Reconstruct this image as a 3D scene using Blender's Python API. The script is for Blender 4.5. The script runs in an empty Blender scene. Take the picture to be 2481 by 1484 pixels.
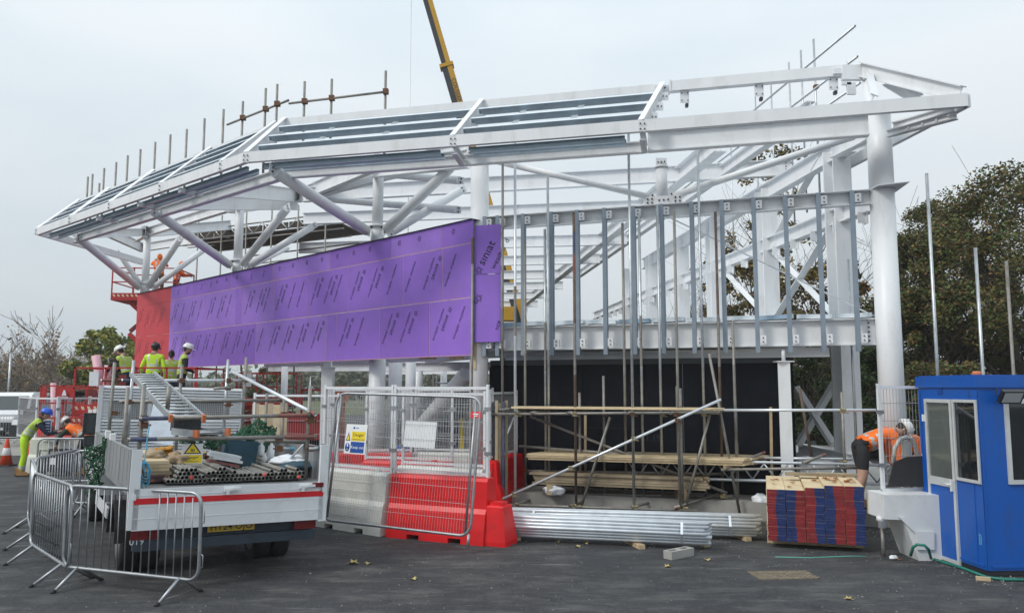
import bpy, bmesh, math, random
from mathutils import Vector as V, Matrix
R = math.radians
sc = bpy.context.scene
C = sc.collection
# ---------------- camera
EYE, FPX, CX, CY, WPX = 2.2, 1900.0, 1240.5, 742.0, 2481.0
PITCH = math.atan(194 / FPX)
cam = bpy.data.cameras.new('camera'); camo = bpy.data.objects.new('camera', cam); C.objects.link(camo)
camo.location = (0, 0, EYE); camo.rotation_euler = (R(90) + PITCH, 0, 0)
cam.sensor_width = 36; cam.lens = 36 * FPX / WPX; cam.clip_start = .05; cam.clip_end = 3000
sc.camera = camo
# ---------------- sky and sun (overcast)
SUN_EL, SUN_AZ = R(42), R(238)
w = bpy.data.worlds.new('World'); sc.world = w; w.use_nodes = True
nt = w.node_tree; nt.nodes.clear(); N = nt.nodes.new; L = nt.links.new
out = N('ShaderNodeOutputWorld'); bg = N('ShaderNodeBackground'); bg.inputs['Strength'].default_value = .1
sky = N('ShaderNodeTexSky'); sky.sky_type = 'NISHITA'; sky.sun_disc = False
sky.sun_elevation = SUN_EL; sky.sun_rotation = SUN_AZ; sky.air_density = 1.0; sky.dust_density = 4
tc = N('ShaderNodeTexCoord'); sp = N('ShaderNodeSeparateXYZ'); L(tc.outputs['Generated'], sp.inputs[0])
mr = N('ShaderNodeMapRange'); mr.inputs['From Min'].default_value = 0; mr.inputs['From Max'].default_value = 1
mr.inputs['To Min'].default_value = .82; mr.inputs['To Max'].default_value = 1.7; L(sp.outputs['Z'], mr.inputs['Value'])
nz = N('ShaderNodeTexNoise'); nz.inputs['Scale'].default_value = 1.6; nz.inputs['Detail'].default_value = 5
mp = N('ShaderNodeMapping'); mp.inputs['Scale'].default_value = (1, 1, 3); L(tc.outputs['Generated'], mp.inputs[0]); L(mp.outputs[0], nz.inputs['Vector'])
cr = N('ShaderNodeValToRGB'); cr.color_ramp.elements[0].position = .40; cr.color_ramp.elements[0].color = (6.1, 6.95, 7.55, 1)
cr.color_ramp.elements[1].position = .63; cr.color_ramp.elements[1].color = (7.2, 7.75, 8.1, 1); L(nz.outputs[0], cr.inputs[0])
vm = N('ShaderNodeVectorMath'); vm.operation = 'SCALE'; L(cr.outputs[0], vm.inputs[0]); L(mr.outputs[0], vm.inputs['Scale'])
mx = N('ShaderNodeMix'); mx.data_type = 'RGBA'; mx.inputs['Factor'].default_value = .93
L(sky.outputs[0], mx.inputs[6]); L(vm.outputs[0], mx.inputs[7]); L(mx.outputs[2], bg.inputs['Color']); L(bg.outputs[0], out.inputs[0])
sl = bpy.data.lights.new('sun', 'SUN'); sl.energy = 1.5; sl.angle = R(14); sl.color = (1, .96, .9)
so = bpy.data.objects.new('sun', sl); C.objects.link(so)
sd = V((math.sin(SUN_AZ) * math.cos(SUN_EL), math.cos(SUN_AZ) * math.cos(SUN_EL), math.sin(SUN_EL)))
so.rotation_euler = sd.to_track_quat('Z', 'Y').to_euler(); so.location = (-20, -20, 40)
sc.view_settings.view_transform = 'Standard'; sc.view_settings.look = 'None'; sc.view_settings.exposure = 0.13; sc.view_settings.gamma = 1
# ---------------- measuring helpers: a pixel of the 2481-wide photo to a point at depth Y / height z / on a vertical plane
CP, SP = math.cos(PITCH), math.sin(PITCH)
def ray(x, y):
    a = (x - CX) / FPX; b = -(y - CY) / FPX
    return V((a, CP - b * SP, SP + b * CP))
def P(x, y, Y):
    d = ray(x, y); t = Y / d.y; return V((d.x * t, Y, EYE + d.z * t))
def PZ(x, y, z):
    d = ray(x, y); t = (z - EYE) / d.z; return V((d.x * t, d.y * t, z))
def G(x, y, z=0.0): return PZ(x, y, z)
def PL(x, y, A, D, off=0.0):
    n = V((D[1], -D[0], 0)).normalized()
    if n.y > 0: n = -n
    A = V((A[0], A[1], 0)) + n * off; d = ray(x, y); o = V((0, 0, EYE))
    t = (A - o).dot(n) / d.dot(n); return o + d * t
def proj(p):
    q = V(p) - V((0, 0, EYE)); f = q.y * CP + q.z * SP; u = -q.y * SP + q.z * CP
    return CX + FPX * q.x / f, CY - FPX * u / f
def onseg(A, B, x):
    lo, hi = -1.5, 2.5
    s = 1 if proj(A.lerp(B, 1))[0] > proj(A)[0] else -1
    lo, hi = 0.0, 1.0
    for _ in range(40):
        m = (lo + hi) / 2
        if (proj(A.lerp(B, m))[0] - x) * s < 0: lo = m
        else: hi = m
    return A.lerp(B, (lo + hi) / 2)
ZUP = V((0, 0, 1))
# ---------------- materials
MATS = {}
def mat(name, col, rough=.55, metal=0.0, var=.12, scale=5.0, bump=0.0, spec=.5, dirt=None, dirtamt=.5, dirtscale=2.0, stretch=(1, 1, 1), bscale=None, trans=0, coat=0, rv=.1, alpha=1):
    m = bpy.data.materials.new(name); m.use_nodes = True; t = m.node_tree; b = t.nodes['Principled BSDF']
    N = t.nodes.new; L = t.links.new
    g = N('ShaderNodeNewGeometry'); mp = N('ShaderNodeMapping'); mp.inputs['Scale'].default_value = stretch
    L(g.outputs['Position'], mp.inputs[0])
    n = N('ShaderNodeTexNoise'); n.inputs['Scale'].default_value = scale; n.inputs['Detail'].default_value = 6; n.inputs['Roughness'].default_value = .6
    L(mp.outputs[0], n.inputs['Vector'])
    r = N('ShaderNodeValToRGB'); e = r.color_ramp.elements
    e[0].position = .3; e[1].position = .7
    e[0].color = tuple(max(0, c * (1 - var)) for c in col) + (1,); e[1].color = tuple(min(1, c * (1 + var)) for c in col) + (1,)
    L(n.outputs[0], r.inputs[0]); src = r.outputs[0]
    if dirt:
        n2 = N('ShaderNodeTexNoise'); n2.inputs['Scale'].default_value = dirtscale; n2.inputs['Detail'].default_value = 8; n2.inputs['Roughness'].default_value = .7
        L(mp.outputs[0], n2.inputs['Vector'])
        r2 = N('ShaderNodeValToRGB'); r2.color_ramp.elements[0].position = .52; r2.color_ramp.elements[1].position = .7
        r2.color_ramp.elements[1].color = (dirtamt,) * 3 + (1,); L(n2.outputs[0], r2.inputs[0])
        mx = N('ShaderNodeMix'); mx.data_type = 'RGBA'; L(r2.outputs[0], mx.inputs['Factor']); L(src, mx.inputs[6]); mx.inputs[7].default_value = tuple(dirt) + (1,)
        src = mx.outputs[2]
    L(src, b.inputs['Base Color'])
    rr = N('ShaderNodeMapRange'); rr.inputs['To Min'].default_value = max(.03, rough - rv); rr.inputs['To Max'].default_value = min(1, rough + rv)
    L(n.outputs[0], rr.inputs['Value']); L(rr.outputs[0], b.inputs['Roughness'])
    b.inputs['Metallic'].default_value = metal; b.inputs['Specular IOR Level'].default_value = spec
    if coat: b.inputs['Coat Weight'].default_value = coat; b.inputs['Coat Roughness'].default_value = .15
    if trans: b.inputs['Transmission Weight'].default_value = trans
    if alpha < 1: b.inputs['Alpha'].default_value = alpha
    if bump:
        bp = N('ShaderNodeBump'); bp.inputs['Strength'].default_value = bump; bp.inputs['Distance'].default_value = .01
        nb = N('ShaderNodeTexNoise'); nb.inputs['Scale'].default_value = bscale or scale * 6; nb.inputs['Detail'].default_value = 4; L(mp.outputs[0], nb.inputs['Vector'])
        L(nb.outputs[0], bp.inputs['Height']); L(bp.outputs[0], b.inputs['Normal'])
    MATS[name] = m; return m
def leafmat(name, cols, rough=.6):
    m = bpy.data.materials.new(name); m.use_nodes = True; t = m.node_tree; b = t.nodes['Principled BSDF']
    g = t.nodes.new('ShaderNodeNewGeometry'); r = t.nodes.new('ShaderNodeValToRGB'); r.color_ramp.interpolation = 'CONSTANT'
    e = r.color_ramp.elements
    while len(e) < len(cols): e.new(.5)
    for i, c in enumerate(cols): e[i].position = i / len(cols); e[i].color = tuple(c) + (1,)
    t.links.new(g.outputs['Random Per Island'], r.inputs[0]); t.links.new(r.outputs[0], b.inputs['Base Color'])
    b.inputs['Roughness'].default_value = rough; b.inputs['Specular IOR Level'].default_value = .3
    MATS[name] = m; return m
M = MATS
# ---------------- mesh builder
def frame(a, b, up=ZUP):
    d = (b - a).normalized(); up = V(up)
    if abs(d.dot(up.normalized())) > .995: up = V((0, 1, 0)) if abs(d.y) < .9 else V((1, 0, 0))
    s = d.cross(up).normalized(); u = s.cross(d).normalized(); return d, s, u
WM = {}
class MB:
    def __init__(s): s.v = []; s.f = []; s.m = []; s.s = []
    def face(s, idx, mi=0, sm=False): s.f.append(tuple(idx)); s.m.append(mi); s.s.append(sm)
    def poly(s, pts, mi=0):
        k = len(s.v); s.v += [V(p) for p in pts]; s.face(range(k, k + len(pts)), mi); return s
    def box(s, c, size, rot=None, mi=0):
        c = V(c); k = len(s.v); h = V(size) / 2
        for x in (-1, 1):
            for y in (-1, 1):
                for z in (-1, 1):
                    p = V((x * h.x, y * h.y, z * h.z)); s.v.append(c + (rot @ p if rot else p))
        for q in ((0, 1, 3, 2), (4, 6, 7, 5), (0, 4, 5, 1), (2, 3, 7, 6), (0, 2, 6, 4), (1, 5, 7, 3)): s.face([k + i for i in q], mi)
        return s
    def hexa(s, b4, t4, mi=0):
        k = len(s.v); s.v += [V(p) for p in b4] + [V(p) for p in t4]
        for q in ((3, 2, 1, 0), (4, 5, 6, 7), (0, 1, 5, 4), (1, 2, 6, 5), (2, 3, 7, 6), (3, 0, 4, 7)): s.face([k + i for i in q], mi)
        return s
    def slab(s, pts, t, nrm, mi=0):
        nrm = V(nrm).normalized(); n = len(pts); k = len(s.v); s.v += [V(p) for p in pts] + [V(p) + nrm * t for p in pts]
        s.face(range(k + n - 1, k - 1, -1), mi); s.face(range(k + n, k + 2 * n), mi)
        for i in range(n): j = (i + 1) % n; s.face((k + i, k + j, k + n + j, k + n + i), mi)
        return s
    def ext(s, prof, a, b, up=ZUP, mi=0, sm=False):
        a = V(a); b = V(b); d, sd, u = frame(a, b, up); n = len(prof); k = len(s.v)
        for p in (a, b): s.v += [p + sd * x + u * y for x, y in prof]
        for i in range(n): j = (i + 1) % n; s.face((k + i, k + j, k + n + j, k + n + i), mi, sm)
        s.face(range(k + n - 1, k - 1, -1), mi); s.face(range(k + n, k + 2 * n), mi); return s
    def bar(s, a, b, w, h, up=ZUP, mi=0):
        return s.ext([(-w / 2, -h / 2), (w / 2, -h / 2), (w / 2, h / 2), (-w / 2, h / 2)], a, b, up, mi)
    def ibeam(s, a, b, h, w, tf=.02, tw=.014, up=ZUP, mi=0):
        x, y = w / 2, h / 2; q = tw / 2; z = y - tf
        return s.ext([(-x, -y), (x, -y), (x, -z), (q, -z), (q, z), (x, z), (x, y), (-x, y), (-x, z), (-q, z), (-q, -z), (-x, -z)], a, b, up, mi)
    def chan(s, a, b, h, w, t=.012, up=ZUP, side=1, mi=0):
        y = h / 2; p = [(0, -y), (w, -y), (w, -y + t), (t, -y + t), (t, y - t), (w, y - t), (w, y), (0, y)]
        if side < 0: p = [(-x, z) for x, z in p][::-1]
        return s.ext(p, a, b, up, mi)
    def tube(s, a, b, r, n=8, mi=0, r2=None, caps=True, capmi=None):
        a = V(a); b = V(b); d, sd, u = frame(a, b); k = len(s.v); r2 = r if r2 is None else r2
        for p, q in ((a, r), (b, r2)):
            for i in range(n): t = 2 * math.pi * i / n; s.v.append(p + sd * (q * math.cos(t)) + u * (q * math.sin(t)))
        for i in range(n): j = (i + 1) % n; s.face((k + i, k + j, k + n + j, k + n + i), mi, True)
        if caps:
            cm = mi if capmi is None else capmi
            s.face(range(k + n - 1, k - 1, -1), cm); s.face(range(k + n, k + 2 * n), cm)
        return s
    def pipe(s, a, b, r, t=.004, n=12, mi=0, inmi=None):
        a = V(a); b = V(b); d, sd, u = frame(a, b); k = len(s.v); inmi = mi if inmi is None else inmi
        for p, q in ((a, r), (b, r), (a, r - t), (b, r - t)):
            for i in range(n): w_ = 2 * math.pi * i / n; s.v.append(p + sd * (q * math.cos(w_)) + u * (q * math.sin(w_)))
        for i in range(n):
            j = (i + 1) % n
            s.face((k + i, k + j, k + n + j, k + n + i), mi, True); s.face((k + 2 * n + j, k + 2 * n + i, k + 3 * n + i, k + 3 * n + j), inmi, True)
            s.face((k + j, k + i, k + 2 * n + i, k + 2 * n + j), mi); s.face((k + n + i, k + n + j, k + 3 * n + j, k + 3 * n + i), mi)
        return s
    def path(s, pts, r, n=6, mi=0, closed=False, rs=None):
        pts = [V(p) for p in pts]; k = len(s.v); m = len(pts); pu = None
        for i, p in enumerate(pts):
            a = pts[i - 1] if (i or closed) else p; b = pts[(i + 1) % m] if (i < m - 1 or closed) else p
            d = (b - a).normalized()
            if pu is None: _, sd, u = frame(p, p + d)
            else: sd = d.cross(pu).normalized(); u = sd.cross(d).normalized()
            pu = u; q = rs[i] if rs else r
            for j in range(n): t = 2 * math.pi * j / n; s.v.append(p + sd * (q * math.cos(t)) + u * (q * math.sin(t)))
        for i in range(m if closed else m - 1):
            i2 = (i + 1) % m
            for j in range(n): j2 = (j + 1) % n; s.face((k + i * n + j, k + i * n + j2, k + i2 * n + j2, k + i2 * n + j), mi, True)
        if not closed: s.face(range(k + n - 1, k - 1, -1), mi); s.face(range(k + (m - 1) * n, k + m * n), mi)
        return s
    def lathe(s, c, prof, n=16, mi=0, rot=None, sq=(1, 1)):
        c = V(c); k = len(s.v); m = len(prof)
        for r, z in prof:
            for j in range(n):
                t = 2 * math.pi * j / n; p = V((r * math.cos(t) * sq[0], r * math.sin(t) * sq[1], z)); s.v.append(c + (rot @ p if rot else p))
        for i in range(m - 1):
            for j in range(n): j2 = (j + 1) % n; s.face((k + i * n + j, k + i * n + j2, k + (i + 1) * n + j2, k + (i + 1) * n + j), mi, True)
        s.face(range(k + n - 1, k - 1, -1), mi, True); s.face(range(k + (m - 1) * n, k + m * n), mi, True); return s
    def ball(s, c, r, n=10, mi=0, rot=None):
        r = V(r) if hasattr(r, '__len__') else V((r, r, r))
        return s.lathe(c, [(max(.02, math.sin(math.pi * i / 8)) * r.x, -math.cos(math.pi * i / 8) * r.z) for i in range(9)], n, mi, rot, (1, r.y / r.x))
    def text(s, txt, o, xd, yd, size, mi=0, nrm=None, lift=.002, align='LEFT'):
        vs, fs, wd, ht = glyphs(txt); xd = V(xd).normalized(); yd = V(yd).normalized(); n = xd.cross(yd).normalized() if nrm is None else V(nrm)
        o = V(o) + n * lift; k = len(s.v); dx = 0 if align == 'LEFT' else wd / 2
        s.v += [o + xd * ((x - dx) * size) + yd * (y * size) for x, y in vs]
        for f in fs: s.face([k + i for i in f], mi)
        return s
    def add(s, o, M4, mi0=0):
        k = len(s.v); s.v += [M4 @ p for p in o.v]
        for f, m, q in zip(o.f, o.m, o.s): s.face([k + i for i in f], m + mi0, q)
        return s
    def build(s, name, mats, parent=None, loc=None, local=False):
        me = bpy.data.meshes.new(name); o = bpy.data.objects.new(name, me); C.objects.link(o)
        if parent is not None:
            o.parent = parent; Wp = WM[parent.name]; WM[o.name] = Wp
            T = None if local else Wp.inverted()
        else:
            loc = V(loc) if loc is not None else V((0, 0, 0)); o.location = loc; WM[o.name] = Matrix.Translation(loc); T = Matrix.Translation(-loc)
        vs = [tuple(T @ p) if T else tuple(p) for p in s.v]
        me.from_pydata(vs, [], s.f)
        if not isinstance(mats, (list, tuple)): mats = [mats]
        for m in mats: me.materials.append(M[m] if isinstance(m, str) else m)
        me.polygons.foreach_set('material_index', s.m); me.polygons.foreach_set('use_smooth', s.s); me.update(); return o
GL = {}
def glyphs(txt):
    if txt in GL: return GL[txt]
    cu = bpy.data.curves.new('lettering', 'FONT'); cu.body = txt; cu.size = 1; cu.resolution_u = 2; cu.offset = .005
    ob = bpy.data.objects.new('lettering', cu); C.objects.link(ob)
    bpy.context.view_layer.update()
    me = bpy.data.meshes.new_from_object(ob.evaluated_get(bpy.context.evaluated_depsgraph_get()))
    vs = [(v.co.x, v.co.y) for v in me.vertices]; fs = [tuple(p.vertices) for p in me.polygons]
    bpy.data.objects.remove(ob); bpy.data.curves.remove(cu); bpy.data.meshes.remove(me)
    xs = [v[0] for v in vs] or [0]; GL[txt] = (vs, fs, max(xs), 0); return GL[txt]
def tag(o, label=None, cat=None, group=None, kind=None):
    if label: o['label'] = label
    if cat: o['category'] = cat
    if group: o['group'] = group
    if kind: o['kind'] = kind
    return o
def thing(name, label, cat, loc=(0, 0, 0), rz=0.0, group=None, mtx=None):
    o = bpy.data.objects.new(name, None); C.objects.link(o); o.empty_display_size = .2
    Mx = mtx if mtx is not None else Matrix.Translation(V(loc)) @ Matrix.Rotation(rz, 4, 'Z')
    o.matrix_world = Mx; WM[o.name] = Mx
    return tag(o, label, cat, group)
def solo(name, mb, mats, label, cat, loc=(0, 0, 0), group=None): return tag(mb.build(name, mats, None, loc), label, cat, group)
KIDS = {}
def dup(root, loc, rz=0.0, label=None, group=None, mtx=None):
    def cp(o, par):
        c = o.copy(); C.objects.link(c)
        if par is not None: c.parent = par
        for k in [k for k in o.children]: cp(k, c)
        return c
    r = cp(root, None); r.matrix_world = mtx if mtx is not None else Matrix.Translation(V(loc)) @ Matrix.Rotation(rz, 4, 'Z')
    if label: r['label'] = label
    if group: r['group'] = group
    return r
rnd = random.Random(7)
ORD = 'top second third fourth fifth sixth seventh eighth ninth tenth eleventh twelfth thirteenth fourteenth fifteenth sixteenth seventeenth eighteenth nineteenth twentieth'.split()
# ---------------- palette
mat('asphalt_plain', (.05, .05, .053))
mat('white_steel', (.77, .785, .80), .42, 0, .05, 1.2, dirt=(.54, .52, .48), dirtamt=.45, dirtscale=1.8, stretch=(1.6, 1.6, .5))
mat('galv_purlin_shaded', (.39, .47, .53), .38, .55, .16, 3)  # web tone of the galvanising: its shade is put into the colour
mat('galv_purlin_lit', (.62, .68, .72), .35, .4, .1, 3)  # same galvanising made paler: skylight on the flanges painted in
mat('stud_galv', (.26, .31, .365), .42, .5, .12, 4)
mat('tube_galv', (.50, .53, .55), .38, .75, .16, 9, dirt=(.25, .23, .21), dirtamt=.5, dirtscale=3)
mat('tube_bright', (.70, .74, .78), .33, .4, .1, 6)
mat('tube_old', (.27, .26, .24), .55, .45, .22, 7, dirt=(.15, .11, .08), dirtamt=.6, dirtscale=4)
mat('tube_rusty', (.13, .09, .07), .75, .2, .3, 9)
mat('coupler_brass', (.42, .36, .20), .5, .6, .25, 20)
mat('coupler_rust', (.16, .08, .045), .8, .2, .3, 20)
mat('bolt_dark', (.06, .06, .065), .5, .6, .2, 20)
mat('purple_board', (.285, .14, .61), .6, 0, .07, 2.5, dirt=(.30, .17, .52), dirtamt=.5, dirtscale=1.1)
mat('purple_board_pale', (.32, .17, .64), .6, 0, .08, 2.1, dirt=(.33, .2, .56), dirtamt=.5, dirtscale=1.6)
mat('purple_board_deep', (.26, .122, .56), .6, 0, .08, 2.8, dirt=(.28, .15, .5), dirtamt=.5, dirtscale=1.3)
mat('red_board', (.52, .045, .06), .6, 0, .07, 2.5)
mat('board_ink', (.02, .01, .07), .6)
mat('red_ink', (.17, .01, .02), .6)
mat('board_core', (.62, .45, .40), .8)
mat('seam_dust', (.50, .27, .38), .8, 0, .2, 20)
mat('black_hoarding', (.0055, .007, .012), .5, 0, .25, 3, dirt=(.03, .03, .032), dirtamt=.25, dirtscale=5, spec=.15)
mat('black_trim', (.03, .035, .045), .45)
mat('concrete', (.33, .32, .30), .85, 0, .14, 3, bump=.4, dirt=(.2, .19, .17), dirtamt=.6)
mat('timber', (.52, .40, .25), .75, 0, .18, 3, stretch=(1, 6, 1), bump=.2, dirt=(.30, .2, .11), dirtamt=.5)
mat('timber_new', (.66, .53, .33), .7, 0, .14, 2.4, stretch=(2, 1, 4), bump=.15, dirt=(.5, .36, .2), dirtamt=.5)
mat('timber_old', (.30, .24, .16), .8, 0, .25, 3, bump=.2, dirt=(.15, .11, .08), dirtamt=.6)
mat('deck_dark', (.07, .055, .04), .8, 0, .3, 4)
mat('rubber', (.02, .02, .021), .8, 0, .2, 6)
mat('black_plastic', (.018, .018, .02), .4, 0, .2, 6)
mat('glass_dark', (.03, .04, .045), .08, 0, .1, 2, spec=.8)
mat('chrome_white', (.75, .76, .77), .3)
# ---------------- ground
def ground_material():
    m = bpy.data.materials.new('asphalt'); m.use_nodes = True; t = m.node_tree; b = t.nodes['Principled BSDF']; N = t.nodes.new; L = t.links.new
    g = N('ShaderNodeNewGeometry')
    def noise(sc_, det=6, ro=.6, st=None):
        n = N('ShaderNodeTexNoise'); n.inputs['Scale'].default_value = sc_; n.inputs['Detail'].default_value = det; n.inputs['Roughness'].default_value = ro
        if st:
            mp = N('ShaderNodeMapping'); mp.inputs['Scale'].default_value = st; L(g.outputs['Position'], mp.inputs[0]); L(mp.outputs[0], n.inputs['Vector'])
        else: L(g.outputs['Position'], n.inputs['Vector'])
        return n
    def ramp(src, p0, c0, p1, c1):
        r = N('ShaderNodeValToRGB'); e = r.color_ramp.elements; e[0].position = p0; e[1].position = p1; e[0].color = tuple(c0) + (1,); e[1].color = tuple(c1) + (1,); L(src, r.inputs[0]); return r.outputs[0]
    def mix(f, a, bb, mode='MIX'):
        x = N('ShaderNodeMix'); x.data_type = 'RGBA'; x.blend_type = mode
        if isinstance(f, (int, float)): x.inputs['Factor'].default_value = f
        else: L(f, x.inputs['Factor'])
        L(a, x.inputs[6])
        if isinstance(bb, tuple): x.inputs[7].default_value = bb + (1,)
        else: L(bb, x.inputs[7])
        return x.outputs[2]
    col = ramp(noise(.35, 4).outputs[0], .35, (.034, .0355, .040), .65, (.052, .0535, .058))
    fine = ramp(noise(70, 3, .8).outputs[0], .3, (.62, .62, .62), .72, (1.35, 1.35, 1.33)); col = mix(1.0, col, fine, 'MULTIPLY')
    grit = ramp(noise(160, 2, .9).outputs[0], .62, (0, 0, 0), .74, (.6, .6, .6)); col = mix(grit, col, (.17, .17, .165))
    mott = ramp(noise(9, 6, .8).outputs[0], .3, (.72, .72, .72), .7, (1.32, 1.31, 1.28)); col = mix(1.0, col, mott, 'MULTIPLY'); mott2 = ramp(noise(30, 3, .8).outputs[0], .36, (.7, .7, .7), .66, (1.3, 1.3, 1.3)); col = mix(1.0, col, mott2, 'MULTIPLY')
    dust = ramp(noise(1.3, 9, .72, (1, 2.4, 1)).outputs[0], .48, (0, 0, 0), .68, (.65, .65, .65)); col = mix(dust, col, (.135, .132, .126))
    scuff = ramp(noise(2.6, 7, .75, (.5, 5, 1)).outputs[0], .58, (0, 0, 0), .68, (.65, .65, .65)); col = mix(scuff, col, (.20, .195, .19))
    wet = ramp(noise(.55, 5, .6).outputs[0], .56, (0, 0, 0), .66, (.6, .6, .6)); col = mix(wet, col, (.033, .034, .038))
    vo = N('ShaderNodeTexVoronoi'); vo.feature = 'DISTANCE_TO_EDGE'; vo.inputs['Scale'].default_value = .33; wn = noise(1.7, 6, .7)
    va = N('ShaderNodeVectorMath'); va.operation = 'MULTIPLY_ADD'; L(wn.outputs['Color'], va.inputs[0]); va.inputs[1].default_value = (.9, .9, .9); L(g.outputs['Position'], va.inputs[2]); L(va.outputs[0], vo.inputs['Vector'])
    ck = ramp(vo.outputs[0], .0, (.7, .7, .7), .006, (0, 0, 0)); col = mix(ck, col, (.02, .02, .021))
    L(col, b.inputs['Base Color'])
    rr = N('ShaderNodeMapRange'); L(wet, rr.inputs['Value']); rr.inputs['To Min'].default_value = .85; rr.inputs['To Max'].default_value = .55; L(rr.outputs[0], b.inputs['Roughness'])
    b.inputs['Specular IOR Level'].default_value = .35
    bp = N('ShaderNodeBump'); bp.inputs['Strength'].default_value = .55; bp.inputs['Distance'].default_value = .008; L(noise(90, 4, .8).outputs[0], bp.inputs['Height']); L(bp.outputs[0], b.inputs['Normal'])
    return m
MATS['asphalt'] = ground_material()
mat('verge_grass', (.075, .085, .03), .9, 0, .35, 1.5)
mat('pale_concrete', (.27, .26, .24), .85, 0, .15, .8, dirt=(.16, .15, .14), dirtamt=.6)
g = MB(); n_ = 24
g.poly([(-900, -60, 0), (900, -60, 0), (900, 1500, 0), (-900, 1500, 0)])
tag(g.build('ground', 'asphalt'), kind='structure')
# a paler concrete apron at the back left and grass far behind
g = MB(); g.poly([(-60, 25.5, .004), (-13.2, 25.5, .004), (-14.5, 33, .004), (-60, 34, .004)]); tag(g.build('path', 'pale_concrete'), kind='structure')
g = MB(); g.poly([(-400, 62, .004), (400, 62, .004), (400, 700, .004), (-400, 700, .004)]); tag(g.build('lawn', 'verge_grass'), kind='structure')

mat('grit', (.20, .19, .175), .9, 0, .4, 40); gq = random.Random(31); g = MB()
def pebble(p, s):
    k = len(g.v); rz = gq.uniform(0, 6.28)
    for i in range(5): a = rz + i * 1.257; r = s * gq.uniform(.6, 1.1); g.v.append(V((p.x + math.cos(a) * r, p.y + math.sin(a) * r, .0045)))
    g.v.append(V((p.x, p.y, .005 + s * gq.uniform(.5, 1))))
    for i in range(5): g.face((k + i, k + (i + 1) % 5, k + 5))
for i in range(2600):
    t = gq.random()
    if t < .45: y = 12.4 + gq.gauss(0, .35); x = gq.uniform(-1.5, 7.0); y += -.30 * (x - 5)
    elif t < .6: x = gq.uniform(5.2, 5.9); y = gq.uniform(9, 12.5)
    else: x = gq.uniform(-7, 6); y = gq.uniform(5.5, 13)
    pebble(V((x, y, 0)), gq.uniform(.004, .014) * (1.6 if gq.random() < .06 else 1))
tag(g.build('gravel', 'grit'), 'loose grit scattered over the asphalt', kind='stuff')
# ---------------- steel frame of the new stand
FWA = V((-.70, 15.2, 0)); FWD = V((6.8, -2.2, 0)).normalized(); FN = V((FWD.y, -FWD.x, 0)); FN = FN if FN.y < 0 else -FN
LWA = V((-.76, 15.2, 0)); LWD = V((-1, 1, 0)).normalized(); LN = V((-1, -1, 0)).normalized()
RWA = V((6.3, 13.8, 0)); RWD = V((-.113, 1, 0)).normalized()
def fw(x, y, o=0): return PL(x, y, FWA, FWD, o)
def lw(x, y, o=0): return PL(x, y, LWA, LWD, o)
def rw(x, y, o=0): return PL(x, y, RWA, RWD, o)
def xyz(p, z): return V((p[0], p[1], z))
frame_t = thing('unfinished_stand', 'white painted steel frame of the half built stand with sloping canopy on round columns', 'stand', (-.7, 15.2, 0))
def fp(name, mb, mats='white_steel', label=None): return tag(mb.build(name, mats, frame_t), label)
def bolts(mb, c, n, right, up, rows, cols, dx, dy, r=.016, mi=1):
    right = V(right).normalized(); up = V(up).normalized(); n = V(n).normalized()
    for i in range(rows):
        for j in range(cols):
            p = V(c) + right * ((j - (cols - 1) / 2) * dx) + up * ((i - (rows - 1) / 2) * dy); mb.tube(p, p + n * .022, r, 6, mi)
WS = ['white_steel', 'bolt_dark']
# round columns
colR = fw(2148, 700, -.02); colM = fw(1161, 760, -.05)
m = MB(); c = xyz(colR, 0); m.tube(c + V((0, 0, .02)), c + V((0, 0, 5.5)), .197, 28); m.tube(c + V((0, 0, 5.515)), c + V((0, 0, 6.78)), .197, 28)
tp = PZ(2204, 441, 5.51); m.slab([c + V((-.2, -.3, 5.5)), tp, c + V((.33, .28, 5.5)), c + V((-.2, .3, 5.5))], .015, (0, 0, 1)); m.lathe(c, [(.3, 0), (.3, .025)], 20); fp('column', m)
m = MB(); c = xyz(colM, 0); m.tube(c + V((0, 0, .02)), c + V((0, 0, 6.8)), .18, 28); m.lathe(c, [(.28, 0), (.28, .025)], 20)
fp('column', m)
# beams of the front wall
e0 = colM + FWD * .18; e1 = colR - FWD * .19
m = MB(); m.chan(xyz(e0, 5.37), xyz(e1, 5.37), .25, .16, .014, side=1)
for i in range(14):
    t = (i + .5) / 14; p = xyz(e0.lerp(e1, t), 5.37); m.hexa([p + FWD * .0 - FN * .01 + V((0, 0, .11)), p + FN * .12 + V((0, 0, .11)), p + FN * .12 + FWD * .01 + V((0, 0, .11)), p + FWD * .01 - FN * .01 + V((0, 0, .11))],
        [p + V((0, 0, .118)) - FN * .01, p + FN * .12 + V((0, 0, .118)), p + FN * .12 + FWD * .01 + V((0, 0, .118)), p + FWD * .01 - FN * .01 + V((0, 0, .118))])
fp('edge_beam', m)
m = MB(); a = xyz(e0, 3.115) - FN * .1; b = xyz(e1, 3.115) - FN * .1; m.ibeam(a, b, .45, .19, .018, .012); m.box(xyz(e1, 3.115) - FWD * .10 - FN * .085, (.02, .02, .4))
bolts(m, xyz(e1, 3.115) - FWD * .1 - FN * .093, FN, FWD, ZUP, 5, 1, .06, .075, .017); bolts(m, xyz(e0, 3.115) + FWD * .12 - FN * .093, FN, FWD, ZUP, 5, 1, .06, .075, .017); fp('edge_beam', m, WS)
m = MB(); o = -1.15; m.ibeam(xyz(e0 - FN * 1.1, 2.79), xyz(fw(2012, 850) - FN * .25, 2.79), .16, .14); fp('edge_beam', m)
m = MB(); m.ibeam(xyz(e0 - FN * 2.6, 2.98), xyz(e1 - FN * 2.6 - FWD, 2.98), .3, .16); fp('edge_beam', m)
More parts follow.
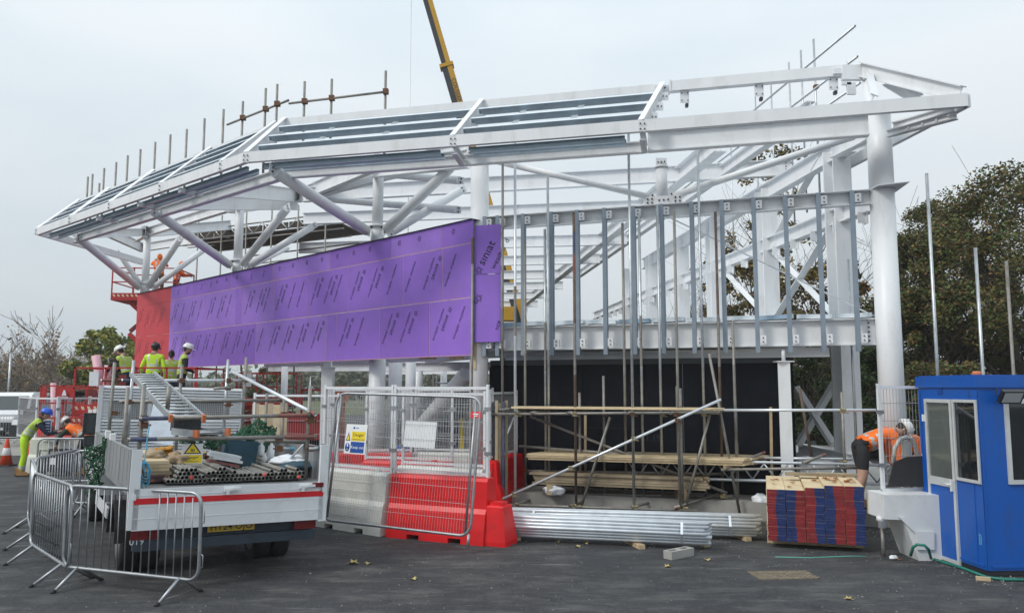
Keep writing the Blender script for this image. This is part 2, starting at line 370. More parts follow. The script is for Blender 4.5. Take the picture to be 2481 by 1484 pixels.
# left wall beams
l0 = lw(1133, 700); l1 = lw(335, 760)
for z, h in ((5.36, .22), (3.1, .4)):
    m = MB(); m.ibeam(xyz(l0, z) - LN * .14, xyz(l1, z) - LN * .14, h, .16); fp('edge_beam', m)
# stubs and columns on the left wall line
def lstub(x, yt, r=.125):
    b_ = lw(x, 700, -.16); top = P(x, yt, b_.y); m = MB(); p = xyz(b_, 0); m.tube(p + V((0, 0, 5.48)), p + V((0, 0, 5.84)), r * 1.25, 16); m.lathe(p + V((0, 0, 5.84)), [(r * 1.7, 0), (r * 1.7, .04)], 16)
    m.tube(p + V((0, 0, 5.88)), xyz(p, top.z), r, 18)
    for k in range(4): q = p + V((math.cos(k * 1.57 + .8) * r * 1.4, math.sin(k * 1.57 + .8) * r * 1.4, 5.8)); m.tube(q, q + V((0, 0, .05)), .02, 6, 1)
    fp('column', m, WS); return p, top.z
n910, z910 = lstub(912, 392); n570, z570 = lstub(574, 492); n350, z350 = lstub(351, 562)
for x, r in ((914, .19), (795, .12)):
    p = xyz(lw(x, 900, -.35), 0); m = MB()
    if r > .15: m.tube(p, p + V((0, 0, 2.95)), r, 24)
    else: m.box(p + V((0, 0, 1.33)), (.27, .27, 2.66)); m.box(p + V((0, 0, 2.67)), (.34, .34, .02)); m.box(p + V((0, 0, 2.78)), (.16, .16, .2))
    fp('column', m)
for x, Y, r in ((958, 22, .19), (995, 26, .17), (1014, 30, .17), (690, 27, .11), (1075, 34, .14)):
    p = xyz(P(x, 900, Y), 0); m = MB(); m.tube(p, p + V((0, 0, 3.2)), r, 20); fp('column', m)
# canopy: fascia, top line, rafters
ZF, ZT = 6.5, 7.71
FA = PZ(2345, 243, ZF); FB = PZ(598, 382, ZF); FC = PZ(93, 561, ZF); FD = PZ(343, 648, ZF) if False else xyz(PZ(343, 648, 6.3), ZF)
TA = PZ(2078, 170, ZT); TB = PZ(690, 297, ZT); TC = PZ(192, 491, ZT)
FE = FA + V((-.45, 4.2, 0))
def fascia(a, b):
    m = MB(); m.bar(a, b, .09, .2); fp('fascia_beam', m)
segs = [FB] + [onseg(FB, FA, x) for x in (1098, 1555)] + [FA]
for a, b in zip(segs[:-1], segs[1:]): d = (b - a).normalized(); fascia(a + d * .012, b - d * .012)
lsx = (598, 540, 393, 270, 174, 93); lsegs = [FB] + [onseg(FB, FC, x) for x in lsx[1:-1]] + [FC]
for a, b in zip(lsegs[:-1], lsegs[1:]): d = (b - a).normalized(); fascia(a + d * .012, b - d * .012)
fascia(FC, FD); fascia(FA, FE)
# rafters
tsegs = [TB] + [onseg(TB, TA, x) for x in (1168, 1606)]
ltx = (690, 667, 511, 373, 264, 192); ltop = [TB] + [onseg(TB, TC, x) for x in ltx[1:-1]] + [TC]
RB = []
for a, b in list(zip(segs[:3], tsegs)) + list(zip(lsegs[1:], ltop[1:])):
    d = (b - a).normalized(); up = ZUP - d * d.z
    m = MB(); m.ibeam(a + V((0, 0, .02)), b + d * .06, .2, .10, .014, .01, up); m.box(a + V((0, -.05, -.01)), (.12, .02, .2)); bolts(m, a + V((.0, -.06, -.02)), (0, -1, 0), (1, 0, 0), ZUP, 2, 2, .07, .09, .012)
    fp('rafter', m, WS)
# top beam
for a, b in zip(tsegs[:-1], tsegs[1:]): m = MB(); m.chan(a, b, .18, .08, .01, side=-1); fp('top_beam', m)
for a, b in zip(ltop[1:-1], ltop[2:]): m = MB(); m.chan(a, b, .17, .08, .01, side=1); fp('top_beam', m)
ta = onseg(TB, TA, 1622); tb = onseg(TB, TA, 2046); m = MB(); m.bar(ta, tb, .15, .19); m.box(tb, (.02, .24, .25)); m.box(ta, (.02, .2, .23)); m.box(ta - V((.14, -.05, 0)), (.26, .02, .12))
bolts(m, ta - V((.12, -.03, 0)), (0, -1, 0), (1, 0, 0), ZUP, 1, 2, .08, .05, .016)
for x, y in ((1658, 244), (1838, 220), (2018, 200)):
    p = onseg(TB, TA, x); q = p - V((0, 0, .21)); m.box(q, (.16, .02, .22)); m.box(q + V((.05, .06, -.14)), (.05, .08, .06), mi=1); bolts(m, q + V((0, -.012, 0)), (0, -1, 0), (1, 0, 0), ZUP, 2, 2, .11, .14, .01)
fp('top_beam', m, WS)
# purlins on the slope
def purlin(a, b, up, side=1):
    m = MB(); d = (b - a).normalized(); a = a + d * .07; b = b - d * .07
    m.chan(a, b, .13, .06, .006, up, side); s_ = d.cross(V(up)).normalized(); fr = frame(a, b, up)
    fp('purlin', m, 'galv_purlin_shaded')
    m = MB(); m.bar(a + fr[2] * .071, b + fr[2] * .071, .07, .008, up); fp('purlin_flange', m, 'galv_purlin_lit')
def pgrid(fs, ts, fr=(.24, .50, .76), side=1):
    for i in range(len(fs) - 1):
        for t in fr:
            a = fs[i].lerp(ts[i], t); b = fs[i + 1].lerp(ts[i + 1], t); n = (fs[i + 1] - fs[i]).cross(ts[i] - fs[i]).normalized(); n = n if n.z > 0 else -n
            purlin(a, b, n, side)
pgrid(segs[:3], tsegs, (.22, .49, .76), -1); pgrid(lsegs[1:], ltop[1:], (.2, .43, .66, .87), 1)
for i, (a, b) in enumerate(((segs[0], tsegs[0]), (segs[1], tsegs[1]), (segs[2], tsegs[2]))):
    for t in (.22, .49, .76): m = MB(); p = a.lerp(b, t) + V((.12, 0, 0)); m.box(p, (.13, .012, .15)); bolts(m, p + V((0, -.008, 0)), (0, -1, 0), (1, 0, 0), ZUP, 1, 2, .06, .05, .011); fp('cleat', m, WS)
# sag bars tying purlins (tags seen through the bays)
for f0, f1, t0, t1, us in ((segs[0], segs[1], tsegs[0], tsegs[1], (.3, .62)), (segs[1], segs[2], tsegs[1], tsegs[2], (.28, .6))):
    for u in us:
        m = MB(); a = f0.lerp(f1, u); b = t0.lerp(t1, u); m.bar(a.lerp(b, .24) + V((0, .05, 0)), a.lerp(b, .76) + V((0, .05, 0)), .12, .012); fp('sag_bar', m, 'galv_purlin_lit')
# soffit: inner beam and its purlins
def inset(a, b, k, z):
    d = (b - a); n = V((d.y, -d.x, 0)).normalized(); n = n if n.y > 0 else -n; return xyz(a + n * k, z), xyz(b + n * k, z)
ia, ib = inset(FB, segs[2], .62, 6.33); m = MB(); m.ibeam(ia + V((.25, -.06, 0)), ib, .2, .12); fp('soffit_beam', m)
ic, id_ = inset(segs[2], FA, .62, 6.42); m = MB(); m.ibeam(ic + V((.05, 0, 0)), id_ - V((1.25, -.3, 0)), .36, .15); fp('soffit_beam', m)
ja, jb = inset(FB, FC, .62, 6.3); m = MB(); m.ibeam(ja + V((.1, .0, 0)), jb + V((.55, -.35, 0)), .22, .13); fp('soffit_beam', m)
for k in (.2, .42):
    for a, b, q in ((FB, segs[1], 1), (segs[1], segs[2], 1), (FB, FC, -1)):
        p, q_ = inset(a, b, k, 6.33 + .03); d = (q_ - p).normalized(); m = MB(); m.chan(p + d * .25, q_ - d * .3, .11, .06, .006, side=q); fp('soffit_purlin', m, 'galv_purlin_shaded')
for x in (430, 330, 230):
    a = onseg(FB, FC, x); b = inset(FB, FC, .6, 6.36); d = (FC - FB); n = V((d.y, -d.x, 0)).normalized(); n = n if n.y > 0 else -n
    m = MB(); m.bar(xyz(a, 6.34) + n * .05, xyz(a, 6.34) + n * .55, .1, .1); fp('cleat', m)
for a in segs[1:3]: m = MB(); m.ibeam(xyz(a, 6.36) + V((.02, .06, 0)), xyz(a, 6.28) + V((.14, .56, 0)), .16, .1); fp('cleat', m)
# outrigger struts under the canopy
def strut(a, b, r=.1, ends=True, n=18):
    m = MB(); a = V(a); b = V(b); d = (b - a).normalized(); m.tube(a + d * .16, b - d * .16, r, n)
    if ends:
        s_ = frame(a, b)[1]
        for p, q in ((a, 1), (b, -1)):
            m.slab([p + s_ * .006 + frame(a, b)[2] * r * .8, p + d * q * .3 + s_ * .006 + frame(a, b)[2] * r, p + d * q * .3 + s_ * .006 - frame(a, b)[2] * r, p + s_ * .006 - frame(a, b)[2] * r * .8], .012, -s_)
            for e in (-.04, .04): c_ = p + d * q * .09 + frame(a, b)[2] * e; m.tube(c_ - s_ * .03, c_ + s_ * .03, .018, 6, 1)
    fp('strut', m, WS)
k5 = V((0, 0, 5.62))
def nd(p): return xyz(p, 5.68)
strut(nd(n910) + LN * .2, PZ(652, 406, 6.3), .115); strut(nd(n570) + LN * .2, PZ(368, 508, 6.3), .115); strut(nd(n350) + LN * .2, PZ(186, 572, 6.3), .115)
strut(nd(n910) - LWD * .2, P(1104, 394, 15.85), .11); strut(nd(n570) - LWD * .2, P(702, 497, 20.4), .11); strut(nd(n350) - LWD * .2, P(440, 572, 25.4), .11)
strut(nd(n910) - LN * .2 - LWD * .1, P(1128, 455, 18.6), .1); strut(nd(n570) - LN * .2 - LWD * .1, P(768, 542, 22.9), .1); strut(nd(n350) - LN * .2 - LWD * .1, P(500, 600, 28.5), .1)
strut(P(765, 393, 19), P(893, 406, 17.8), .09); strut(P(940, 422, 19), P(1124, 438, 16.6), .09); strut(P(735, 478, 23.8), P(1118, 509, 17.2), .09); strut(P(545, 508, 23), P(572, 512, 22.5), .08, False)
strut(nd(n350) + LWD * .15, P(284, 608, 26.4), .09); strut(nd(n570) - LN * .3, P(700, 600, 27), .07, False)
# bracing of the front wall
nodeF = fw(1604, 480, -.1)
for a, b, r in ((nodeF - FWD * .1, fw(1183, 386, .0), .06), (nodeF + FWD * .1, fw(2092, 322, .0), .065)): strut(a, b, r)
m = MB(); p = xyz(nodeF, 0); m.tube(p + V((0, 0, 5.62)), p + V((0, 0, 6.25)), .105, 18); m.lathe(p + V((0, 0, 5.6)), [(.13, 0), (.13, .03)], 18); m.lathe(p + V((0, 0, 6.22)), [(.13, 0), (.13, .03)], 18)
m.box(p + V((0, 0, 6.33)), (.2, .02, .16)); m.slab([p + FWD * -.36 + V((0, -.14, 5.5)), p + FWD * .36 + V((0, -.14, 5.5)), p + FWD * .3 + V((0, -.14, 5.66)), p + FWD * -.3 + V((0, -.14, 5.66))], .015, FN)
for u in (-.25, 0, .25): bolts(m, p + FWD * u + V((0, -.155, 5.58)), FN, FWD, ZUP, 2 if u else 1, 2 if u else 3, .08, .07, .018)
bolts(m, p + V((0, -.012, 6.33)), FN, FWD, ZUP, 1, 3, .06, .05, .016); fp('column', m, WS)
# gusset plates on the two columns
for p, q in ((fw(1186, 384, .02), 1), (fw(2086, 321, .02), -1)):
    m = MB(); m.box(p, (.24, .015, .2), Matrix.Rotation(-.31, 3, 'Z')); bolts(m, p + FN * .01, FN, FWD, ZUP, 2, 2, .08, .08, .02); fp('gusset', m, WS)
m = MB(); m.bar(fw(1612, 522, -.35), fw(2119, 766, -.35), .012, .12, FN); fp('flat_brace', m)
# roof beams
def rbeam(a, b, h=.4, w=.17, nb=0):
    m = MB(); m.ibeam(a, b, h, w, .018, .012)
    if nb:
        d = (b - a).normalized(); s_ = frame(a, b)[1]
        for p, q in ((a, 1), (b, -1)): bolts(m, p + d * q * .12 + s_ * (.008 if s_.y < 0 else -.008), s_ if s_.y < 0 else -s_, d, ZUP, 4, 1, .05, h / 5, .016)
    fp('roof_beam', m, WS)
M1 = P(722, 474, 24.0); S1 = M1.z
rbeam(PZ(515, 452, 6.55), M1); rbeam(PZ(390, 488, 6.6), M1 + V((0, 0, -.25))); rbeam(M1, P(1135, 360, 15.3), .42)
b4a = PZ(735, 472, 7.75); b4b = PZ(1916, 406, 7.75); rbeam(b4a, b4b, .42, .18, 1)
rbeam(PZ(735, 530, 7.7), PZ(1590, 498, 7.7), .38)
rbeam(P(905, 412, 17.6), P(1133, 385, 15.4), .36); 
p910 = xyz(n910, z910); p570 = xyz(n570, z570); p350 = xyz(n350, z350)
rbeam(M1 + V((.1, -.2, -.05)), p910, .38); rbeam(p910, P(660, 402, 15.4), .25); rbeam(p570 + V((0, 0, -.1)), M1 + V((-.1, 0, -.1)), .36); rbeam(p570, P(380, 500, 18.6), .3); rbeam(p350, P(560, 545, 30), .36); rbeam(p350, p570, .3); rbeam(p350, P(195, 566, 22.3), .28)
rbeam(P(330, 575, 33), P(352, 560, 27.2), .4); rbeam(P(258, 560, 31), P(345, 600, 35), .4); rbeam(P(345, 600, 35), P(560, 565, 30), .36); rbeam(P(455, 590, 32), P(726, 560, 30), .36)
for i, Y in enumerate((29, 33.5, 38, 42.5, 47, 52, 57, 62)):
    xl = 14.5 - Y + 6 + i * .8; xr = 6.0 - .113 * (Y - 14); rbeam(V((max(xl, -9.5), Y + .22 * (6 - max(xl, -9.5)) * .6, 7.7)), V((xr, Y, 7.7)), .42, .18)
    m = MB(); m.chan(V((-1.5, Y + 2.6, 7.95)), V((xr, Y + 1.6, 7.95)), .2, .08, .01); fp('purlin', m, 'white_steel')
# longitudinal beams that run back along the stand
def longbeam(x, y, z, Yend, h=.4, w=.2):
    a = PZ(x, y, z); d = RWD; b = a + d * ((Yend - a.y) / d.y); rbeam(a, b, h, w)
longbeam(1745, 345, 7.7, 64, .42, .3); longbeam(1965, 262, 7.75, 40, .3, .2)
rbeam(rw(2062, 345), rw(1560, 640), .36, .2); rbeam(rw(2110, 492), rw(1440, 765), .3, .2)
for i in range(26):
    m = MB(); t = i / 26; p = rw(2100, 497).lerp(rw(1440, 768), t); m.box(p + V((-.03, 0, -.24)), (.02, .16, .2)); m.box(p + V((-.1, 0, -.22)), (.14, .02, .2)); fp('cleat', m)
# columns of the far side wall
for x in (2040, 1862, 1733, 1652, 1580, 1522):
    p = xyz(rw(x, 700), 0); m = MB(); z1 = 6.7; m.ibeam(p, p + V((0, 0, z1)), .38, .36, .03, .02, RWD); fp('column', m)
for x0, y0, x1, y1 in ((1866, 600, 2046, 790), (2046, 500, 1876, 775), (1740, 640, 1860, 770), (1870, 590, 1990, 380)):
    m = MB(); m.bar(rw(x0, y0, -.05), rw(x1, y1, -.05), .02, .16, V((1, .1, 0))); fp('flat_brace', m)
for x0, y0, x1, y1 in ((1930, 940, 2018, 1075), (1935, 1075, 2024, 925)):
    m = MB(); m.bar(P(x0, y0, 15.6), P(x1, y1, 14.9), .1, .16, V((0, -1, 0))); fp('flat_brace', m)
m = MB(); m.ibeam(P(1935, 1085, 15.7), P(2065, 1112, 14.4), .2, .14); fp('edge_beam', m)
m = MB(); m.ibeam(P(1942, 1095, 15.7), P(1945, 1160, 15.7), .16, .16); fp('column', m)
p = xyz(fw(1903, 1000, -.12), 0); m = MB(); m.bar(p + V((0, 0, .3)), p + V((0, 0, 2.62)), .2, .2, FWD); m.box(p + V((0, 0, 2.63)), (.28, .28, .02)); m.tube(p + V((0, 0, 2.64)), p + V((0, 0, 2.84)), .035, 8); fp('column', m)
# the right hand tip of the canopy
hip = MB(); hip.ibeam(TA + V((.02, 0, .02)), FA + V((-.05, .1, .14)), .24, .14); fp('hip_rafter', hip)
m = MB(); m.ibeam(TA + V((.2, .1, -.02)), PZ(2112, 244, 6.62), .2, .12, up=V((0, -1, .3))); fp('rafter', m)
m = MB(); m.ibeam(P(2150, 196, 12.9), P(2225, 240, 12.6), .2, .12); fp('rafter', m)
m = MB(); a = PZ(2165, 306, 6.42); m.ibeam(a, PZ(2312, 262, 6.42), .12, .1); fp('soffit_beam', m)
m = MB(); a = PZ(2172, 310, 6.38) + V((0, .3, 0)); m.ibeam(a, PZ(2318, 280, 6.38), .12, .1)
for t in (.3, .5, .7): q = a.lerp(PZ(2318, 280, 6.38), t); m.box(q, (.015, .1, .1))
fp('soffit_beam', m)
m = MB(); q = xyz(colR, 6.7); m.ibeam(q + V((-.3, 1.2, -.15)), q + V((-.1, .1, -.15)), .3, .15); fp('soffit_beam', m)
m = MB(); a = P(2065, 363, 15); m.ibeam(a, P(2112, 358, 14.2), .22, .12); fp('soffit_beam', m)
for x, y in ((2050, 192), (2062, 215)): m = MB(); m.box(P(x, y, 13.7), (.16, .05, .22)); fp('cleat', m)
m = MB(); m.box(TA + V((-.12, -.02, -.06)), (.34, .1, .26)); m.box(TA + V((-.32, 0, -.02)), (.22, .05, .1)); fp('cleat', m)
# lower left: tied beams and a raking tube under the first floor
for a, b in ((lw(640, 890, -1.2), lw(1130, 876, -1.2)), (P(1030, 885, 20), P(1142, 880, 16.5))): m = MB(); m.ibeam(xyz(a, 2.86), xyz(b, 2.86), .16, .14); fp('edge_beam', m)
strut(P(985, 1075, 18.5), P(1138, 895, 16.6), .17, False); strut(P(1088, 945, 24), P(1125, 898, 22), .07, False)
m = MB(); m.ibeam(V((-9, 29, 2.9)), V((5, 26, 2.9)), .3, .2); fp('edge_beam', m); m = MB(); m.ibeam(V((-6, 36, 2.9)), V((4.6, 33, 2.9)), .3, .2); fp('edge_beam', m)
# floor deck strip lying on the lower beam (wrapped insulation rolls along the slab edge)
mat('deck_white', (.70, .76, .80), .5, 0, .12, 6); mat('deck_blue', (.30, .42, .52), .5)
m = MB(); 
for i in range(11):
    a = e0.lerp(e1, i / 11 + .004) - FN * .32; b = e0.lerp(e1, (i + 1) / 11 - .004) - FN * .32; m.bar(xyz(a, 3.40 + .012 * (i % 2)), xyz(b, 3.40 + .012 * (i % 3)), .3, .075, mi=0 if i % 4 else 1)
fp('floor_edge', m, ['deck_white', 'deck_blue'])
m = MB(); m.slab([xyz(e0 - FN * .5, 3.3), xyz(e1 - FN * .5 - FWD * .2, 3.3), rw(1640, 790).xy.to_3d() + V((0, 0, 3.3)), V((-4, 34, 3.3))], .06, (0, 0, 1)); fp('floor_deck', m, 'deck_white')
# ---------------- stud wall with cement boards
wall_t = thing('sheathing_wall', 'purple sheathing board wall with a red end panel below the white canopy', 'sheathing wall', tuple(lw(1145, 900, .1).xy) + (2.79,))
INKMAP = {}
def star(mb, c, xd, yd, s, mi, lift):
    n = xd.cross(yd).normalized()
    for k in range(11):
        t = k * 2 * math.pi / 11 + .2; d = xd * math.cos(t) + yd * math.sin(t); e = n.cross(d); L_ = s * (1 if k % 2 else .72)
        mb.poly([c + n * lift + d * s * .18, c + n * lift + d * L_ * .6 - e * s * .09, c + n * lift + d * L_, c + n * lift + d * L_ * .6 + e * s * .09], mi)
def printed(mb, o, xd, yd, ang, sc_, mi, lift=.003, clip=None, parts=3):
    X = xd * math.cos(ang) + yd * math.sin(ang); Yv = -xd * math.sin(ang) + yd * math.cos(ang)
    if parts & 1: star(mb, o + Yv * .06 * sc_, X, Yv, .075 * sc_, mi, lift); mb.text('sınıat', o + X * .12 * sc_, X, Yv, .17 * sc_, mi, lift=lift)
    if parts & 2: mb.text('weather defence', o + X * .05 * sc_ - Yv * .15 * sc_, X, Yv, .105 * sc_, mi, lift=lift)
wo = lw(1147.5, 700, .17); wx = -LWD  # in-wall axis pointing right as seen
wl = (xyz(lw(335, 700, .17), 0) - xyz(wo, 0)).length
def s_of(x): return (xyz(lw(x, 700, .17), 0) - xyz(wo, 0)).length
s_red = s_of(416)
rows = [(2.79, 3.895, [1041, 922, 817, 795, 624, 538, 470]), (3.90, 4.955, [1072, 977, 843, 750, 666, 589, 572, 500]), (4.96, 5.42, [1070, 948, 800, 660, 560, 470])]
pr = random.Random(3)
for ri, (z0, z1, cuts) in enumerate(rows):
    ss = [0.0] + [s_of(c_) for c_ in cuts] + [s_red]
    for s0, s1 in zip(ss[:-1], ss[1:]):
        if s1 - s0 < .02: continue
        a = xyz(wo, 0) + LWD * (s1 - .004) ; b = xyz(wo, 0) + LWD * (s0 + .004); lift = pr.uniform(0, .004); a += LN * lift; b += LN * lift
        m = MB(); m.slab([xyz(a, z0), xyz(b, z0), xyz(b, z1), xyz(a, z1)], .012, LN)
        # dusty joint lines along two edges
        m.slab([xyz(a, z0) + LN * .0122, xyz(b, z0) + LN * .0122, xyz(b, z0 + .018) + LN * .0122, xyz(a, z0 + .018) + LN * .0122], .0006, LN, 2)
        m.slab([xyz(a, z0 + .02) + LN * .0122, xyz(a, z0 + .02) + LN * .0122 + wx * .014, xyz(a, z1) + LN * .0122 + wx * .014, xyz(a, z1) + LN * .0122], .0006, LN, 2)
        x = .28 + pr.uniform(0, .1)
        while x < s1 - s0 - .12:
            top = z1 - .16 if ri < 2 else z1 - .05; o = xyz(a, 0) + wx * min(x + .27, s1 - s0 - .1) + V((0, 0, top)) + LN * .012
            if ri < 2:
                full = pr.random() < .85 and s1 - s0 > .6 and x + .27 < s1 - s0 - .08
                printed(m, o, wx, ZUP, R(-118), 1.0, 1, .003, parts=3 if full else 2) if s1 - s0 > .5 else None
            else: 
                if pr.random() < .6: star(m, xyz(a, z1 - .16) + wx * x + LN * .012, wx, ZUP, .08, 1, .003)
                else:
                    X = wx * math.cos(R(-118)) + ZUP * math.sin(R(-118)); m.text('ence', o - V((0, 0, .06)), X, -wx * math.sin(R(-118)) + ZUP * math.cos(R(-118)), .105, 1, lift=.003)
            x += .66 + pr.uniform(-.05, .06)
        m.build('sheathing_board', [pr.choice(['purple_board', 'purple_board', 'purple_board_pale', 'purple_board_deep']), 'board_ink', 'seam_dust'], wall_t)
# red end boards
a = xyz(wo, 0) + LWD * wl; b = xyz(wo, 0) + LWD * (s_red + .004)
for k, (z0, z1) in enumerate(((2.79, 3.895), (3.90, 4.955), (4.96, 5.42))):
    m = MB(); m.slab([xyz(a, z0), xyz(b, z0), xyz(b, z1), xyz(a, z1)], .012, LN)
    if k < 2:
        for u in (.55, 1.2, 1.75, 2.4):
            if u < (b - a).length - .1: printed(m, xyz(a, z1 - .1 - .12 * (u > 1)) + wx * u + LN * .012, wx, ZUP, R(-118), .95, 1)
    tag(m.build('sheathing_board', ['red_board', 'red_ink'], wall_t), 'red board with faint printed lettering')
# the two boards beyond the corner, on the front wall
q0 = fw(1151, 700, .2); q1 = fw(1213, 700, .2); ex = (xyz(q1, 0) - xyz(q0, 0)); wd_ = ex.length; ex.normalize()
for z0, z1 in ((fw(1180, 663, .2).z, fw(1180, 545, .2).z), (fw(1180, 828, .2).z, fw(1180, 664.5, .2).z)):
    m = MB(); m.slab([xyz(q0, z0), xyz(q1, z0), xyz(q1, z1), xyz(q0, z1)], .012, FN)
    if z0 > 3.8:
        o = fw(1164, 660, .213); X = ex * math.cos(R(61)) + ZUP * math.sin(R(61)); Yv = -ex * math.sin(R(61)) + ZUP * math.cos(R(61))
        star(m, o + X * .03 + Yv * .05, X, Yv, .1, 1, .003); m.text('sınıat', o + X * .14, X, Yv, .24, 1, lift=.003); m.text('weather', o + X * .18 - Yv * .23, X, Yv, .15, 1, lift=.003)
        m.text('d', o + X * .74 - Yv * .23, X, Yv, .15, 1, lift=.003)
    else: star(m, fw(1160, 722, .213), ex, ZUP, .1, 1, .003); m.text('c', fw(1154, 738, .213), ex * .5 + ZUP * .86, ex * -.86 + ZUP * .5, .16, 1, lift=.003); m.text('nce', fw(1207, 800, .213), ex * .3 + ZUP * .95, ex * -.95 + ZUP * .3, .13, 1, lift=.003)
    m.build('sheathing_board', ['purple_board', 'board_ink'], wall_t)
# drip strip along the top, packers at the foot
m = MB(); m.slab([xyz(a, 5.425) - LN * .2, xyz(wo, 5.425) - LN * .2, xyz(wo, 5.425) + LN * .06, xyz(a, 5.425) + LN * .06], .006, (0, 0, 1)); m.build('cap_strip', ['rubber'], wall_t)
m = MB()
for x0, x1 in ((1018, 1055), (1090, 1122)): p = lw((x0 + x1) / 2, 864, .03); m.bar(lw(x0, 864, .03) - V((0, 0, .03)), lw(x1, 863, .03) - V((0, 0, .03)), .05, .05)
m.bar(fw(1153, 830, .12), fw(1151, 894, .12), .07, .05, FWD); m.build('timber_packer', ['timber'], wall_t)
# galvanised studs with cleats on the front wall
for x in (1176, 1207, 1268, 1336, 1398, 1464, 1534, 1602, 1675, 1748, 1825, 1902, 1982, 2064):
    t = fw(x, 480, .10); m = MB(); m.chan(xyz(t, 2.78), xyz(t, 5.49), .075, .07, .004, up=FWD, side=1)
    m.bar(xyz(t, 2.78) + FN * .05, xyz(t, 5.49) + FN * .05, .004, .075, FWD); m.build('stud', ['stud_galv'], wall_t)
    for z in (5.36, 3.0): m = MB(); p = xyz(t, z) + FWD * .09; m.box(p, (.1, .09, .15), Matrix.Rotation(-.31, 3, 'Z')); bolts(m, p + FN * .045, FN, FWD, ZUP, 2, 1, .05, .07, .012); m.build('stud_cleat', WS, wall_t)
# ---------------- black hoarding and concrete slab
h0 = xyz(P(1190, 900, 15.8), 0); h1 = xyz(P(1918, 900, 13.87), 0); hd = (h1 - h0).normalized(); hn = V((hd.y, -hd.x, 0)); hn = hn if hn.y < 0 else -hn
hoard = thing('hoarding', 'tall matt black panelled hoarding behind the tube scaffold', 'hoarding', h0)
nP = 6
for i in range(nP):
    a = h0.lerp(h1, i / nP + .0006); b = h0.lerp(h1, (i + 1) / nP - .0006); m = MB(); m.slab([xyz(a, .3), xyz(b, .3), xyz(b, 2.62), xyz(a, 2.62)], .03, hn)
    if i == 3: m.text('G1.19', xyz(a.lerp(b, .12), 1.2) + hn * .03, hd, ZUP, .17, 1, lift=.002)
    if i in (2, 3): m.slab([xyz(a, 1.42) + hn * .031, xyz(b, 1.42) + hn * .031, xyz(b, 1.424) + hn * .031, xyz(a, 1.424) + hn * .031], .001, hn, 1)
    m.build('hoarding_panel', ['black_hoarding', 'black_trim'], hoard)
m = MB(); m.bar(xyz(h0, 2.67) + hn * .01, xyz(h1, 2.67) + hn * .01, .09, .1); m.build('cap_rail', ['black_trim'], hoard)
m = MB(); r0 = h0 + V((0, 0, .3)); m.slab([h0 + V((0, .02, .3)), h0 + V((-.1, 3.2, .3)), h0 + V((-.1, 3.2, 2.6)), h0 + V((0, .02, 2.6))], .03, (-1, 0, 0)); m.build('end_panel', ['black_hoarding'], hoard); m = MB(); m.slab([h1 + V((0.003, .02, .3)), h1 + V((.12, 2.2, .3)), h1 + V((.12, 2.2, 2.65)), h1 + V((.003, .02, 2.65))], .03, (1, 0, 0)); m.build('end_panel', ['black_hoarding'], hoard)
sA = xyz(e0, 0) + FN * .45 - FWD * .6; sB = xyz(colR, 0) + FN * .45 + FWD * .5
m = MB(); m.slab([sA, sB, sB - FN * 14, sA - FN * 14], .3, (0, 0, 1)); tag(m.build('concrete_slab', 'concrete'), 'raised grey concrete floor slab under the white steel frame', 'concrete slab')
# ---------------- dropside truck with tube rack
mat('truck_white', (.74, .76, .78), .38, 0, .06, 1.5, dirt=(.40, .38, .35), dirtamt=.45, dirtscale=3, coat=.15)
mat('truck_alu', (.36, .37, .38), .45, .5, .12, 4, dirt=(.2, .19, .17), dirtamt=.6, stretch=(1, 1, .4))
mat('stripe_red', (.62, .012, .02), .4, 0, .06)
mat('chassis', (.018, .02, .026), .6, 0, .25, 5)
mat('bumper_blue', (.03, .045, .065), .5, 0, .2, 5)
mat('lamp_red', (.17, .008, .01), .2, 0, .05, spec=.7)
mat('plate_yellow', (.55, .36, .03), .45, 0, .08)
mat('ink', (.015, .015, .018), .5)
mat('orange_cap', (.52, .15, .055), .55, 0, .12)
mat('net_green', (.012, .09, .04), .7, 0, .3, 12)
mat('sign_yellow', (.82, .62, .02), .45, 0, .05, 8)
mat('sign_white', (.78, .79, .8), .45, 0, .04, 8)
mat('sign_blue', (.012, .075, .33), .45, 0, .05)
mat('case_teal', (.012, .055, .085), .5, 0, .2)
mat('sack', (.38, .29, .19), .9, 0, .15, 6, bump=.4)
mat('bag_yellow', (.48, .22, .01), .6, 0, .2, 6, bump=.3)
mat('plastic_white', (.72, .75, .78), .4, 0, .08, 5)
mat('plastic_blue', (.08, .28, .42), .4, 0, .2, 5)
mat('rope_blue', (.09, .37, .55), .7, 0, .2, 20)
mat('paint_red', (.24, .085, .07), .6, 0, .3, 12, dirt=(.2, .14, .12), dirtamt=.9, dirtscale=8)
mat('paint_blue', (.07, .085, .15), .6, 0, .3, 12, dirt=(.16, .15, .15), dirtamt=.8, dirtscale=8)
TX = V((.843, .537, 0)).normalized(); TH = V((-TX.y, TX.x, 0)); tilt = Matrix.Rotation(R(1.6), 3, TH)
TXt = tilt @ TX; TUt = tilt @ ZUP
TM = Matrix(((TXt.x, TH.x, TUt.x, -4.08), (TXt.y, TH.y, TUt.y, 8.5), (TXt.z, TH.z, TUt.z, 0.0), (0, 0, 0, 1)))
TMi = TM.inverted()
def TL(x, y, d):
    o = TMi @ V((0, 0, EYE)); e = TMi.to_3x3() @ ray(x, y); return o + e * ((d - o.y) / e.y)
truck = thing('dropside_truck', 'white dropside truck seen from behind with its tailgate hanging down and a red stripe', 'truck', mtx=TM)
def tp(name, mb, mats, label=None, parent=None): return tag(mb.build(name, mats, parent or truck, local=True), label)
BW, BZ, BL = 2.12, 1.11, 4.25
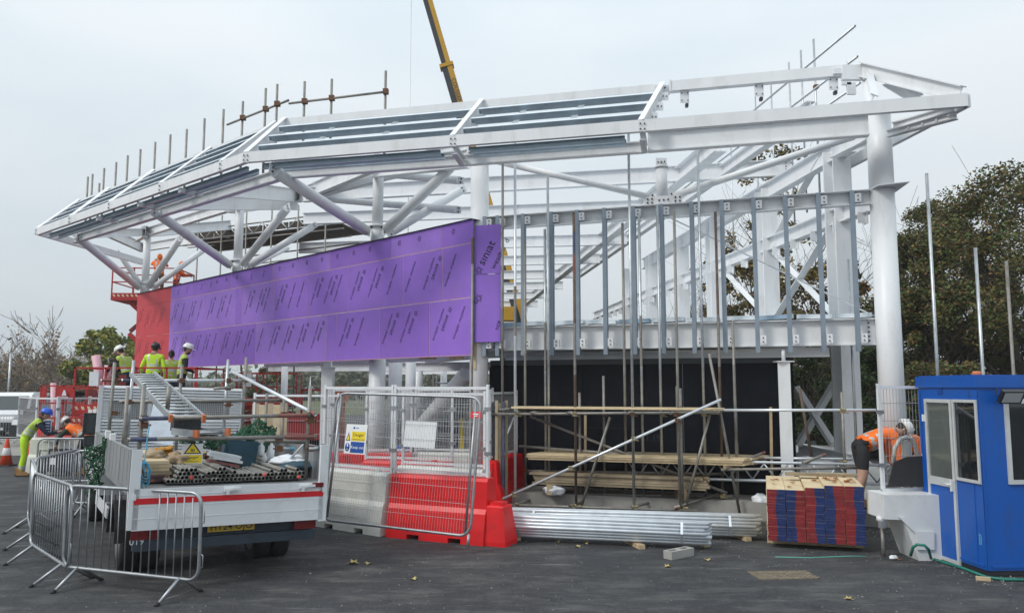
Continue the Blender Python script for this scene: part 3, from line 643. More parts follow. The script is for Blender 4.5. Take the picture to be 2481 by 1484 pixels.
m = MB(); m.box((BW / 2, BL / 2, BZ - .05), (BW, BL, .1)); m.box((BW / 2, .02, BZ - .05), (BW + .004, .03, .104)); bed = tp('cargo_bed', m, ['truck_alu'])
m = MB(); z0, z1 = .68, BZ + .005; m.box((BW / 2, -.02, (z0 + z1) / 2), (BW - .04, .03, z1 - z0))
for z in (.80, .93, 1.045): m.box((BW / 2, -.0365, z), (BW - .05, .004, .006))
tg = tp('tailgate', m, ['truck_white'])
m = MB(); m.box((BW / 2, -.039, .985), (BW - .05, .004, .062)); tp('red_stripe', m, ['stripe_red'], parent=tg)
for x in (1.0, 1.86):
    m = MB(); m.box((x, -.055, 1.075), (.12, .03, .035)); m.box((x + .07, -.07, 1.085), (.1, .03, .025)); m.box((x - .02, -.06, 1.05), (.03, .03, .06)); tp('latch', m, ['chrome_white'], parent=tg)
m = MB(); m.box((2.02, -.045, 1.09), (.13, .02, .05)); tp('side_lamp', m, ['lamp_red'], parent=tg)
for s_, x in ((0, -.015), (1, BW + .015)):
    m = MB(); m.box((x, BL / 2 + .02, BZ + .2), (.025, BL - .08, .4))
    for y in [.25 + .36 * i for i in range(11)]: m.box((x + (-.014 if s_ == 0 else .014), y, BZ + .2), (.006, .012, .37))
    m.box((x, BL / 2 + .02, BZ + .405), (.035, BL - .08, .012)); sd_ = tp('dropside', m, ['truck_alu'])
    m = MB(); m.box((x + (.04 if s_ == 0 else -.04), -.01, BZ + .0), (.10, .05, .84 if s_ == 0 else .9)); m.box((x + (.04 if s_ == 0 else -.04), -.04, BZ - .08), (.03, .02, .06)); tp('corner_post', m, ['truck_white'])
m = MB(); hz0, hz1 = BZ, 2.22; hy = BL
for i in range(24):
    z = hz0 + .02 + i * .0465
    if 1.73 < z < 2.0:
        for x0, x1 in ((0, .12), (1.92, BW)): m.box(((x0 + x1) / 2, hy, z), (x1 - x0, .03, .04))
        continue
    m.hexa([(0.03, hy - .032, z - .018), (BW - .03, hy - .032, z - .018), (BW - .03, hy + .02, z - .02), (.03, hy + .02, z - .02)], [(.03, hy - .012, z + .014), (BW - .03, hy - .012, z + .014), (BW - .03, hy + .02, z + .022), (.03, hy + .02, z + .022)])
for x in (0.0, BW): m.box((x, hy - .01, (hz0 + hz1) / 2), (.06, .06, hz1 - hz0))
m.box((BW / 2, hy + .018, hz1 - .25), (BW, .004, .5)); m.box((BW / 2, hy + .018, hz0 + .3), (BW, .004, .6))
hb = tp('headboard', m, ['truck_white'])
m = MB()
for x in [.16 + .03 * i for i in range(60)]: m.box((x, hy, 1.87), (.004, .004, .3))
for z in [1.74 + .03 * i for i in range(10)]: m.box((1.03, hy + .005, z), (1.8, .004, .004))
tp('window_mesh', m, ['chassis'], parent=hb)
m = MB()
for x in (.7, 1.25): m.box((x, hy, 1.87), (.06, .03, .3))
tp('window_bar', m, ['truck_white'], parent=hb)
# cab
m = MB(); y0, y1 = BL + .1, BL + 1.95
pr_ = [(y0, .55), (y1 + .25, .5), (y1 + .3, .95), (y1, 1.15), (y1 - .45, 1.98), (y1 - .7, 2.08), (y0, 2.08)]
n = len(pr_); k = len(m.v); m.v += [V((.1, y, z)) for y, z in pr_] + [V((2.02, y, z)) for y, z in pr_]
m.face(range(k, k + n)); m.face(range(k + 2 * n - 1, k + n - 1, -1))
for i in range(n): j = (i + 1) % n; m.face((k + j, k + i, k + n + i, k + n + j))
cab = tp('cab', m, ['truck_white'])
m = MB(); m.box((1.06, y0 - .006, 1.72), (1.5, .01, .42)); tp('rear_window', m, ['glass_dark'], parent=cab)
for x in (.094, 2.026): m = MB(); m.slab([(x, y1 - .15, 1.25), (x, y0 + .3, 1.25), (x, y0 + .3, 1.9), (x, y1 - .5, 1.9)], .006, (-1 if x < 1 else 1, 0, 0)); tp('side_window', m, ['glass_dark'], parent=cab)
a = TL(222, 1038, BL + .6); m = MB(); m.box((a.x, a.y, a.z + .08), (.25, .09, .34)); m.box((a.x + .02, a.y, a.z - .19), (.23, .09, .17)); m.path([(a.x + .1, a.y, a.z + .2), (.1, a.y + .1, a.z + .1)], .015); m.path([(a.x + .1, a.y, a.z - .2), (.1, a.y + .1, a.z - .2)], .015); mi_ = tp('mirror', m, ['black_plastic'])
m = MB(); m.box((a.x + .01, a.y - .047, a.z + .08), (.2, .004, .28)); m.box((a.x + .02, a.y - .047, a.z - .19), (.18, .004, .12)); tp('mirror_glass', m, ['glass_dark'], parent=mi_)
# chassis, wheels, lamps
m = MB()
for x in (.65, 1.45): m.box((x, BL / 2 + .75, .82), (.08, BL + 1.2, .2))
for y in (.1, 1.3, 2.4, 3.6): m.box((BW / 2, y, .86), (1.6, .08, .12))
m.box((BW / 2, 1.35, .4), (1.5, .12, .12)); m.tube((1.05, 1.4, .45), (1.05, 4.5, .6), .05); m.box((1.05, 2.5, .66), (.5, .8, .3)); tp('chassis_frame', m, ['chassis'])
m = MB(); m.box((BW / 2, .12, .5), (BW - .12, .1, .11)); m.box((BW / 2, .17, .62), (BW - .16, .06, .16)); bump_ = tp('rear_bumper', m, ['bumper_blue'])
for x in (.16, BW - .2): m = MB(); m.box((x, .06, .62), (.26, .03, .1)); tp('tail_lamp', m, ['lamp_red'], parent=bump_)
a = TL(561, 1266, .09); m = MB(); m.box((a.x, .09, .655), (.52, .015, .115)); m.text('HY24 OJO', (a.x, .082, .615), (1, 0, 0), (0, 0, 1), .105, 1, align='CENTER', nrm=V((0, -1, 0))); tp('number_plate', m, ['plate_yellow', 'ink'], parent=bump_)
def wheel(x, y, w_=.2, r=.335):
    m = MB(); rot = Matrix.Rotation(R(90), 3, 'Y'); m.lathe((x, y, r), [(r * .6, -w_ / 2), (r * .93, -w_ / 2), (r, -w_ * .36), (r, w_ * .36), (r * .93, w_ / 2), (r * .6, w_ / 2)], 26, 0, rot); t_ = tp('wheel', m, ['rubber'])
    m = MB(); m.lathe((x, y, r), [(.06, -w_ / 2 - .006), (r * .58, -w_ / 2 - .004), (r * .6, -w_ / 2 + .02), (r * .6, w_ / 2 - .02), (r * .58, w_ / 2 + .004), (.06, w_ / 2 + .006)], 20, 0, rot); tp('rim', m, ['truck_alu'], parent=t_)
for x in (.16, .40, 1.72, 1.96): wheel(x, 1.35)
for x in (.18, 1.94): wheel(x, BL + 1.35, .22)
for s_ in (0, 1):
    m = MB(); x = .27 if not s_ else 1.85
    for i in range(9):
        t0, t1 = math.pi * i / 9, math.pi * (i + 1) / 9; m.hexa([(x - .3, 1.35 + .42 * math.cos(t0), .4 + .42 * math.sin(t0)), (x + .25, 1.35 + .42 * math.cos(t0), .4 + .42 * math.sin(t0)), (x + .25, 1.35 + .42 * math.cos(t1), .4 + .42 * math.sin(t1)), (x - .3, 1.35 + .42 * math.cos(t1), .4 + .42 * math.sin(t1))], [(x - .3, 1.35 + .44 * math.cos(t0), .4 + .44 * math.sin(t0)), (x + .25, 1.35 + .44 * math.cos(t0), .4 + .44 * math.sin(t0)), (x + .25, 1.35 + .44 * math.cos(t1), .4 + .44 * math.sin(t1)), (x - .3, 1.35 + .44 * math.cos(t1), .4 + .44 * math.sin(t1))])
    tp('mudguard', m, ['black_plastic'])
m = MB(); m.box((-.02, 2.6, .62), (.03, 1.5, .13)); tp('side_guard', m, ['truck_white'])
m = MB(); m.text('019', (.02, .063, .52), (1, 0, 0), (0, 0, 1), .1, 0, nrm=V((0, -1, 0))); tp('fleet_number', m, ['plastic_white'], parent=bump_)
# tube rack on the bed
rack = thing('tube_rack', 'rack of worn scaffold tubes standing on the truck bed', 'tube rack', mtx=TM.copy())
def rp(name, mb, mats, label=None): return tag(mb.build(name, mats, rack, local=True), label)
def coup(mb, p, mi, s_=.05): mb.box(p, (s_ * 1.7, s_ * 1.7, s_ * 1.5), mi=mi); mb.tube(V(p) + V((-s_ * 1.6, 0, 0)), V(p) + V((s_ * 1.6, 0, 0)), .012, 6, mi)
PW = [(278, 877, 3.9, .0, 'tube_old'), (310, 937, 2.0, 0, 'tube_old'), (349, 931, .35, 0, 'tube_old'), (410, 934, .36, 990, 'tube_old'), (441, 884, 3.95, 0, 'tube_old'), (553, 870, 3.95, 0, 'tube_galv'), (597, 865, 3.95, 0, 'tube_old'), (647, 952, 3.0, 0, 'tube_old'), (688, 965, 2.0, 0, 'tube_old'), (752, 934, .35, 0, 'tube_old'), (324, 872, 3.95, 0, 'tube_galv')]
for x, y, d, yb, mt in PW:
    t = TL(x, y, d); b = V((t.x, d, BZ)) if not yb else V((t.x, d, TL(x, yb, d).z)); m = MB(); m.pipe(b, t, .0242, .004, 10); rp('rack_post', m, [mt])
RR = [((244, 921), (619, 921), 4.0, 'tube_bright'), ((288, 973), (688, 968.5), 2.06, 'tube_old'), ((336, 1013.6), (752, 1005), .29, 'tube_old'), ((308, 1064), (767, 1057), .29, 'tube_old'), ((640, 1066), (749, 1071), .42, 'tube_old'), ((676, 1086), (712, 1086), .4, 'tube_galv'), ((747, 1086), (781, 1086), .3, 'tube_galv'), ((518, 941), (565, 938), 3.6, 'tube_old')]
for i, (a, b, d, mt) in enumerate(RR):
    a_ = TL(*a, d); b_ = TL(*b, d); m = MB(); dd = (b_ - a_).normalized(); m.pipe(a_, b_, .0242, .004, 10)
    if i in (2, 3): m.tube(a_ + dd * .03, a_ + dd * .3, .0248, 10, 1, caps=False); m.tube(b_ - dd * .4, b_ - dd * .04, .0248, 10, 2, caps=False)
    if i == 0: m.tube(a_ + dd * .01, a_ + dd * .28, .0248, 10, 2, caps=False); m.tube(a_ + dd * .3, a_ + dd * .5, .0248, 10, 1, caps=False)
    if i == 6: m.tube(b_ - dd * .05, b_, .0255, 10, 2, caps=False)
    if i == 5: m.tube(b_ - dd * .05, b_, .0255, 10, 3, caps=False)
    rp('rack_rail', m, [mt, 'paint_blue', 'paint_red', 'rope_blue'])
for x, y, d in ((349, 1013, .32), (752, 1005, .32), (349, 1063, .32), (752, 1057, .32), (688, 969, 2.03), (310, 973, 2.03), (278, 921, 3.95), (441, 921, 3.95), (553, 921, 3.95), (597, 921, 3.95), (676, 1060, .33), (349, 1029, .35), (278, 1000, 3.9), (752, 1018, .33), (553, 940, 3.7), (553, 980, 3.9), (688, 1003, 1.9), (752, 1086, .33), (676, 1086, .4)):
    m = MB(); coup(m, TL(x, y, d), 0, .045); rp('coupler', m, ['coupler_rust'])
a, b = TL(562, 899, 3.2), TL(764, 1003, .22); m = MB(); m.pipe(a, b, .0242, .004, 12); d_ = (b - a).normalized(); m.tube(b - d_ * .14, b, .0248, 12, 1, caps=False)
tag(m.build('scaffold_tube', ['tube_bright', 'paint_red'], None, None) if False else m.build('scaffold_tube', ['tube_bright', 'paint_red'], None), 'bright scaffold tube slanting down across the right of the truck rack', 'scaffold tube'); bpy.data.objects['scaffold_tube'].matrix_world = TM
# ladders
def ladder(a0, a1, b0, b1, n, label, w_=.03, caps=True):
    t = thing('ladder', label, 'ladder', mtx=TM.copy())
    for p, q in ((a0, a1), (b0, b1)):
        m = MB(); m.bar(p, q, .028, .075); st = m.build('stile', ['tube_galv'], t, local=True)
        if caps: m = MB(); d = (q - p).normalized(); m.bar(q - d * .02, q + d * .05, .036, .082); m.build('end_cap', ['orange_cap'], st, local=True)
    for i in range(n):
        u = (i + .5) / n; m = MB(); m.tube(a0.lerp(a1, u), b0.lerp(b1, u), .015, 8); m.build('rung', ['tube_galv'], t, local=True)
    return t
ladder(TL(316, 905, 4.06), TL(413, 1012, .22), TL(373, 904, 4.06), TL(493, 1012, .22), 16, 'aluminium ladder with orange end caps leaning along the top of the truck rack')
ladder(TL(417, 1044, .5), TL(473, 1050, .2), TL(470, 1042, .8), TL(550, 1046, .2), 4, 'short aluminium ladder section with orange caps lying on the lower rack rail')
# tubes lying on the bed, open ends towards the camera
tube_px = [(x, 727 - i * .9, 0) for i, x in enumerate((185, 237, 283, 328, 375, 422, 468, 512, 558, 610))] + [(670, 708, 0), (722, 706, 0), (768, 706, 0), (820, 704, 0), (873, 702, 0), (925, 700, 0), (971, 699, 0), (1018, 698, 0), (1063, 697, 0), (1108, 695, 0), (1155, 692, 0), (1203, 690, 0), (1250, 689, 0), (1295, 688, 0), (1340, 686, 0), (1385, 685, 0), (1431, 683, 0), (1478, 680, 0), (1523, 678, 0), (1570, 678, 0), (1618, 676, 0), (1665, 675, 0), (1712, 671, 1), (1757, 668, 0),
  (305, 682, 0), (352, 680, 0), (402, 677, 0), (455, 676, 1), (507, 674, 0), (555, 672, 0), (598, 670, 0), (790, 664, 0), (325, 636, 0), (375, 634, 0), (425, 633, 0), (478, 632, 0), (525, 630, 0), (352, 595, 0), (400, 593, 0), (457, 592, 0), (505, 590, 0), (660, 633, 0), (712, 622, 0), (765, 622, 0), (812, 622, 0), (868, 622, 0), (962, 616, 0),
  (887, 660, 0), (938, 658, 0), (990, 656, 0), (1035, 654, 0), (1080, 652, 0), (1130, 650, 0), (1210, 648, 0), (1262, 646, 0), (1310, 645, 1), (1355, 645, 0), (1402, 642, 0), (1450, 638, 0), (1497, 637, 0), (1540, 634, 0), (1586, 633, 0), (1636, 632, 0), (1680, 630, 0), (1722, 628, 0), (1765, 626, 0), (795, 580, 0), (843, 578, 0), (1395, 605, 0), (1515, 595, 0), (1558, 594, 0), (1700, 588, 0)]
tr = random.Random(5); mat('red_plug', (.75, .10, .08), .5)
tv = {}
for i, (zx, zy, red) in enumerate(tube_px):
    p = TL(369.2 + zx * .20727, 1015.3 + zy * .20727, .16 + tr.uniform(0, .08)); L_ = tr.uniform(1.2, 2.6) if zy < 640 else tr.uniform(2.2, 3.0)
    sk = tr.uniform(-.02, .02); q = p + V((sk * L_, L_, tr.uniform(-.005, .01)))
    m = MB(); m.pipe(p - V(p), q - V(p), .0235, .004, 12, 0, 1)  # near-black bore faces: the shade inside the steel tube is painted on
    if red: m.lathe((0, -.004, 0), [(.0235, 0), (.022, .006)], 12, 2, Matrix.Rotation(R(90), 3, 'X'))
    o = m.build('scaffold_tube', ['tube_old', 'rubber', 'red_plug'], None); o.matrix_world = TM @ Matrix.Translation(p)
    lab = 'worn grey scaffold tube with its end plugged red among the tubes on the truck bed' if red else ('short worn scaffold tube lying loose on top of the tube pile on the truck bed' if zy < 612 and zx > 700 else ('worn scaffold tube in the taller left heap on the truck bed, open end showing' if zx < 620 else 'worn scaffold tube lying in the long low pile on the truck bed, open end showing'))
    tag(o, lab, 'scaffold tube', 'worn tubes lying on the truck bed')
# cargo
def tsolo(name, mb, mats, label, cat, group=None):
    o = mb.build(name, mats, None); o.matrix_world = TM; return tag(o, label, cat, group)
for i, (y, mt, h) in enumerate(((1160, 'tb', 0), (1150, 'tb', 0), (1140, 'timber_old', 0), (1131, 'timber', 0), (1121, 'timber', 0), (1113, 'timber_new', 0))):
    a = TL(352 + (i % 3) * 2, y, .45); b = TL(417 - (i % 2) * 6, y - 1, .45); m = MB(); z = BZ + .02 + i * .04
    m.box(((a.x + b.x) / 2, 1.4, z + .02), (b.x - a.x, 1.9, .036), mi=0)
    if mt == 'tb': m.box((a.x + .1, .447, z + .02), (.19, .004, .034), mi=1 + i % 2); m.box((b.x - .1, .447, z + .02), (.17, .004, .034), mi=2 - i % 2)
    tsolo('timber_board', m, ['timber_old' if mt == 'tb' else mt, 'paint_red', 'paint_blue'], ['red and blue ended board at the foot of the board pile on the truck', 'red and blue ended board second from the bottom of the pile on the truck', 'dark old board in the middle of the board pile on the truck', 'brown board fourth from the bottom of the pile on the truck', 'brown board just under the top of the pile on the truck', 'pale board on top of the board pile on the truck'][i], 'board', 'boards piled at the left of the truck bed')
def lump(c, r, seed, k=.25, n=26):
    from mathutils import noise as mn
    m = MB(); q = random.Random(seed); c = V(c); so_ = V((seed * 3.1, seed * 1.7, 0))
    prof = []; rows_ = 16; base = len(m.v)
    for i in range(rows_ + 1):
        th = math.pi * i / rows_
        for j in range(n):
            ph = 2 * math.pi * j / n; u_ = V((math.sin(th) * math.cos(ph), math.sin(th) * math.sin(ph), -math.cos(th))); s_ = 1 + k * (1.3 * mn.noise(u_ * 1.7 + so_) - .9 * abs(mn.noise(u_ * 4 + so_)) + .5 * mn.noise(u_ * 8 + so_)); m.v.append(c + V((r[0] * math.sin(th) * math.cos(ph) * s_, r[1] * math.sin(th) * math.sin(ph) * s_, -r[2] * math.cos(th) * s_)))
    for i in range(rows_):
        for j in range(n): j2 = (j + 1) % n; m.face((base + i * n + j, base + i * n + j2, base + (i + 1) * n + j2, base + (i + 1) * n + j), 0, True)
    return m
a = TL(432, 1112, .9); tsolo('sack', lump(a, (.13, .16, .10), 2, .35), ['sack'], 'beige half filled sack slumped beside the danger sign on the truck', 'sack')
a = TL(395, 1094, 1.3); tsolo('bag', lump(a, (.14, .16, .07), 4, .6), ['bag_yellow'], 'crumpled yellow bag behind the boards on the truck', 'bag')
a = TL(372, 1103, 1.0); tsolo('sack', lump(a, (.14, .18, .08), 6, .2), ['sack'], 'flat torn sack on the boards at the left of the truck', 'sack')
a = TL(705, 1118, 1.0); tsolo('sack', lump(a, (.3, .3, .1), 8, .25), ['plastic_white'], 'crumpled white plastic sack at the right of the truck bed', 'sack')
a = TL(725, 1128, .7); tsolo('bag', lump(a, (.24, .2, .06), 9, .25), ['case_teal'], 'dark blue bag lying under the white sack on the truck', 'bag')
m = MB(); a = TL(700, 1110, .8); b = TL(744, 1066, .8); m.slab([a, a + V((.04, .1, -.06)), b + V((.01, .1, -.01)), b], .01, (0, -1, 0)); tsolo('plastic_strip', m, ['plastic_white'], 'white plastic strip sticking up out of the sack on the truck', 'plastic strip')
a = TL(579, 1098, 1.2); m = MB(); m.box(a, (.42, .16, .34), Matrix.Rotation(.12, 3, 'Y')); m.box(a + V((0, -.085, -.02)), (.34, .02, .22), Matrix.Rotation(.12, 3, 'Y')); m.path([a + V((-.1, 0, .16)), a + V((-.1, 0, .22)), a + V((.1, 0, .2)), a + V((.1, 0, .15))], .015); tsolo('tool_case', m, ['case_teal'], 'dark teal plastic tool case standing on the truck bed', 'tool case')
for i, (x, y, mt) in enumerate(((545, 1100, 'plastic_white'), (541, 1106, 'plastic_white'), (548, 1112, 'sign_white'), (540, 1121, 'paint_red'))):
    a = TL(x, y, .9); m = MB(); m.box(a, (.36, .22, .03), Matrix.Rotation(.2, 3, 'Y')); tsolo('plastic_sheet', m, [mt], ['white sheet on top of the leaning pile beside the tool case', 'white sheet second in the pile beside the tool case', 'white sheet third in the pile beside the tool case', 'red board under the white sheets on the truck'][i], 'sheet', 'sheets piled on the truck bed')
a = TL(525, 1085, 1.5); m = MB(); m.slab([TL(520, 1104, 1.4), TL(556, 1104, 1.4), TL(563, 1070, 1.5), TL(534, 1070, 1.5)], .02, (0, -1, 0)); tsolo('leaning_board', m, ['deck_dark'], 'dark panel leaning against the slatted headboard beside the tool case', 'panel')
def danger(mb, c, xd, yd, w_, h_, nrm):
    c = V(c); xd = V(xd); yd = V(yd); n = V(nrm)
    mb.slab([c - xd * w_ / 2 - yd * h_ / 2, c + xd * w_ / 2 - yd * h_ / 2, c + xd * w_ / 2 + yd * h_ / 2, c - xd * w_ / 2 + yd * h_ / 2], .008, n, 0)
    f = c + n * .0085; mb.slab([f + xd * x * w_ + yd * y * h_ for x, y in ((-.46, -.47), (.46, -.47), (.46, -.06), (-.46, -.06))], .001, n, 1)
    mb.slab([f + xd * x * w_ + yd * y * h_ for x, y in ((-.44, 0), (.44, 0), (0, .62))], .001, n, 2); mb.slab([f + n * .0012 + xd * x * w_ + yd * y * h_ for x, y in ((-.33, .05), (.33, .05), (0, .5))], .001, n, 1)
    mb.text('Danger', f - yd * h_ * .24, xd, yd, h_ * .2, 2, nrm=n, lift=.002, align='CENTER')
    mb.text('Scaffolding incomplete', f - yd * h_ * .4, xd, yd, h_ * .07, 2, nrm=n, lift=.002, align='CENTER')
    for k in (-.07, 0, .07): mb.slab([f + n * .0024 + xd * (k + x) * w_ + yd * y * h_ for x, y in ((-.02, .1), (.02, .1), (.02, .24), (-.02, .24))], .0006, n, 2)
a = TL(466, 1098, .8); m = MB(); danger(m, a, (1, 0, 0), (0, .15, 1), .235, .235, (0, -1, 0)); tsolo('danger_sign', m, ['sign_white', 'sign_yellow', 'ink'], 'yellow warning sign reading Danger propped on the truck bed', 'sign')
a = TL(450, 1028, .75); m = MB(); m.box(a, (.3, .25, .15)); q = random.Random(2)
for i in range(60): m.box(a + V((q.uniform(-.14, .14), -.127, q.uniform(-.07, .07))), (q.uniform(.015, .04), .004, .012), Matrix.Rotation(q.uniform(0, 3), 3, 'Y'), mi=1)
tsolo('crate', m, ['black_plastic', 'glass_dark'], 'black plastic crate under the ladder foot on the truck rack', 'crate')
# door like pane leaning against the headboard
mat('pane_film', (.52, .57, .63), .25, 0, .2, 3, dirt=(.3, .33, .38), dirtamt=.6, dirtscale=6)
m = MB(); m.slab([TL(352, 1070, 2.9), TL(418, 1077, 2.9), TL(424, 968, 3.6), TL(374, 962, 3.6)], .03, (0, -1, 0)); tsolo('wrapped_sheet', m, ['pane_film'], 'film wrapped grey panel leaning against the truck headboard', 'panel')
for i, (x, y, h) in enumerate(((612, 1078, .12), (636, 1086, .16), (570 + 50, 1094, .07))):
    a = TL(x + 20, y + 25, 1.3); m = MB(); m.lathe(a, [(.04, 0), (.045, .02), (.045, h), (.02, h + .03), (.015, h + .05)], 12); tsolo('bottle', m, ['plastic_white'], ['short white bottle on the truck bed', 'tall white bottle on the truck bed', 'small white pot on the truck bed'][i] + ' left of the white sack', 'bottle')
m = MB(); a = TL(500, 1088, 1.8); rr = [V((a.x + .24 * math.cos(t), a.y + .02 * math.sin(3 * t), a.z + .2 * math.sin(t))) for t in [i * .3 for i in range(42)]]; m.path(rr, .022, 6); tsolo('hose_coil', m, ['rubber'], 'coiled black hose behind the danger sign on the truck', 'hose')
# rope hanging at the rear left post
m = MB(); q = random.Random(8); base = TL(352, 1100, .2); pts = [TL(362, 1029, .27), TL(357, 1060, .24), TL(353, 1095, .2), TL(350, 1120, .15)]
for lp in range(5):
    for t in range(8): pts.append(TL(354 + (7 + 2.2 * lp) * math.cos(t * .8) + q.uniform(-3, 3) - lp * 1.2, 1136 + lp * 3 + (18 + 4 * lp) * math.sin(t * .8) + q.uniform(-3, 3), .08 + .02 * lp))
m.path(pts, .007, 5); tsolo('rope', m, ['rope_blue'], 'blue rope looped over the rear left post of the truck', 'rope')
# green debris netting
def net(pts_grid, name, label, r=.004, seed=1, jit=.03):
    q = random.Random(seed); m = MB(); rws = len(pts_grid); cl = len(pts_grid[0])
    g_ = [[V(p) + V((q.uniform(-jit, jit), q.uniform(-jit, jit), q.uniform(-jit, jit))) for p in row] for row in pts_grid]
    for i in range(rws): m.path(g_[i], r, 4)
    for j in range(cl): m.path([g_[i][j] for i in range(rws)], r, 4)
    for i in range(rws - 1):
        for j in range(0, cl - 1): m.path([g_[i][j], g_[i + 1][j + 1]], r * .8, 3)
    return tsolo(name, m, ['net_green'], label, 'netting')
gr = [[TL(545 + (u / 24) * 120, 1062 - (1 - abs(u / 24 - .68) * 1.9 if abs(u / 24 - .68) < .5 else .05) * 48 * (v / 12), 1.2 + .5 * (v / 12)) for u in range(25)] for v in range(13)]
net(gr, 'debris_netting', 'green debris netting bunched over the rack rail at the right of the truck', .008, 3, .05)
gr = [[TL(440 + u * 7, 1064 + v * 4 * (1 - abs(u - 8) / 16), 1.0) for u in range(17)] for v in range(5)]
net(gr, 'debris_netting', 'green debris netting hanging below the rack rail above the danger sign', .006, 4, .03)
gr = [[TL(232 + u * 4.2 + v * .8, 1090 - 34 * (u / 14) ** 1.5 + v * 9 * (1 - u / 22) + 8 * math.sin(u * 1.3), 3.2 - u * .05) + V((-.12, 0, 0)) for u in range(14)] for v in range(13)]
net(gr, 'debris_netting', 'dark green netting draped over the left dropside of the truck', .007, 5, .07)
for i, (x, y) in enumerate(((322, 1086), (345, 1090))):
    a = TL(x, y, 2.6 if i == 0 else 2.0); m = MB(); m.box(V((-.02, a.y, BZ + .45)), (.06, .16, .1 - .02 * i)); tsolo('paper_roll', m, ['sign_white'], ['larger', 'smaller'][i] + ' white packet resting on the truck dropside by the netting', 'packet')

fq = random.Random(44)
for i in range(26):
    zx = fq.uniform(960, 1800) if i % 3 else fq.uniform(560, 700); p = TL(369.2 + zx * .20727, 1015.3 + fq.uniform(500, 560) * .20727, fq.uniform(1.9, 3.2)); p.z = BZ + fq.uniform(.03, .16)
    m = MB(); ro = Matrix.Rotation(fq.uniform(0, 3), 3, 'Z') @ Matrix.Rotation(fq.uniform(0, 3), 3, 'X'); m.box(p, (.07, .09, .05), ro); m.tube(p + ro @ V((-.06, 0, .02)), p + ro @ V((.07, 0, .02)), .011, 6); m.tube(p + ro @ V((0, -.06, 0)), p + ro @ V((0, .06, 0)), .03, 8)
    tsolo('scaffold_fitting', m, ['coupler_rust' if i % 2 else 'coupler_brass'], 'scaffold fitting lying loose in the heap behind the tubes on the truck bed', 'fitting', 'loose fittings on the truck bed')
for i, (x0, y0, d0, x1, y1, d1, mt) in enumerate(((600, 1120, 3.3, 700, 1108, 2.2, 'tube_old'), (560, 1110, 3.2, 640, 1122, 2.0, 'tube_galv'), (505, 1072, 3.6, 640, 1066, 3.4, 'tube_old'))):
    a, b = TL(x0, y0, d0), TL(x1, y1, d1); m = MB(); m.pipe(a, b, .0242, .004, 10); tsolo('scaffold_tube', m, [mt], ['worn tube lying crosswise behind the tube pile on the truck', 'brighter tube lying crosswise behind the tube pile on the truck', 'worn tube lying level against the slatted headboard of the truck'][i], 'scaffold tube')
gr = [[TL(505 + u * 6.2, 1070 + 10 * math.sin(u * .7) + v * 5 * (1 - abs(u - 13) / 20), 2.2 + .2 * math.sin(u)) for u in range(27)] for v in range(7)]
net(gr, 'debris_netting', 'dark green netting heaped over the load in the middle of the truck bed', .007, 15, .05)
# ---------------- crowd barriers
mat('barrier_galv', (.36, .38, .40), .42, .7, .15, 8, dirt=(.18, .17, .16), dirtamt=.4, dirtscale=5)
fa, fb = G(188, 1420), G(435, 1449); BLEN = (fb - fa).length * 1.33
def rrect(w_, z0, z1, r, y=0.0, n=5):
    pts = []
    for cx, cz, a0 in ((w_ / 2 - r, z0 + r, -90), (w_ / 2 - r, z1 - r, 0), (-w_ / 2 + r, z1 - r, 90), (-w_ / 2 + r, z0 + r, 180)):
        for i in range(n + 1): a = R(a0 + 90 * i / n); pts.append(V((cx + r * math.cos(a), y, cz + r * math.sin(a))))
    return pts
def crowd_barrier(label, group):
    t = thing('crowd_barrier', label, 'crowd barrier', group=group); w_ = BLEN
    m = MB(); m.path(rrect(w_, .2, 1.09, .13), .019, 10, closed=True); m.build('tube_frame', ['barrier_galv'], t)
    m = MB(); nb = 16
    for i in range(nb): x = -w_ / 2 + w_ * (i + 1) / (nb + 1); z = 1.08 - (.04 if i in (0, nb - 1) else 0); m.tube((x, 0, .205 + (.03 if i in (0, nb - 1) else 0)), (x, 0, z), .0075, 6)
    m.build('grille_bars', ['barrier_galv'], t)
    for x in (-w_ * .375, w_ * .375):
        m = MB(); m.path([(x, -.3, .012), (x, -.03, .2), (x, .03, .2), (x, .3, .012)], .018, 8); m.tube((x, -.26, .045), (x, .26, .045), .004, 5); f = m.build('foot', ['barrier_galv'], t)
        m = MB(); m.tube((x, -.325, .0), (x, -.285, .024), .021, 8); m.tube((x, .325, .0), (x, .285, .024), .021, 8); m.build('foot_cap', ['rubber'], f)
    for z in (.4, .85): m = MB(); m.path([(w_ / 2 + .018, 0, z - .07), (w_ / 2 + .045, 0, z - .06), (w_ / 2 + .045, 0, z + .06), (w_ / 2 + .018, 0, z + .07)], .006, 6); m.build('hook', ['barrier_galv'], t)
    m = MB(); m.box((-w_ / 2 + .12, -.012, .82), (.12, .004, .12)) if False else m.box((0, 0, 1.109), (.1, .02, .004)); m.build('tag_plate', ['barrier_galv'], t)
    return t
CB = None
def barrier(a, b, label, group='grey crowd barriers', g2=None):
    global CB
    a = V(a); b = V(b); c = (a + b) / 2; d = b - a; rz = math.atan2(d.y, d.x)
    if CB is None: CB = crowd_barrier(label, group); CB.matrix_world = Matrix.Translation(xyz(c, 0)) @ Matrix.Rotation(rz, 4, 'Z'); return CB
    return dup(CB, xyz(c, 0), rz, label, group)
barrier(fa, fb, 'crowd barrier standing in front of the truck tailgate, nearest of the row')
b2a, b2b = G(87, 1365), G(143, 1405); barrier(b2a, b2b, 'crowd barrier seen nearly end on beside the front barrier')
d = (b2b - b2a).normalized(); p = G(80, 1352); q = G(64, 1270); barrier(p, q, 'crowd barrier seen edge on beyond the end on barrier')
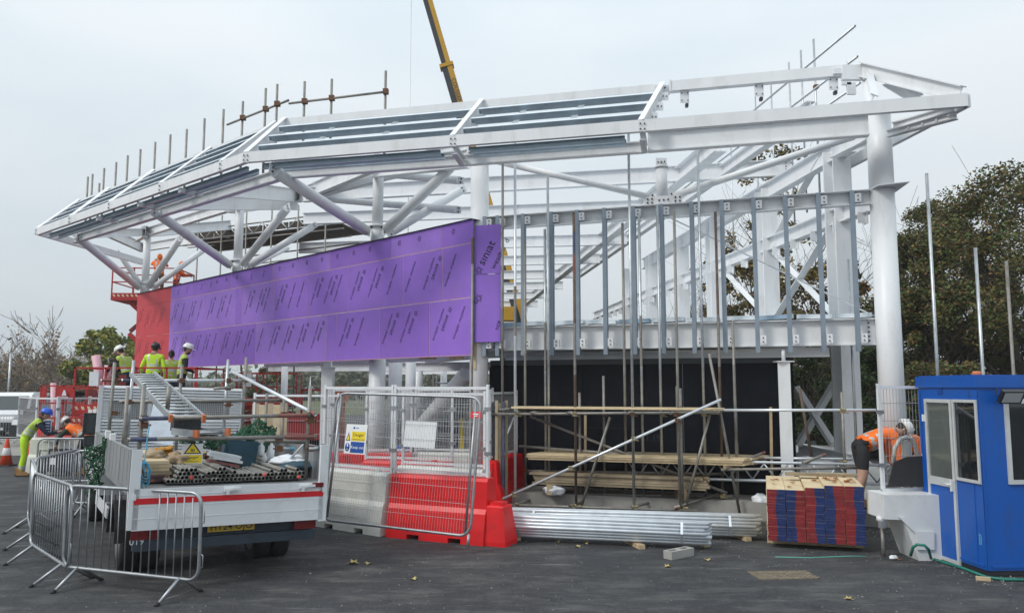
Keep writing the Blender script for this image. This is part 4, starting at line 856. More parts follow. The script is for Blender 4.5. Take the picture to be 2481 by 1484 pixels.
p = xyz(PZ(85.6, 1109.5, 1.09), 0); q = xyz(PZ(171, 1092, 1.09), 0); dd = (q - p).normalized(); barrier(p, p + dd * BLEN, 'crowd barrier running back between the leaning worker and the truck')
p2 = xyz(PZ(180, 1091, 1.09), 0); barrier(p2, p2 + V((BLEN, -.1, 0)), 'crowd barrier behind the netting at the left side of the truck')
p3 = xyz(PZ(93, 1062, 1.09), 0); barrier(p3, p3 + V((BLEN, .05, 0)), 'crowd barrier in front of the two workers at the red and white barriers')
p4 = P(4, 1040, 31.5); barrier(xyz(p4, 0) - V((.9, 0, 0)), xyz(p4, 0) + V((.9, 0, 0)), 'far crowd barrier in front of the white van'); barrier(xyz(p4, 0) - V((2.9, -.2, 0)), xyz(p4, 0) - V((1.1, 0, 0)), 'far crowd barrier at the edge of the photo by the white van') if False else None
# ---------------- traffic cone
mat('cone_red', (.66, .07, .02), .5, 0, .1); mat('cone_white', (.72, .72, .72), .4, 0, .06)
def cone(loc, label):
    t = thing('traffic_cone', label, 'traffic cone', loc, group='red and white cones')
    m = MB(); m.hexa([(-.21, -.21, .0), (.21, -.21, .0), (.21, .21, .0), (-.21, .21, 0)], [(-.19, -.19, .04), (.19, -.19, .04), (.19, .19, .04), (-.19, .19, .04)]); m.build('base', ['rubber'], t, local=True)
    m = MB(); m.lathe((0, 0, .04), [(.165, 0), (.082, .46), (.035, .70), (.03, .71)], 18, 0); m.build('body', ['cone_red'], t, local=True)
    m = MB(); m.lathe((0, 0, .3), [(.119, 0), (.121, .003), (.087, .197), (.083, .2)], 18, 0); m.build('sleeve', ['cone_white'], t, local=True); return t
cone(G(14, 1128), 'red and white traffic cone standing by the worker in yellow trousers')
# ---------------- water filled barriers with mesh toppers
mat('wb_red', (.74, .012, .016), .42, 0, .08, 3, dirt=(.4, .03, .03), dirtamt=.5, dirtscale=4)
mat('wb_white', (.68, .68, .64), .5, 0, .06, 2, dirt=(.48, .46, .40), dirtamt=.6, dirtscale=2.5)
mat('fence_white', (.74, .76, .78), .4, .1, .06, 6)
mat('wire', (.42, .44, .45), .5, .4, .1, 8)
WBL = (G(1166, 1322) - G(930, 1300)).length
def water_barrier(label, mt, group, L_=WBL):
    t = thing('water_barrier', label, 'water barrier', group=group); m = MB(); h = L_ / 2
    prof = lambda sgn: None
    sec = [(.26, .07), (.245, .20), (.205, .42), (.165, .485), (.14, .86), (.11, .90)]
    xs = [(-h, 1), (-h + .02, 1), (h - .02, 1), (h, 1)]
    poly = [(y, z) for y, z in sec] + [(-y, z) for y, z in sec[::-1]]
    m.ext(poly, (-h, 0, 0), (h, 0, 0), mi=0)
    for x0, x1 in ((-h, -h * .55), (-h * .30, h * .30), (h * .55, h)):
        m.ext([(.265, .0), (.26, .072), (-.26, .072), (-.265, 0)], (x0, 0, 0), (x1, 0, 0))
    for s_ in (-1, 1):
        y = s_ * .225
        m.hexa([(-h * .7, s_ * .20, .30), (h * .7, s_ * .2, .30), (h * .7, s_ * .245, .22), (-h * .7, s_ * .248, .22)], [(-h * .7, s_ * .18, .42), (h * .7, s_ * .18, .42), (h * .7, s_ * .215, .40), (-h * .7, s_ * .215, .40)])
        for z in (.60, .74): m.box((0, s_ * .152 - s_ * (z - .6) * .07, z), (h * 1.3, .02, .02))
        for x in (-h * .5, 0, h * .5): m.box((x, s_ * .235, .14), (.1, .03, .12))
    m.build('body', [mt], t); m = MB()
    m.tube((-h - .0, 0, .3), (-h - .0, 0, .86), .075, 12); m.build('link', [mt], t)
    m = MB(); m.lathe((h * .6, 0, .9), [(.05, 0), (.05, .025)], 12); m.build('filler_cap', [mt], t); return t
WBR = WBW = None
def wb(a, b, red, label, L_=WBL):
    global WBR, WBW
    a = V(a); b = V(b); d = b - a; rz = math.atan2(d.y, d.x); c = xyz((a + b) / 2, 0); g_ = 'red water barriers' if red else 'white water barriers'
    pr0 = WBR if red else WBW
    if pr0 is None:
        pr0 = water_barrier(label, 'wb_red' if red else 'wb_white', g_); pr0.matrix_world = Matrix.Translation(c) @ Matrix.Rotation(rz, 4, 'Z')
        if red: WBR = pr0
        else: WBW = pr0
        return pr0
    return dup(pr0, c, rz, label, g_)
def mesh_panel(a, b, z0, z1, label, group, white=True, lean=(0, 0, 0), dv=.05, dh=.22, rad=.0025, rounded=False, name='mesh_fence_panel'):
    a = xyz(V(a), 0); b = xyz(V(b), 0); w_ = (b - a).length; rz = math.atan2((b - a).y, (b - a).x); c = (a + b) / 2
    t = thing(name, label, 'mesh fence', mtx=Matrix.Translation(c + V((0, 0, z0))) @ Matrix.Rotation(rz, 4, 'Z') @ Matrix.Rotation(lean[0], 4, 'X') @ Matrix.Rotation(lean[1], 4, 'Y'), group=group); h = z1 - z0; mt = 'fence_white' if white else 'barrier_galv'
    m = MB()
    if rounded:
        m.path(rrect(w_, 0, h, .16), .02, 10, closed=True); m.build('tube_frame', [mt], t, local=True)
        for s_ in (-1, 1): m = MB(); m.tube((s_ * (w_ / 2 - .075), 0, .02), (s_ * (w_ / 2 - .075), 0, h - .03), .019, 8); m.build('upright', [mt], t, local=True)
    else:
        m.bar((-w_ / 2, 0, h - .02), (w_ / 2, 0, h - .02), .04, .04); m.build('top_rail', [mt], t, local=True); m = MB(); m.bar((-w_ / 2, 0, .02), (w_ / 2, 0, .02), .04, .04); m.build('bottom_rail', [mt], t, local=True)
        for s_ in (-1, 1): m = MB(); m.bar((s_ * (w_ / 2 - .02), -.002, -.02), (s_ * (w_ / 2 - .02), -.002, h + .03), .04, .045, V((0, 1, 0))); m.build('post', [mt], t, local=True)
        for s_ in (-1, 1):
            for z in (h * .25, h * .75): m = MB(); m.box((s_ * (w_ / 2 - .01), -.03, z), (.1, .02, .05)); m.build('clamp', ['barrier_galv'], t, local=True)
    m = MB(); n = int(w_ / dv)
    for i in range(1, n): m.tube((-w_ / 2 + w_ * i / n, .0, .01), (-w_ / 2 + w_ * i / n, 0, h - .01), rad, 4, caps=False)
    n = int(h / dh)
    for i in range(1, n): m.tube((-w_ / 2, -.006, h * i / n), (w_ / 2, -.006, h * i / n), rad * 1.3, 4, caps=False)
    m.build('wire_mesh', ['wire'], t, local=True); return t
rA, rB = G(930, 1300), G(1166, 1322); rd = (rB - rA).normalized(); rn = V((rd.y, -rd.x, 0)); rn = rn if rn.y < 0 else -rn; 
rc0 = rA - rn * .26; wb(rc0 + rd * .03, rc0 + rd * (WBL + .03), True, 'red water barrier behind the leaning grey mesh panel, nearest of the red ones')
wl_ = (G(788, 1277) - rA).normalized(); wc0 = rA - rn * .26 - V((.02, 0, 0)); wb(wc0 + wl_ * WBL, wc0 + wl_ * .0, False, 'white water barrier between the truck and the nearest red barrier')
# end block of the red barrier
eb = xyz(rc0 + rd * (WBL + .15) + rn * .02, 0)
t = thing('barrier_end_block', 'red tapered end block at the foot of the nearest red barrier', 'barrier end', eb, math.atan2(rd.y, rd.x)); m = MB(); m.lathe((0, 0, 0), [(.285, 0), (.285, .06), (.2, .52), (.175, .54)], 4, 0, Matrix.Rotation(R(45), 3, 'Z'), (1, 1.0)); 
for k in range(len(m.s)): m.s[k] = False
m.build('body', ['wb_red'], t, local=True); m = MB(); m.box((0, 0, .56), (.18, .2, .05)); m.build('stud', ['wb_red'], t, local=True)
# second row behind
sA_, sB_ = xyz(P(905, 1000, 13.6), 0), xyz(P(1178, 1000, 12.6), 0); sdv = (sB_ - sA_).normalized(); wb(sB_ - sdv * WBL, sB_, False, 'white water barrier in the second row behind the red one')
p = sB_ + V((-.0, 1.5, 0)); wb(p, p + V((.55, 1.64, 0)).normalized() * WBL, True, 'red water barrier standing end on under the tube scaffold')
p = xyz(P(812, 1000, 13.3), 0); wb(p + V((.35, .9, 0)), p + V((.35, .9, 0)) + V((WBL, -.4, 0)), True, 'red water barrier behind the second row white one, beyond the mesh')
p = xyz(P(805, 1000, 15.8), 0); wb(p, p + V((WBL, .0, 0)), True, 'red water barrier half hidden at the back of the mesh enclosure'); 
p = xyz(P(1005, 1000, 16.0), 0); wb(p, p + V((WBL, -.3, 0)), False, 'white water barrier at the back of the mesh enclosure')
# toppers
GT = 'white mesh panels on the water barriers'
q1 = rc0 + rn * .02; mesh_panel(q1 - rd * .0, q1 + rd * WBL, .93, 2.2, 'white mesh panel standing on the nearest red barrier', GT)
mesh_panel(wc0 + wl_ * WBL, wc0 - wl_ * .0, .93, 2.2, 'white mesh panel standing on the white barrier beside the truck', GT)
mesh_panel(sB_ - sdv * WBL, sB_, .93, 2.1, 'white mesh panel on the second row white barrier', GT)
p = sB_ + V((-.0, 1.5, 0)); mesh_panel(p, p + V((.55, 1.64, 0)).normalized() * WBL, .93, 2.1, 'white mesh panel on the end on red barrier by the tube scaffold', GT)
p = xyz(P(812, 1000, 13.3), 0) + V((.35, .9, 0)); mesh_panel(p, p + V((WBL, -.4, 0)), .93, 2.1, 'white mesh panel above the red barrier behind the keep out sign', GT)
p = xyz(P(805, 1000, 15.8), 0); mesh_panel(p, p + V((WBL, 0, 0)), .93, 2.15, 'white mesh panel at the back left of the enclosure', GT)
p = xyz(P(1005, 1000, 16.0), 0); mesh_panel(p, p + V((WBL, -.3, 0)), .93, 2.15, 'white mesh panel at the back right of the enclosure', GT)
p = xyz(P(615, 1000, 15.2), 0); mesh_panel(p, p + V((1.75, -.5, 0)), .1, 2.05, 'white mesh panel in front of the tan boards behind the truck', GT)
# the loose grey panel leaning on them
BRp = P(1145, 1302, 10.72); TRp = PZ(1166, 968, 2.02); BLp = P(781, 1260, 11.75); wpan = (BRp - BLp).length
xd_ = (BRp - BLp).normalized(); n0 = V((xd_.y, -xd_.x, 0)).normalized(); n0 = n0 if n0.y < 0 else -n0
mid = (BRp + BLp) / 2; rz = math.atan2(xd_.y, xd_.x)
pan = mesh_panel(BLp + xd_ * .05, BRp, 0.02, 1.87, 'loose grey mesh panel leaning on the red and white barriers', None, False, (-.12, .0, 0), .042, .2, .0022, True)
zx = V((BRp.x - BLp.x, BRp.y - BLp.y, BRp.z - BLp.z)).normalized(); zz_ = (ZUP * .992 - n0 * .13 - zx * (ZUP * .992 - n0 * .13).dot(zx)).normalized(); zy = zz_.cross(zx); cc_ = (BLp + BRp) / 2 + V((0, 0, .02)) + n0 * .03
pan.matrix_world = Matrix(((zx.x, zy.x, zz_.x, cc_.x), (zx.y, zy.y, zz_.y, cc_.y), (zx.z, zy.z, zz_.z, cc_.z), (0, 0, 0, 1)))
WM[pan.name] = pan.matrix_world.copy(); m = MB(); m.tube((wpan / 2 - .045, 0, .03), (wpan / 2 - .045, .0, -.145), .02, 10); m.build('foot_post', ['barrier_galv'], pan, local=True)
PM = pan.matrix_world.copy(); PMi = PM.inverted()
def PN(x, y, off=-.012):
    o = PMi @ V((0, 0, EYE)); e = PMi.to_3x3() @ ray(x, y); return o + e * ((off - o.y) / e.y)
def psolo(name, mb, mats, label, cat): o = mb.build(name, mats, None); o.matrix_world = PM; return tag(o, label, cat)
# site sign
a = PN(862, 1063); w_, h_ = abs(PN(888, 1063).x - PN(837, 1063).x), abs(PN(862, 1100).z - PN(862, 1028).z); m = MB(); X, Z, n_ = V((1, 0, 0)), V((0, 0, 1)), V((0, -1, 0))
def rect(mb, c, x0, x1, y0, y1, mi, k): mb.slab([c + X * x0 * w_ + Z * y0 * h_, c + X * x1 * w_ + Z * y0 * h_, c + X * x1 * w_ + Z * y1 * h_, c + X * x0 * w_ + Z * y1 * h_], .001, n_, mi)
m.slab([a + X * -.5 * w_ + Z * -.5 * h_, a + X * .5 * w_ + Z * -.5 * h_, a + X * .5 * w_ + Z * .5 * h_, a + X * -.5 * w_ + Z * .5 * h_], .005, n_, 0); f = a + n_ * .0055
rect(m, f, -.2, .44, -.06, .26, 1, 0); rect(m, f, -.2, .44, -.46, -.09, 2, 0); m.slab([f + X * -.46 * w_ + Z * -.06 * h_, f + X * -.24 * w_ + Z * -.06 * h_, f + X * -.35 * w_ + Z * .22 * h_], .001, n_, 3); m.slab([f + n_ * .0012 + X * -.42 * w_ + Z * -.035 * h_, f + n_ * .0012 + X * -.28 * w_ + Z * -.035 * h_, f + n_ * .0012 + X * -.35 * w_ + Z * .15 * h_], .0006, n_, 1)
m.lathe(f + X * -.35 * w_ + Z * -.28 * h_, [(.1 * w_, 0), (.1 * w_, .0015)], 20, 2, Matrix.Rotation(R(90), 3, 'X'), (1.1, 1.6)); m.slab([f + n_ * .0018 + X * x * w_ + Z * y * h_ for x, y in ((-.375, -.27), (-.325, -.27), (-.325, -.17), (-.375, -.17))], .0006, n_, 0); m.slab([f + n_ * .0018 + X * x * w_ + Z * y * h_ for x, y in ((-.375, -.37), (-.325, -.37), (-.325, -.33), (-.375, -.33))], .0006, n_, 0)
m.text('Danger', f + X * .12 * w_ + Z * .1 * h_, X, Z, .15 * h_, 3, nrm=n_, align='CENTER'); m.text('Construction site', f + X * .12 * w_ + Z * -.03 * h_, X, Z, .075 * h_, 3, nrm=n_, align='CENTER'); m.text('Keep out', f + X * .12 * w_ + Z * -.32 * h_, X, Z, .145 * h_, 0, nrm=n_, align='CENTER')
m.lathe(f + X * -.12 * w_ + Z * .38 * h_, [(.045 * w_, 0), (.045 * w_, .001)], 14, 2, Matrix.Rotation(R(90), 3, 'X')); rect(m, f, -.03, .1, .365, .39, 2, 0)
psolo('site_sign', m, ['sign_white', 'sign_yellow', 'sign_blue', 'ink'], 'site sign reading Danger Construction site Keep out on the leaning mesh panel', 'sign')
a0, b0 = PN(977, 1081, .02), PN(1059, 1022, .02); m = MB(); m.box(((a0.x + b0.x) / 2, .02, (a0.z + b0.z) / 2), (b0.x - a0.x, .006, b0.z - a0.z)); psolo('blank_sign', m, ['sign_white'], 'blank white board tied behind the leaning mesh panel', 'sign')
a0 = PN(1153, 1004); m = MB(); m.box(a0, (.16, .006, .085)); m.box(a0 + V((-.0, -.004, .008)), (.08, .003, .018), mi=1); m.box(a0 + V((-.0, -.004, -.018)), (.06, .003, .010), mi=1); psolo('red_tag', m, ['wb_red', 'sign_white'], 'small red tag tied to the corner of the leaning mesh panel', 'tag')
# colourful boards stood on end beside the column, tan boards behind the truck
q = random.Random(4)
for i, mt in enumerate(('timber', 'paint_blue', 'timber_new', 'timber', 'paint_blue', 'timber_old')):
    a = P(1186 + i * 8, 1000, 14.2 + .05 * (i % 2)); m = MB(); m.box((0, 0, .8), (.055, .22, 1.6 + .05 * (i % 3)), Matrix.Rotation(q.uniform(-.02, .02), 3, 'Y')); solo('upright_board', m, [mt], ['tan board stood on end closest to the round column', 'blue edged board stood on end by the round column', 'pale board third in the upright row by the round column', 'tan board in the middle of the upright row by the scaffold', 'blue edged board next to the last in the upright row', 'dark board last in the upright row by the scaffold'][i], 'board', xyz(a, 0), 'boards stood on end beside the round column') if False else None
for i, mt in enumerate(('timber', 'paint_blue', 'timber_new', 'timber', 'paint_blue', 'timber_old')):
    a = xyz(P(1187 + i * 8, 1000, 14.3 + .05 * (i % 2)), 0); m = MB(); m.box(a + V((0, 0, .95)), (.05, .22, 1.9 + .05 * (i % 3))); solo('upright_board', m, [mt], ['tan board stood on end closest to the round column', 'blue board stood on end next to the round column', 'pale board third in the upright row by the round column', 'tan board in the middle of the upright row by the scaffold', 'blue board next to the last in the upright row', 'dark board last in the upright row by the scaffold'][i], 'board', a, 'boards stood on end beside the round column')
for i in range(5):
    a = P(620 + i * 17, 1000, 16.2); m = MB(); m.box(xyz(a, .93), (.145, .05, 1.86 - .06 * (i % 2))); solo('upright_board', m, ['timber_new' if i % 2 else 'timber'], ['tan board stood on end closest behind the truck headboard', 'second tan board stood on end behind the truck rack', 'middle tan board of the five stood behind the truck', 'fourth tan board stood on end behind the truck rack', 'tan board at the end of the five near the diagonal tube'][i], 'board', xyz(a, 0), 'tan boards stood on end behind the truck')
# ---------------- bundles of bright tubes
def bundle(cR, cL, label, group, rr=.024, lab2=None, seed=1):
    q = random.Random(seed); d = (cL - cR).normalized(); up = ZUP; sd_ = d.cross(up).normalized(); base = None; k = 0
    for i in range(-3, 4):
        n = 7 - abs(i)
        for j in range(n):
            off = sd_ * ((j - (n - 1) / 2) * .0488) + up * (i * .0425); e = q.uniform(-.05, .05)
            p = cR + off + d * e
            if base is None:
                m = MB(); m.pipe(p, p + d * (cL - cR).length, rr, .004, 12, 0, 1); base = solo('scaffold_tube', m, ['tube_bright', 'rubber'], label, 'scaffold tube', p, group)  # bore coloured near-black to stand for the shade inside
            else: o = base.copy(); C.objects.link(o); o.location = p
    for u in (.09, .72):
        c = cR.lerp(cL, u); m = MB(); pts = [c + sd_ * (.188 * math.cos(t)) + up * (.162 * math.sin(t)) for t in [k_ * math.pi / 3 for k_ in range(6)]]
        m2 = MB()
        for a_, b_ in zip(pts, pts[1:] + pts[:1]): m.bar(a_, b_, .006, .035, d)
        solo('steel_band', m, ['tube_bright'], lab2 % ('right end' if u < .5 else 'left part'), 'band', c)
c1R = P(1716, 1292, 10.95); c1R.z = .22; c1L = V((-1.05, 11.9, .21)); c2R = P(1838, 1277, 11.6); c2R.z = .21; c2L = V((-.9, 12.45, .20))
bundle(c1R, c1L, 'bright galvanised tube in the front strapped bundle on the asphalt', 'tubes of the front bundle', lab2='steel band round the %s of the front tube bundle', seed=1)
bundle(c2R, c2L, 'bright galvanised tube in the rear strapped bundle by the scaffold', 'tubes of the rear bundle', lab2='steel band round the %s of the rear tube bundle', seed=2)
for x, y, Y, lb in ((1535, 1312, 11.15, 'short timber bearer under the middle of the front tube bundle'), (1690, 1300, 11.3, 'short timber bearer under the right end of the front tube bundle'), (1240, 1290, 11.75, 'short timber bearer under the left part of the front tube bundle'), (1790, 1296, 11.7, 'short timber bearer under the rear tube bundle')):
    a = xyz(P(x, y, Y), 0); m = MB(); m.box(a + V((0, .15, .028)), (.09, .7, .056), Matrix.Rotation(.25, 3, 'Z')); solo('timber_bearer', m, ['timber'], lb, 'timber', a, 'timber bearers under the tube bundles')
# hollow concrete block
a = G(1645, 1348); rot = Matrix.Rotation(R(38), 3, 'Z'); m = MB()
for c_, s_ in (((0, -.055, .05), (.44, .03, .1)), ((0, .055, .05), (.44, .03, .1)), ((-.205, 0, .05), (.03, .08, .1)), ((.205, 0, .05), (.03, .08, .1)), ((0, 0, .05), (.06, .08, .1)), ((0, 0, .012), (.38, .08, .02))): m.box(a + rot @ V(c_), s_, rot)
solo('concrete_block', m, ['concrete'], 'grey hollow concrete block lying in front of the tube bundle', 'concrete block', a)
# ---------------- pack of painted scaffold boards
mat('end_red', (.21, .011, .016), .6, 0, .3, 10, dirt=(.12, .02, .03), dirtamt=.5, dirtscale=14); mat('end_blue', (.004, .022, .115), .6, 0, .3, 10, dirt=(.02, .02, .06), dirtamt=.5, dirtscale=14)
pk = G(1862, 1326); pb = V((.30, .954, 0)).normalized(); pd = V((pb.y, -pb.x, 0)); pw = .245
prt = Matrix((pd, pb, ZUP)).transposed(); nb = [18, 18, 19, 20, 20]; q = random.Random(12); th = .0385
names = ['leftmost column', 'second column', 'middle column', 'fourth column', 'rightmost column']
def board_mesh(flip, wv):
    me = MB(); L_ = 1.75; w_ = pw * .985; h = th * .94; s_ = wv
    me.box((w_ / 2, L_ / 2, h / 2), (w_, L_, h)); 
    e = -.0015; x = w_ * (.5 + s_)
    me.poly([(0, e, 0), (x, e, 0), (x, e, h), (0, e, h)], 2 if flip else 1); me.poly([(x, e, 0), (w_, e, 0), (w_, e, h), (x, e, h)], 1 if flip else 2); 
    return me
for ci in range(5):
    flip = ci in (1, 3)
    for r_ in range(nb[ci]):
        wv = .08 * math.sin(r_ * .45 + ci) * .5 + q.uniform(-.02, .02); m = board_mesh(flip, wv)
        loc = pk + pd * (pw * 1.02 * ci + q.uniform(-.004, .004)) + pb * q.uniform(-.004, .004) + V((0, 0, .10 + r_ * th)); k_ = nb[ci] - 1 - r_
        o = m.build('scaffold_board', ['timber_new', 'end_red', 'end_blue'], None); o.matrix_world = Matrix.Translation(loc) @ prt.to_4x4()
        tag(o, 'painted end board, %s in the %s of the pack' % (ORD[k_] if k_ == 0 else ORD[k_] + ' from the top', names[ci]), 'scaffold board', 'red and blue ended boards in the pack')
for u in (.40, 1.45):
    m = MB(); a = pk + pb * u; m.box(a + pd * pw * 2.5 + V((0, 0, .05)), (pw * 5.1, .1, .096), prt); solo('timber_bearer', m, ['timber'], 'long timber bearer under the %s of the painted board pack' % ('front' if u < 1 else 'back'), 'timber', a)
m = MB(); a = pk + pb * 1.2 + pd * pw * 3.2 + V((0, 0, .1 + 20 * th + .02)); m.box(a, (1.0, .16, .04), prt @ Matrix.Rotation(.06, 3, 'Z')); solo('timber_plank', m, ['timber_old'], 'short brown plank lying across the top of the board pack', 'plank', a)
mat('dry_leaf', (.33, .13, .045), .8, 0, .35, 30); mat('dry_leaf_yellow', (.46, .36, .15), .8, 0, .3, 30)
def leaf(p, s_, rz, mt, label, group, tilt_=.25):
    m = MB(); pts = [(-.5, 0), (-.15, .16), (-.2, .5), (.1, .28), (.3, .45), (.32, .15), (.6, 0), (.32, -.15), (.25, -.45), (.05, -.25), (-.2, -.45), (-.18, -.14)]; ro = Matrix.Rotation(rz, 3, 'Z')
    k = len(m.v); top = [ro @ V((x * s_, y * s_, (abs(y) * tilt_ + .02 * (x > .2)) * s_)) for x, y in pts]; c = V((.05 * s_, 0, 0)); m.v += [c] + top
    for i in range(len(pts)): m.face((0, 1 + i, 1 + (i + 1) % len(pts)))
    m.v = [v + V(p) + V((0, 0, .006)) for v in m.v]; return solo('leaf', m, [mt], label, 'leaf', p, group)
for ci in range(5):
    for k in range(3 if ci in (0, 1, 2) else 9):
        z = .10 + nb[ci] * th + .004; p = pk + pd * (pw * 1.02 * (ci + q.uniform(.15, .85))) + pb * q.uniform(.2, 1.1) + V((0, 0, z)); leaf(p, q.uniform(.06, .11), q.uniform(0, 6), 'dry_leaf', 'dry brown leaf lying on the %s of the board pack' % names[ci], 'dry leaves on the board pack', .5)
# leaves, litter on the asphalt
for i, (x, y, lb) in enumerate(((853, 1365, 'larger yellow leaf on the asphalt ahead of the red barrier'), (892, 1366, 'yellow leaf beside the larger one ahead of the red barrier'), (1400, 1325, 'yellow leaf under the edge of the front tube bundle'), (1358, 1313, 'pale leaf nearest the left end of the tube bundle'), (1418, 1317, 'small green leaf close to the tube bundle'), (1617, 1373, 'yellow leaf in front of the concrete block'), (1714, 1357, 'yellow leaf right of the concrete block'), (2058, 1452, 'yellow leaf at the front edge of the asphalt right of the drain cover'), (2178, 1356, 'brown leaf beside the white paper by the hut'), (1000, 1403, 'small pale leaf in the middle of the bare asphalt'))):
    leaf(G(x, y), .1 if i not in (0,) else .16, i * 1.3, 'dry_leaf' if i == 8 else 'dry_leaf_yellow', lb, 'fallen leaves on the asphalt', .5)
m = lump(G(2165, 1349, .03), (.06, .03, .03), 3, .3, 7); solo('paper_scrap', m, ['plastic_white'], 'crumpled white paper scrap on the asphalt near the hut', 'paper', G(2165, 1349))
mat('strap_green', (.10, .35, .27), .5, 0, .15)
m = MB(); m.path([G(1878, 1348, .006), G(1960, 1350, .006), G(2060, 1346, .006), G(2098, 1347, .006)], .008, 5); solo('strap', m, ['strap_green'], 'pale green strap lying on the asphalt before the board pack', 'strap', G(1960, 1350))
mat('leaf_green', (.18, .42, .03), .5); m = MB()
for i in range(7): m.box(G(722 + i * 4, 1295 - (i % 3) * 5, .02 + .01 * (i % 3)), (.09, .03, .012), Matrix.Rotation(i * .9, 3, 'Z'))
solo('green_scraps', m, ['leaf_green'], 'bright green plastic scraps on the asphalt behind the truck wheel', 'scraps', G(730, 1293)); bpy.data.objects['green_scraps']['kind'] = 'stuff'
# drain cover
mat('cast_iron', (.20, .165, .12), .75, .2, .3, 14, dirt=(.10, .08, .06), dirtamt=.6, dirtscale=20)
c4 = [G(1810, 1384), G(1842, 1404), G(1982, 1401), G(1953, 1382)]; m = MB(); m.slab(c4, .008, (0, 0, 1)); u_, v_ = c4[3] - c4[0], c4[1] - c4[0]
for i in range(12):
    for j in range(5): p = c4[0] + u_ * ((i + .5) / 12) + v_ * ((j + .5) / 5); m.box(p + V((0, 0, .010)), (.035, .045, .006), Matrix.Rotation(.4, 3, 'Z'))
solo('drain_cover', m, ['cast_iron'], 'rusty brown rectangular drain cover set in the asphalt', 'drain cover', c4[0])
# ---------------- white barrier, mesh and odds beside the hut
mat('translucent_white', (.70, .72, .73), .45, 0, .06, 3, dirt=(.5, .5, .46), dirtamt=.5, trans=.0)
hx = thing('water_barrier', 'white stepped plastic barrier end beside the blue hut', 'water barrier', xyz(P(2200, 1250, 10.4), 0))
m = MB(); pp = [P(2121, 1192, 10.5), P(2121, 1249, 10.5), P(2166, 1251, 10.5), P(2204, 1350, 10.5), P(2262, 1347, 10.5), P(2262, 1192, 10.5)]
m.slab([p + V((0, .25, 0)) for p in pp], .5, (0, -1, 0)); m.build('body', ['translucent_white'], hx)
m = MB(); m.slab([P(2176, 1251, 10.24), P(2216, 1290, 10.24), P(2222, 1330, 10.24), P(2262, 1330, 10.24), P(2262, 1286, 10.24), P(2218, 1286, 10.24), P(2190, 1251, 10.24)], .02, (0, -1, 0)); m.build('raised_panel', ['translucent_white'], hx)
m = MB(); a = P(2136, 1250, 10.4); m.lathe(a - V((0, 0, .14)), [(.05, 0), (.05, .08), (.065, .085), (.065, .14)], 14); m.build('spigot', ['translucent_white'], hx)
a = P(2139, 1310, 10.5); m = MB(); m.pipe(xyz(a, 0.0), xyz(a, .36), .024, .004, 10); solo('scaffold_tube', m, ['tube_old'], 'short tube stub standing under the white barrier end', 'scaffold tube', xyz(a, 0))
hp = mesh_panel(P(2132, 1100, 10.6), P(2300, 1100, 10.75), P(2132, 1190, 10.6).z, P(2132, 934, 10.6).z, 'white mesh panel standing on the stepped white barrier by the hut', GT, True, (0, 0, 0), .045, .22, .0035)
mat('mesh_black', (.02, .02, .022), .7, 0, .2, 20)
m = MB(); m.slab([P(2150, 1178, 10.6), P(2236, 1178, 10.6), P(2236, 1104, 10.6), P(2196, 1106, 10.6), P(2165, 1118, 10.6)], .02, (0, -1, 0)); solo('black_screen', m, ['mesh_black'], 'sheet of black screening tied low on the mesh beside the hut', 'screening', P(2190, 1178, 10.6))
mat('grey_plastic', (.42, .42, .40), .5, 0, .15, 8)
m = MB(); pts = [P(2163, 1122, 11), P(2168, 1085, 11), P(2180, 1064, 11), P(2196, 1058, 11), P(2212, 1066, 11), P(2220, 1090, 11), P(2224, 1122, 11)]; m.path(pts, .03, 8)
m.slab([P(2182, 1120, 11.02), P(2206, 1120, 11.02), P(2206, 1072, 11.02), P(2196, 1066, 11.02), P(2186, 1072, 11.02)], .03, (0, -1, 0)); m.tube(P(2185, 1122, 11), V((P(2185, 1122, 11).x, 11, 0)), .03, 8); m.tube(P(2215, 1122, 11), V((P(2215, 1122, 11).x, 11, 0)), .03, 8); solo('site_trolley', m, ['grey_plastic'], 'grey arched trolley frame standing behind the mesh by the hut', 'trolley', V((P(2195, 1100, 11).x, 11, 0)))
# ---------------- blue security hut
mat('hut_blue', (.004, .092, .42), .38, 0, .05, 2, dirt=(.03, .075, .24), dirtamt=.55, dirtscale=4.5, coat=.12, stretch=(1, 1, .45))
mat('hut_frame', (.60, .62, .62), .4, .2, .06, 6)
mat('hut_glass', (.10, .115, .105), .02, 0, .25, 1.2, spec=1.0, rv=.01); mat('hut_glass_dark', (.012, .015, .018), .02, 0, .3, 1.2, spec=1.0, rv=.01)
hc = G(2395, 1397); hl_ = G(2246, 1343); hdir = (hl_ - hc).normalized(); hw = (hl_ - hc).length; hr = V((-hdir.y, hdir.x, 0)); hr = hr if hr.x > 0 else -hr
HM = Matrix(((hdir.x, hr.x, 0, hc.x), (hdir.y, hr.y, 0, hc.y), (0, 0, 1, 0), (0, 0, 0, 1))); HMi = HM.inverted()
hut = thing('security_hut', 'bright blue security hut with a glazed door, cropped by the photo edge', 'hut', mtx=HM)
def HL(x, y, off=0.0):
    o = HMi @ V((0, 0, EYE)); e = HMi.to_3x3() @ ray(x, y); return o + e * ((-off - o.y) / e.y)
def HR(x, y, off=0.0):
    o = HMi @ V((0, 0, EYE)); e = HMi.to_3x3() @ ray(x, y); return o + e * ((-off - o.x) / e.x)
def hpart(name, mb, mats, parent=None): return mb.build(name, mats, parent or hut, local=True)
HW2 = 2.0; HT = 2.32
m = MB(); m.box((hw / 2, HW2 / 2, HT / 2 - .03), (hw, HW2, HT - .2)); hpart('shell', m, ['hut_blue'])
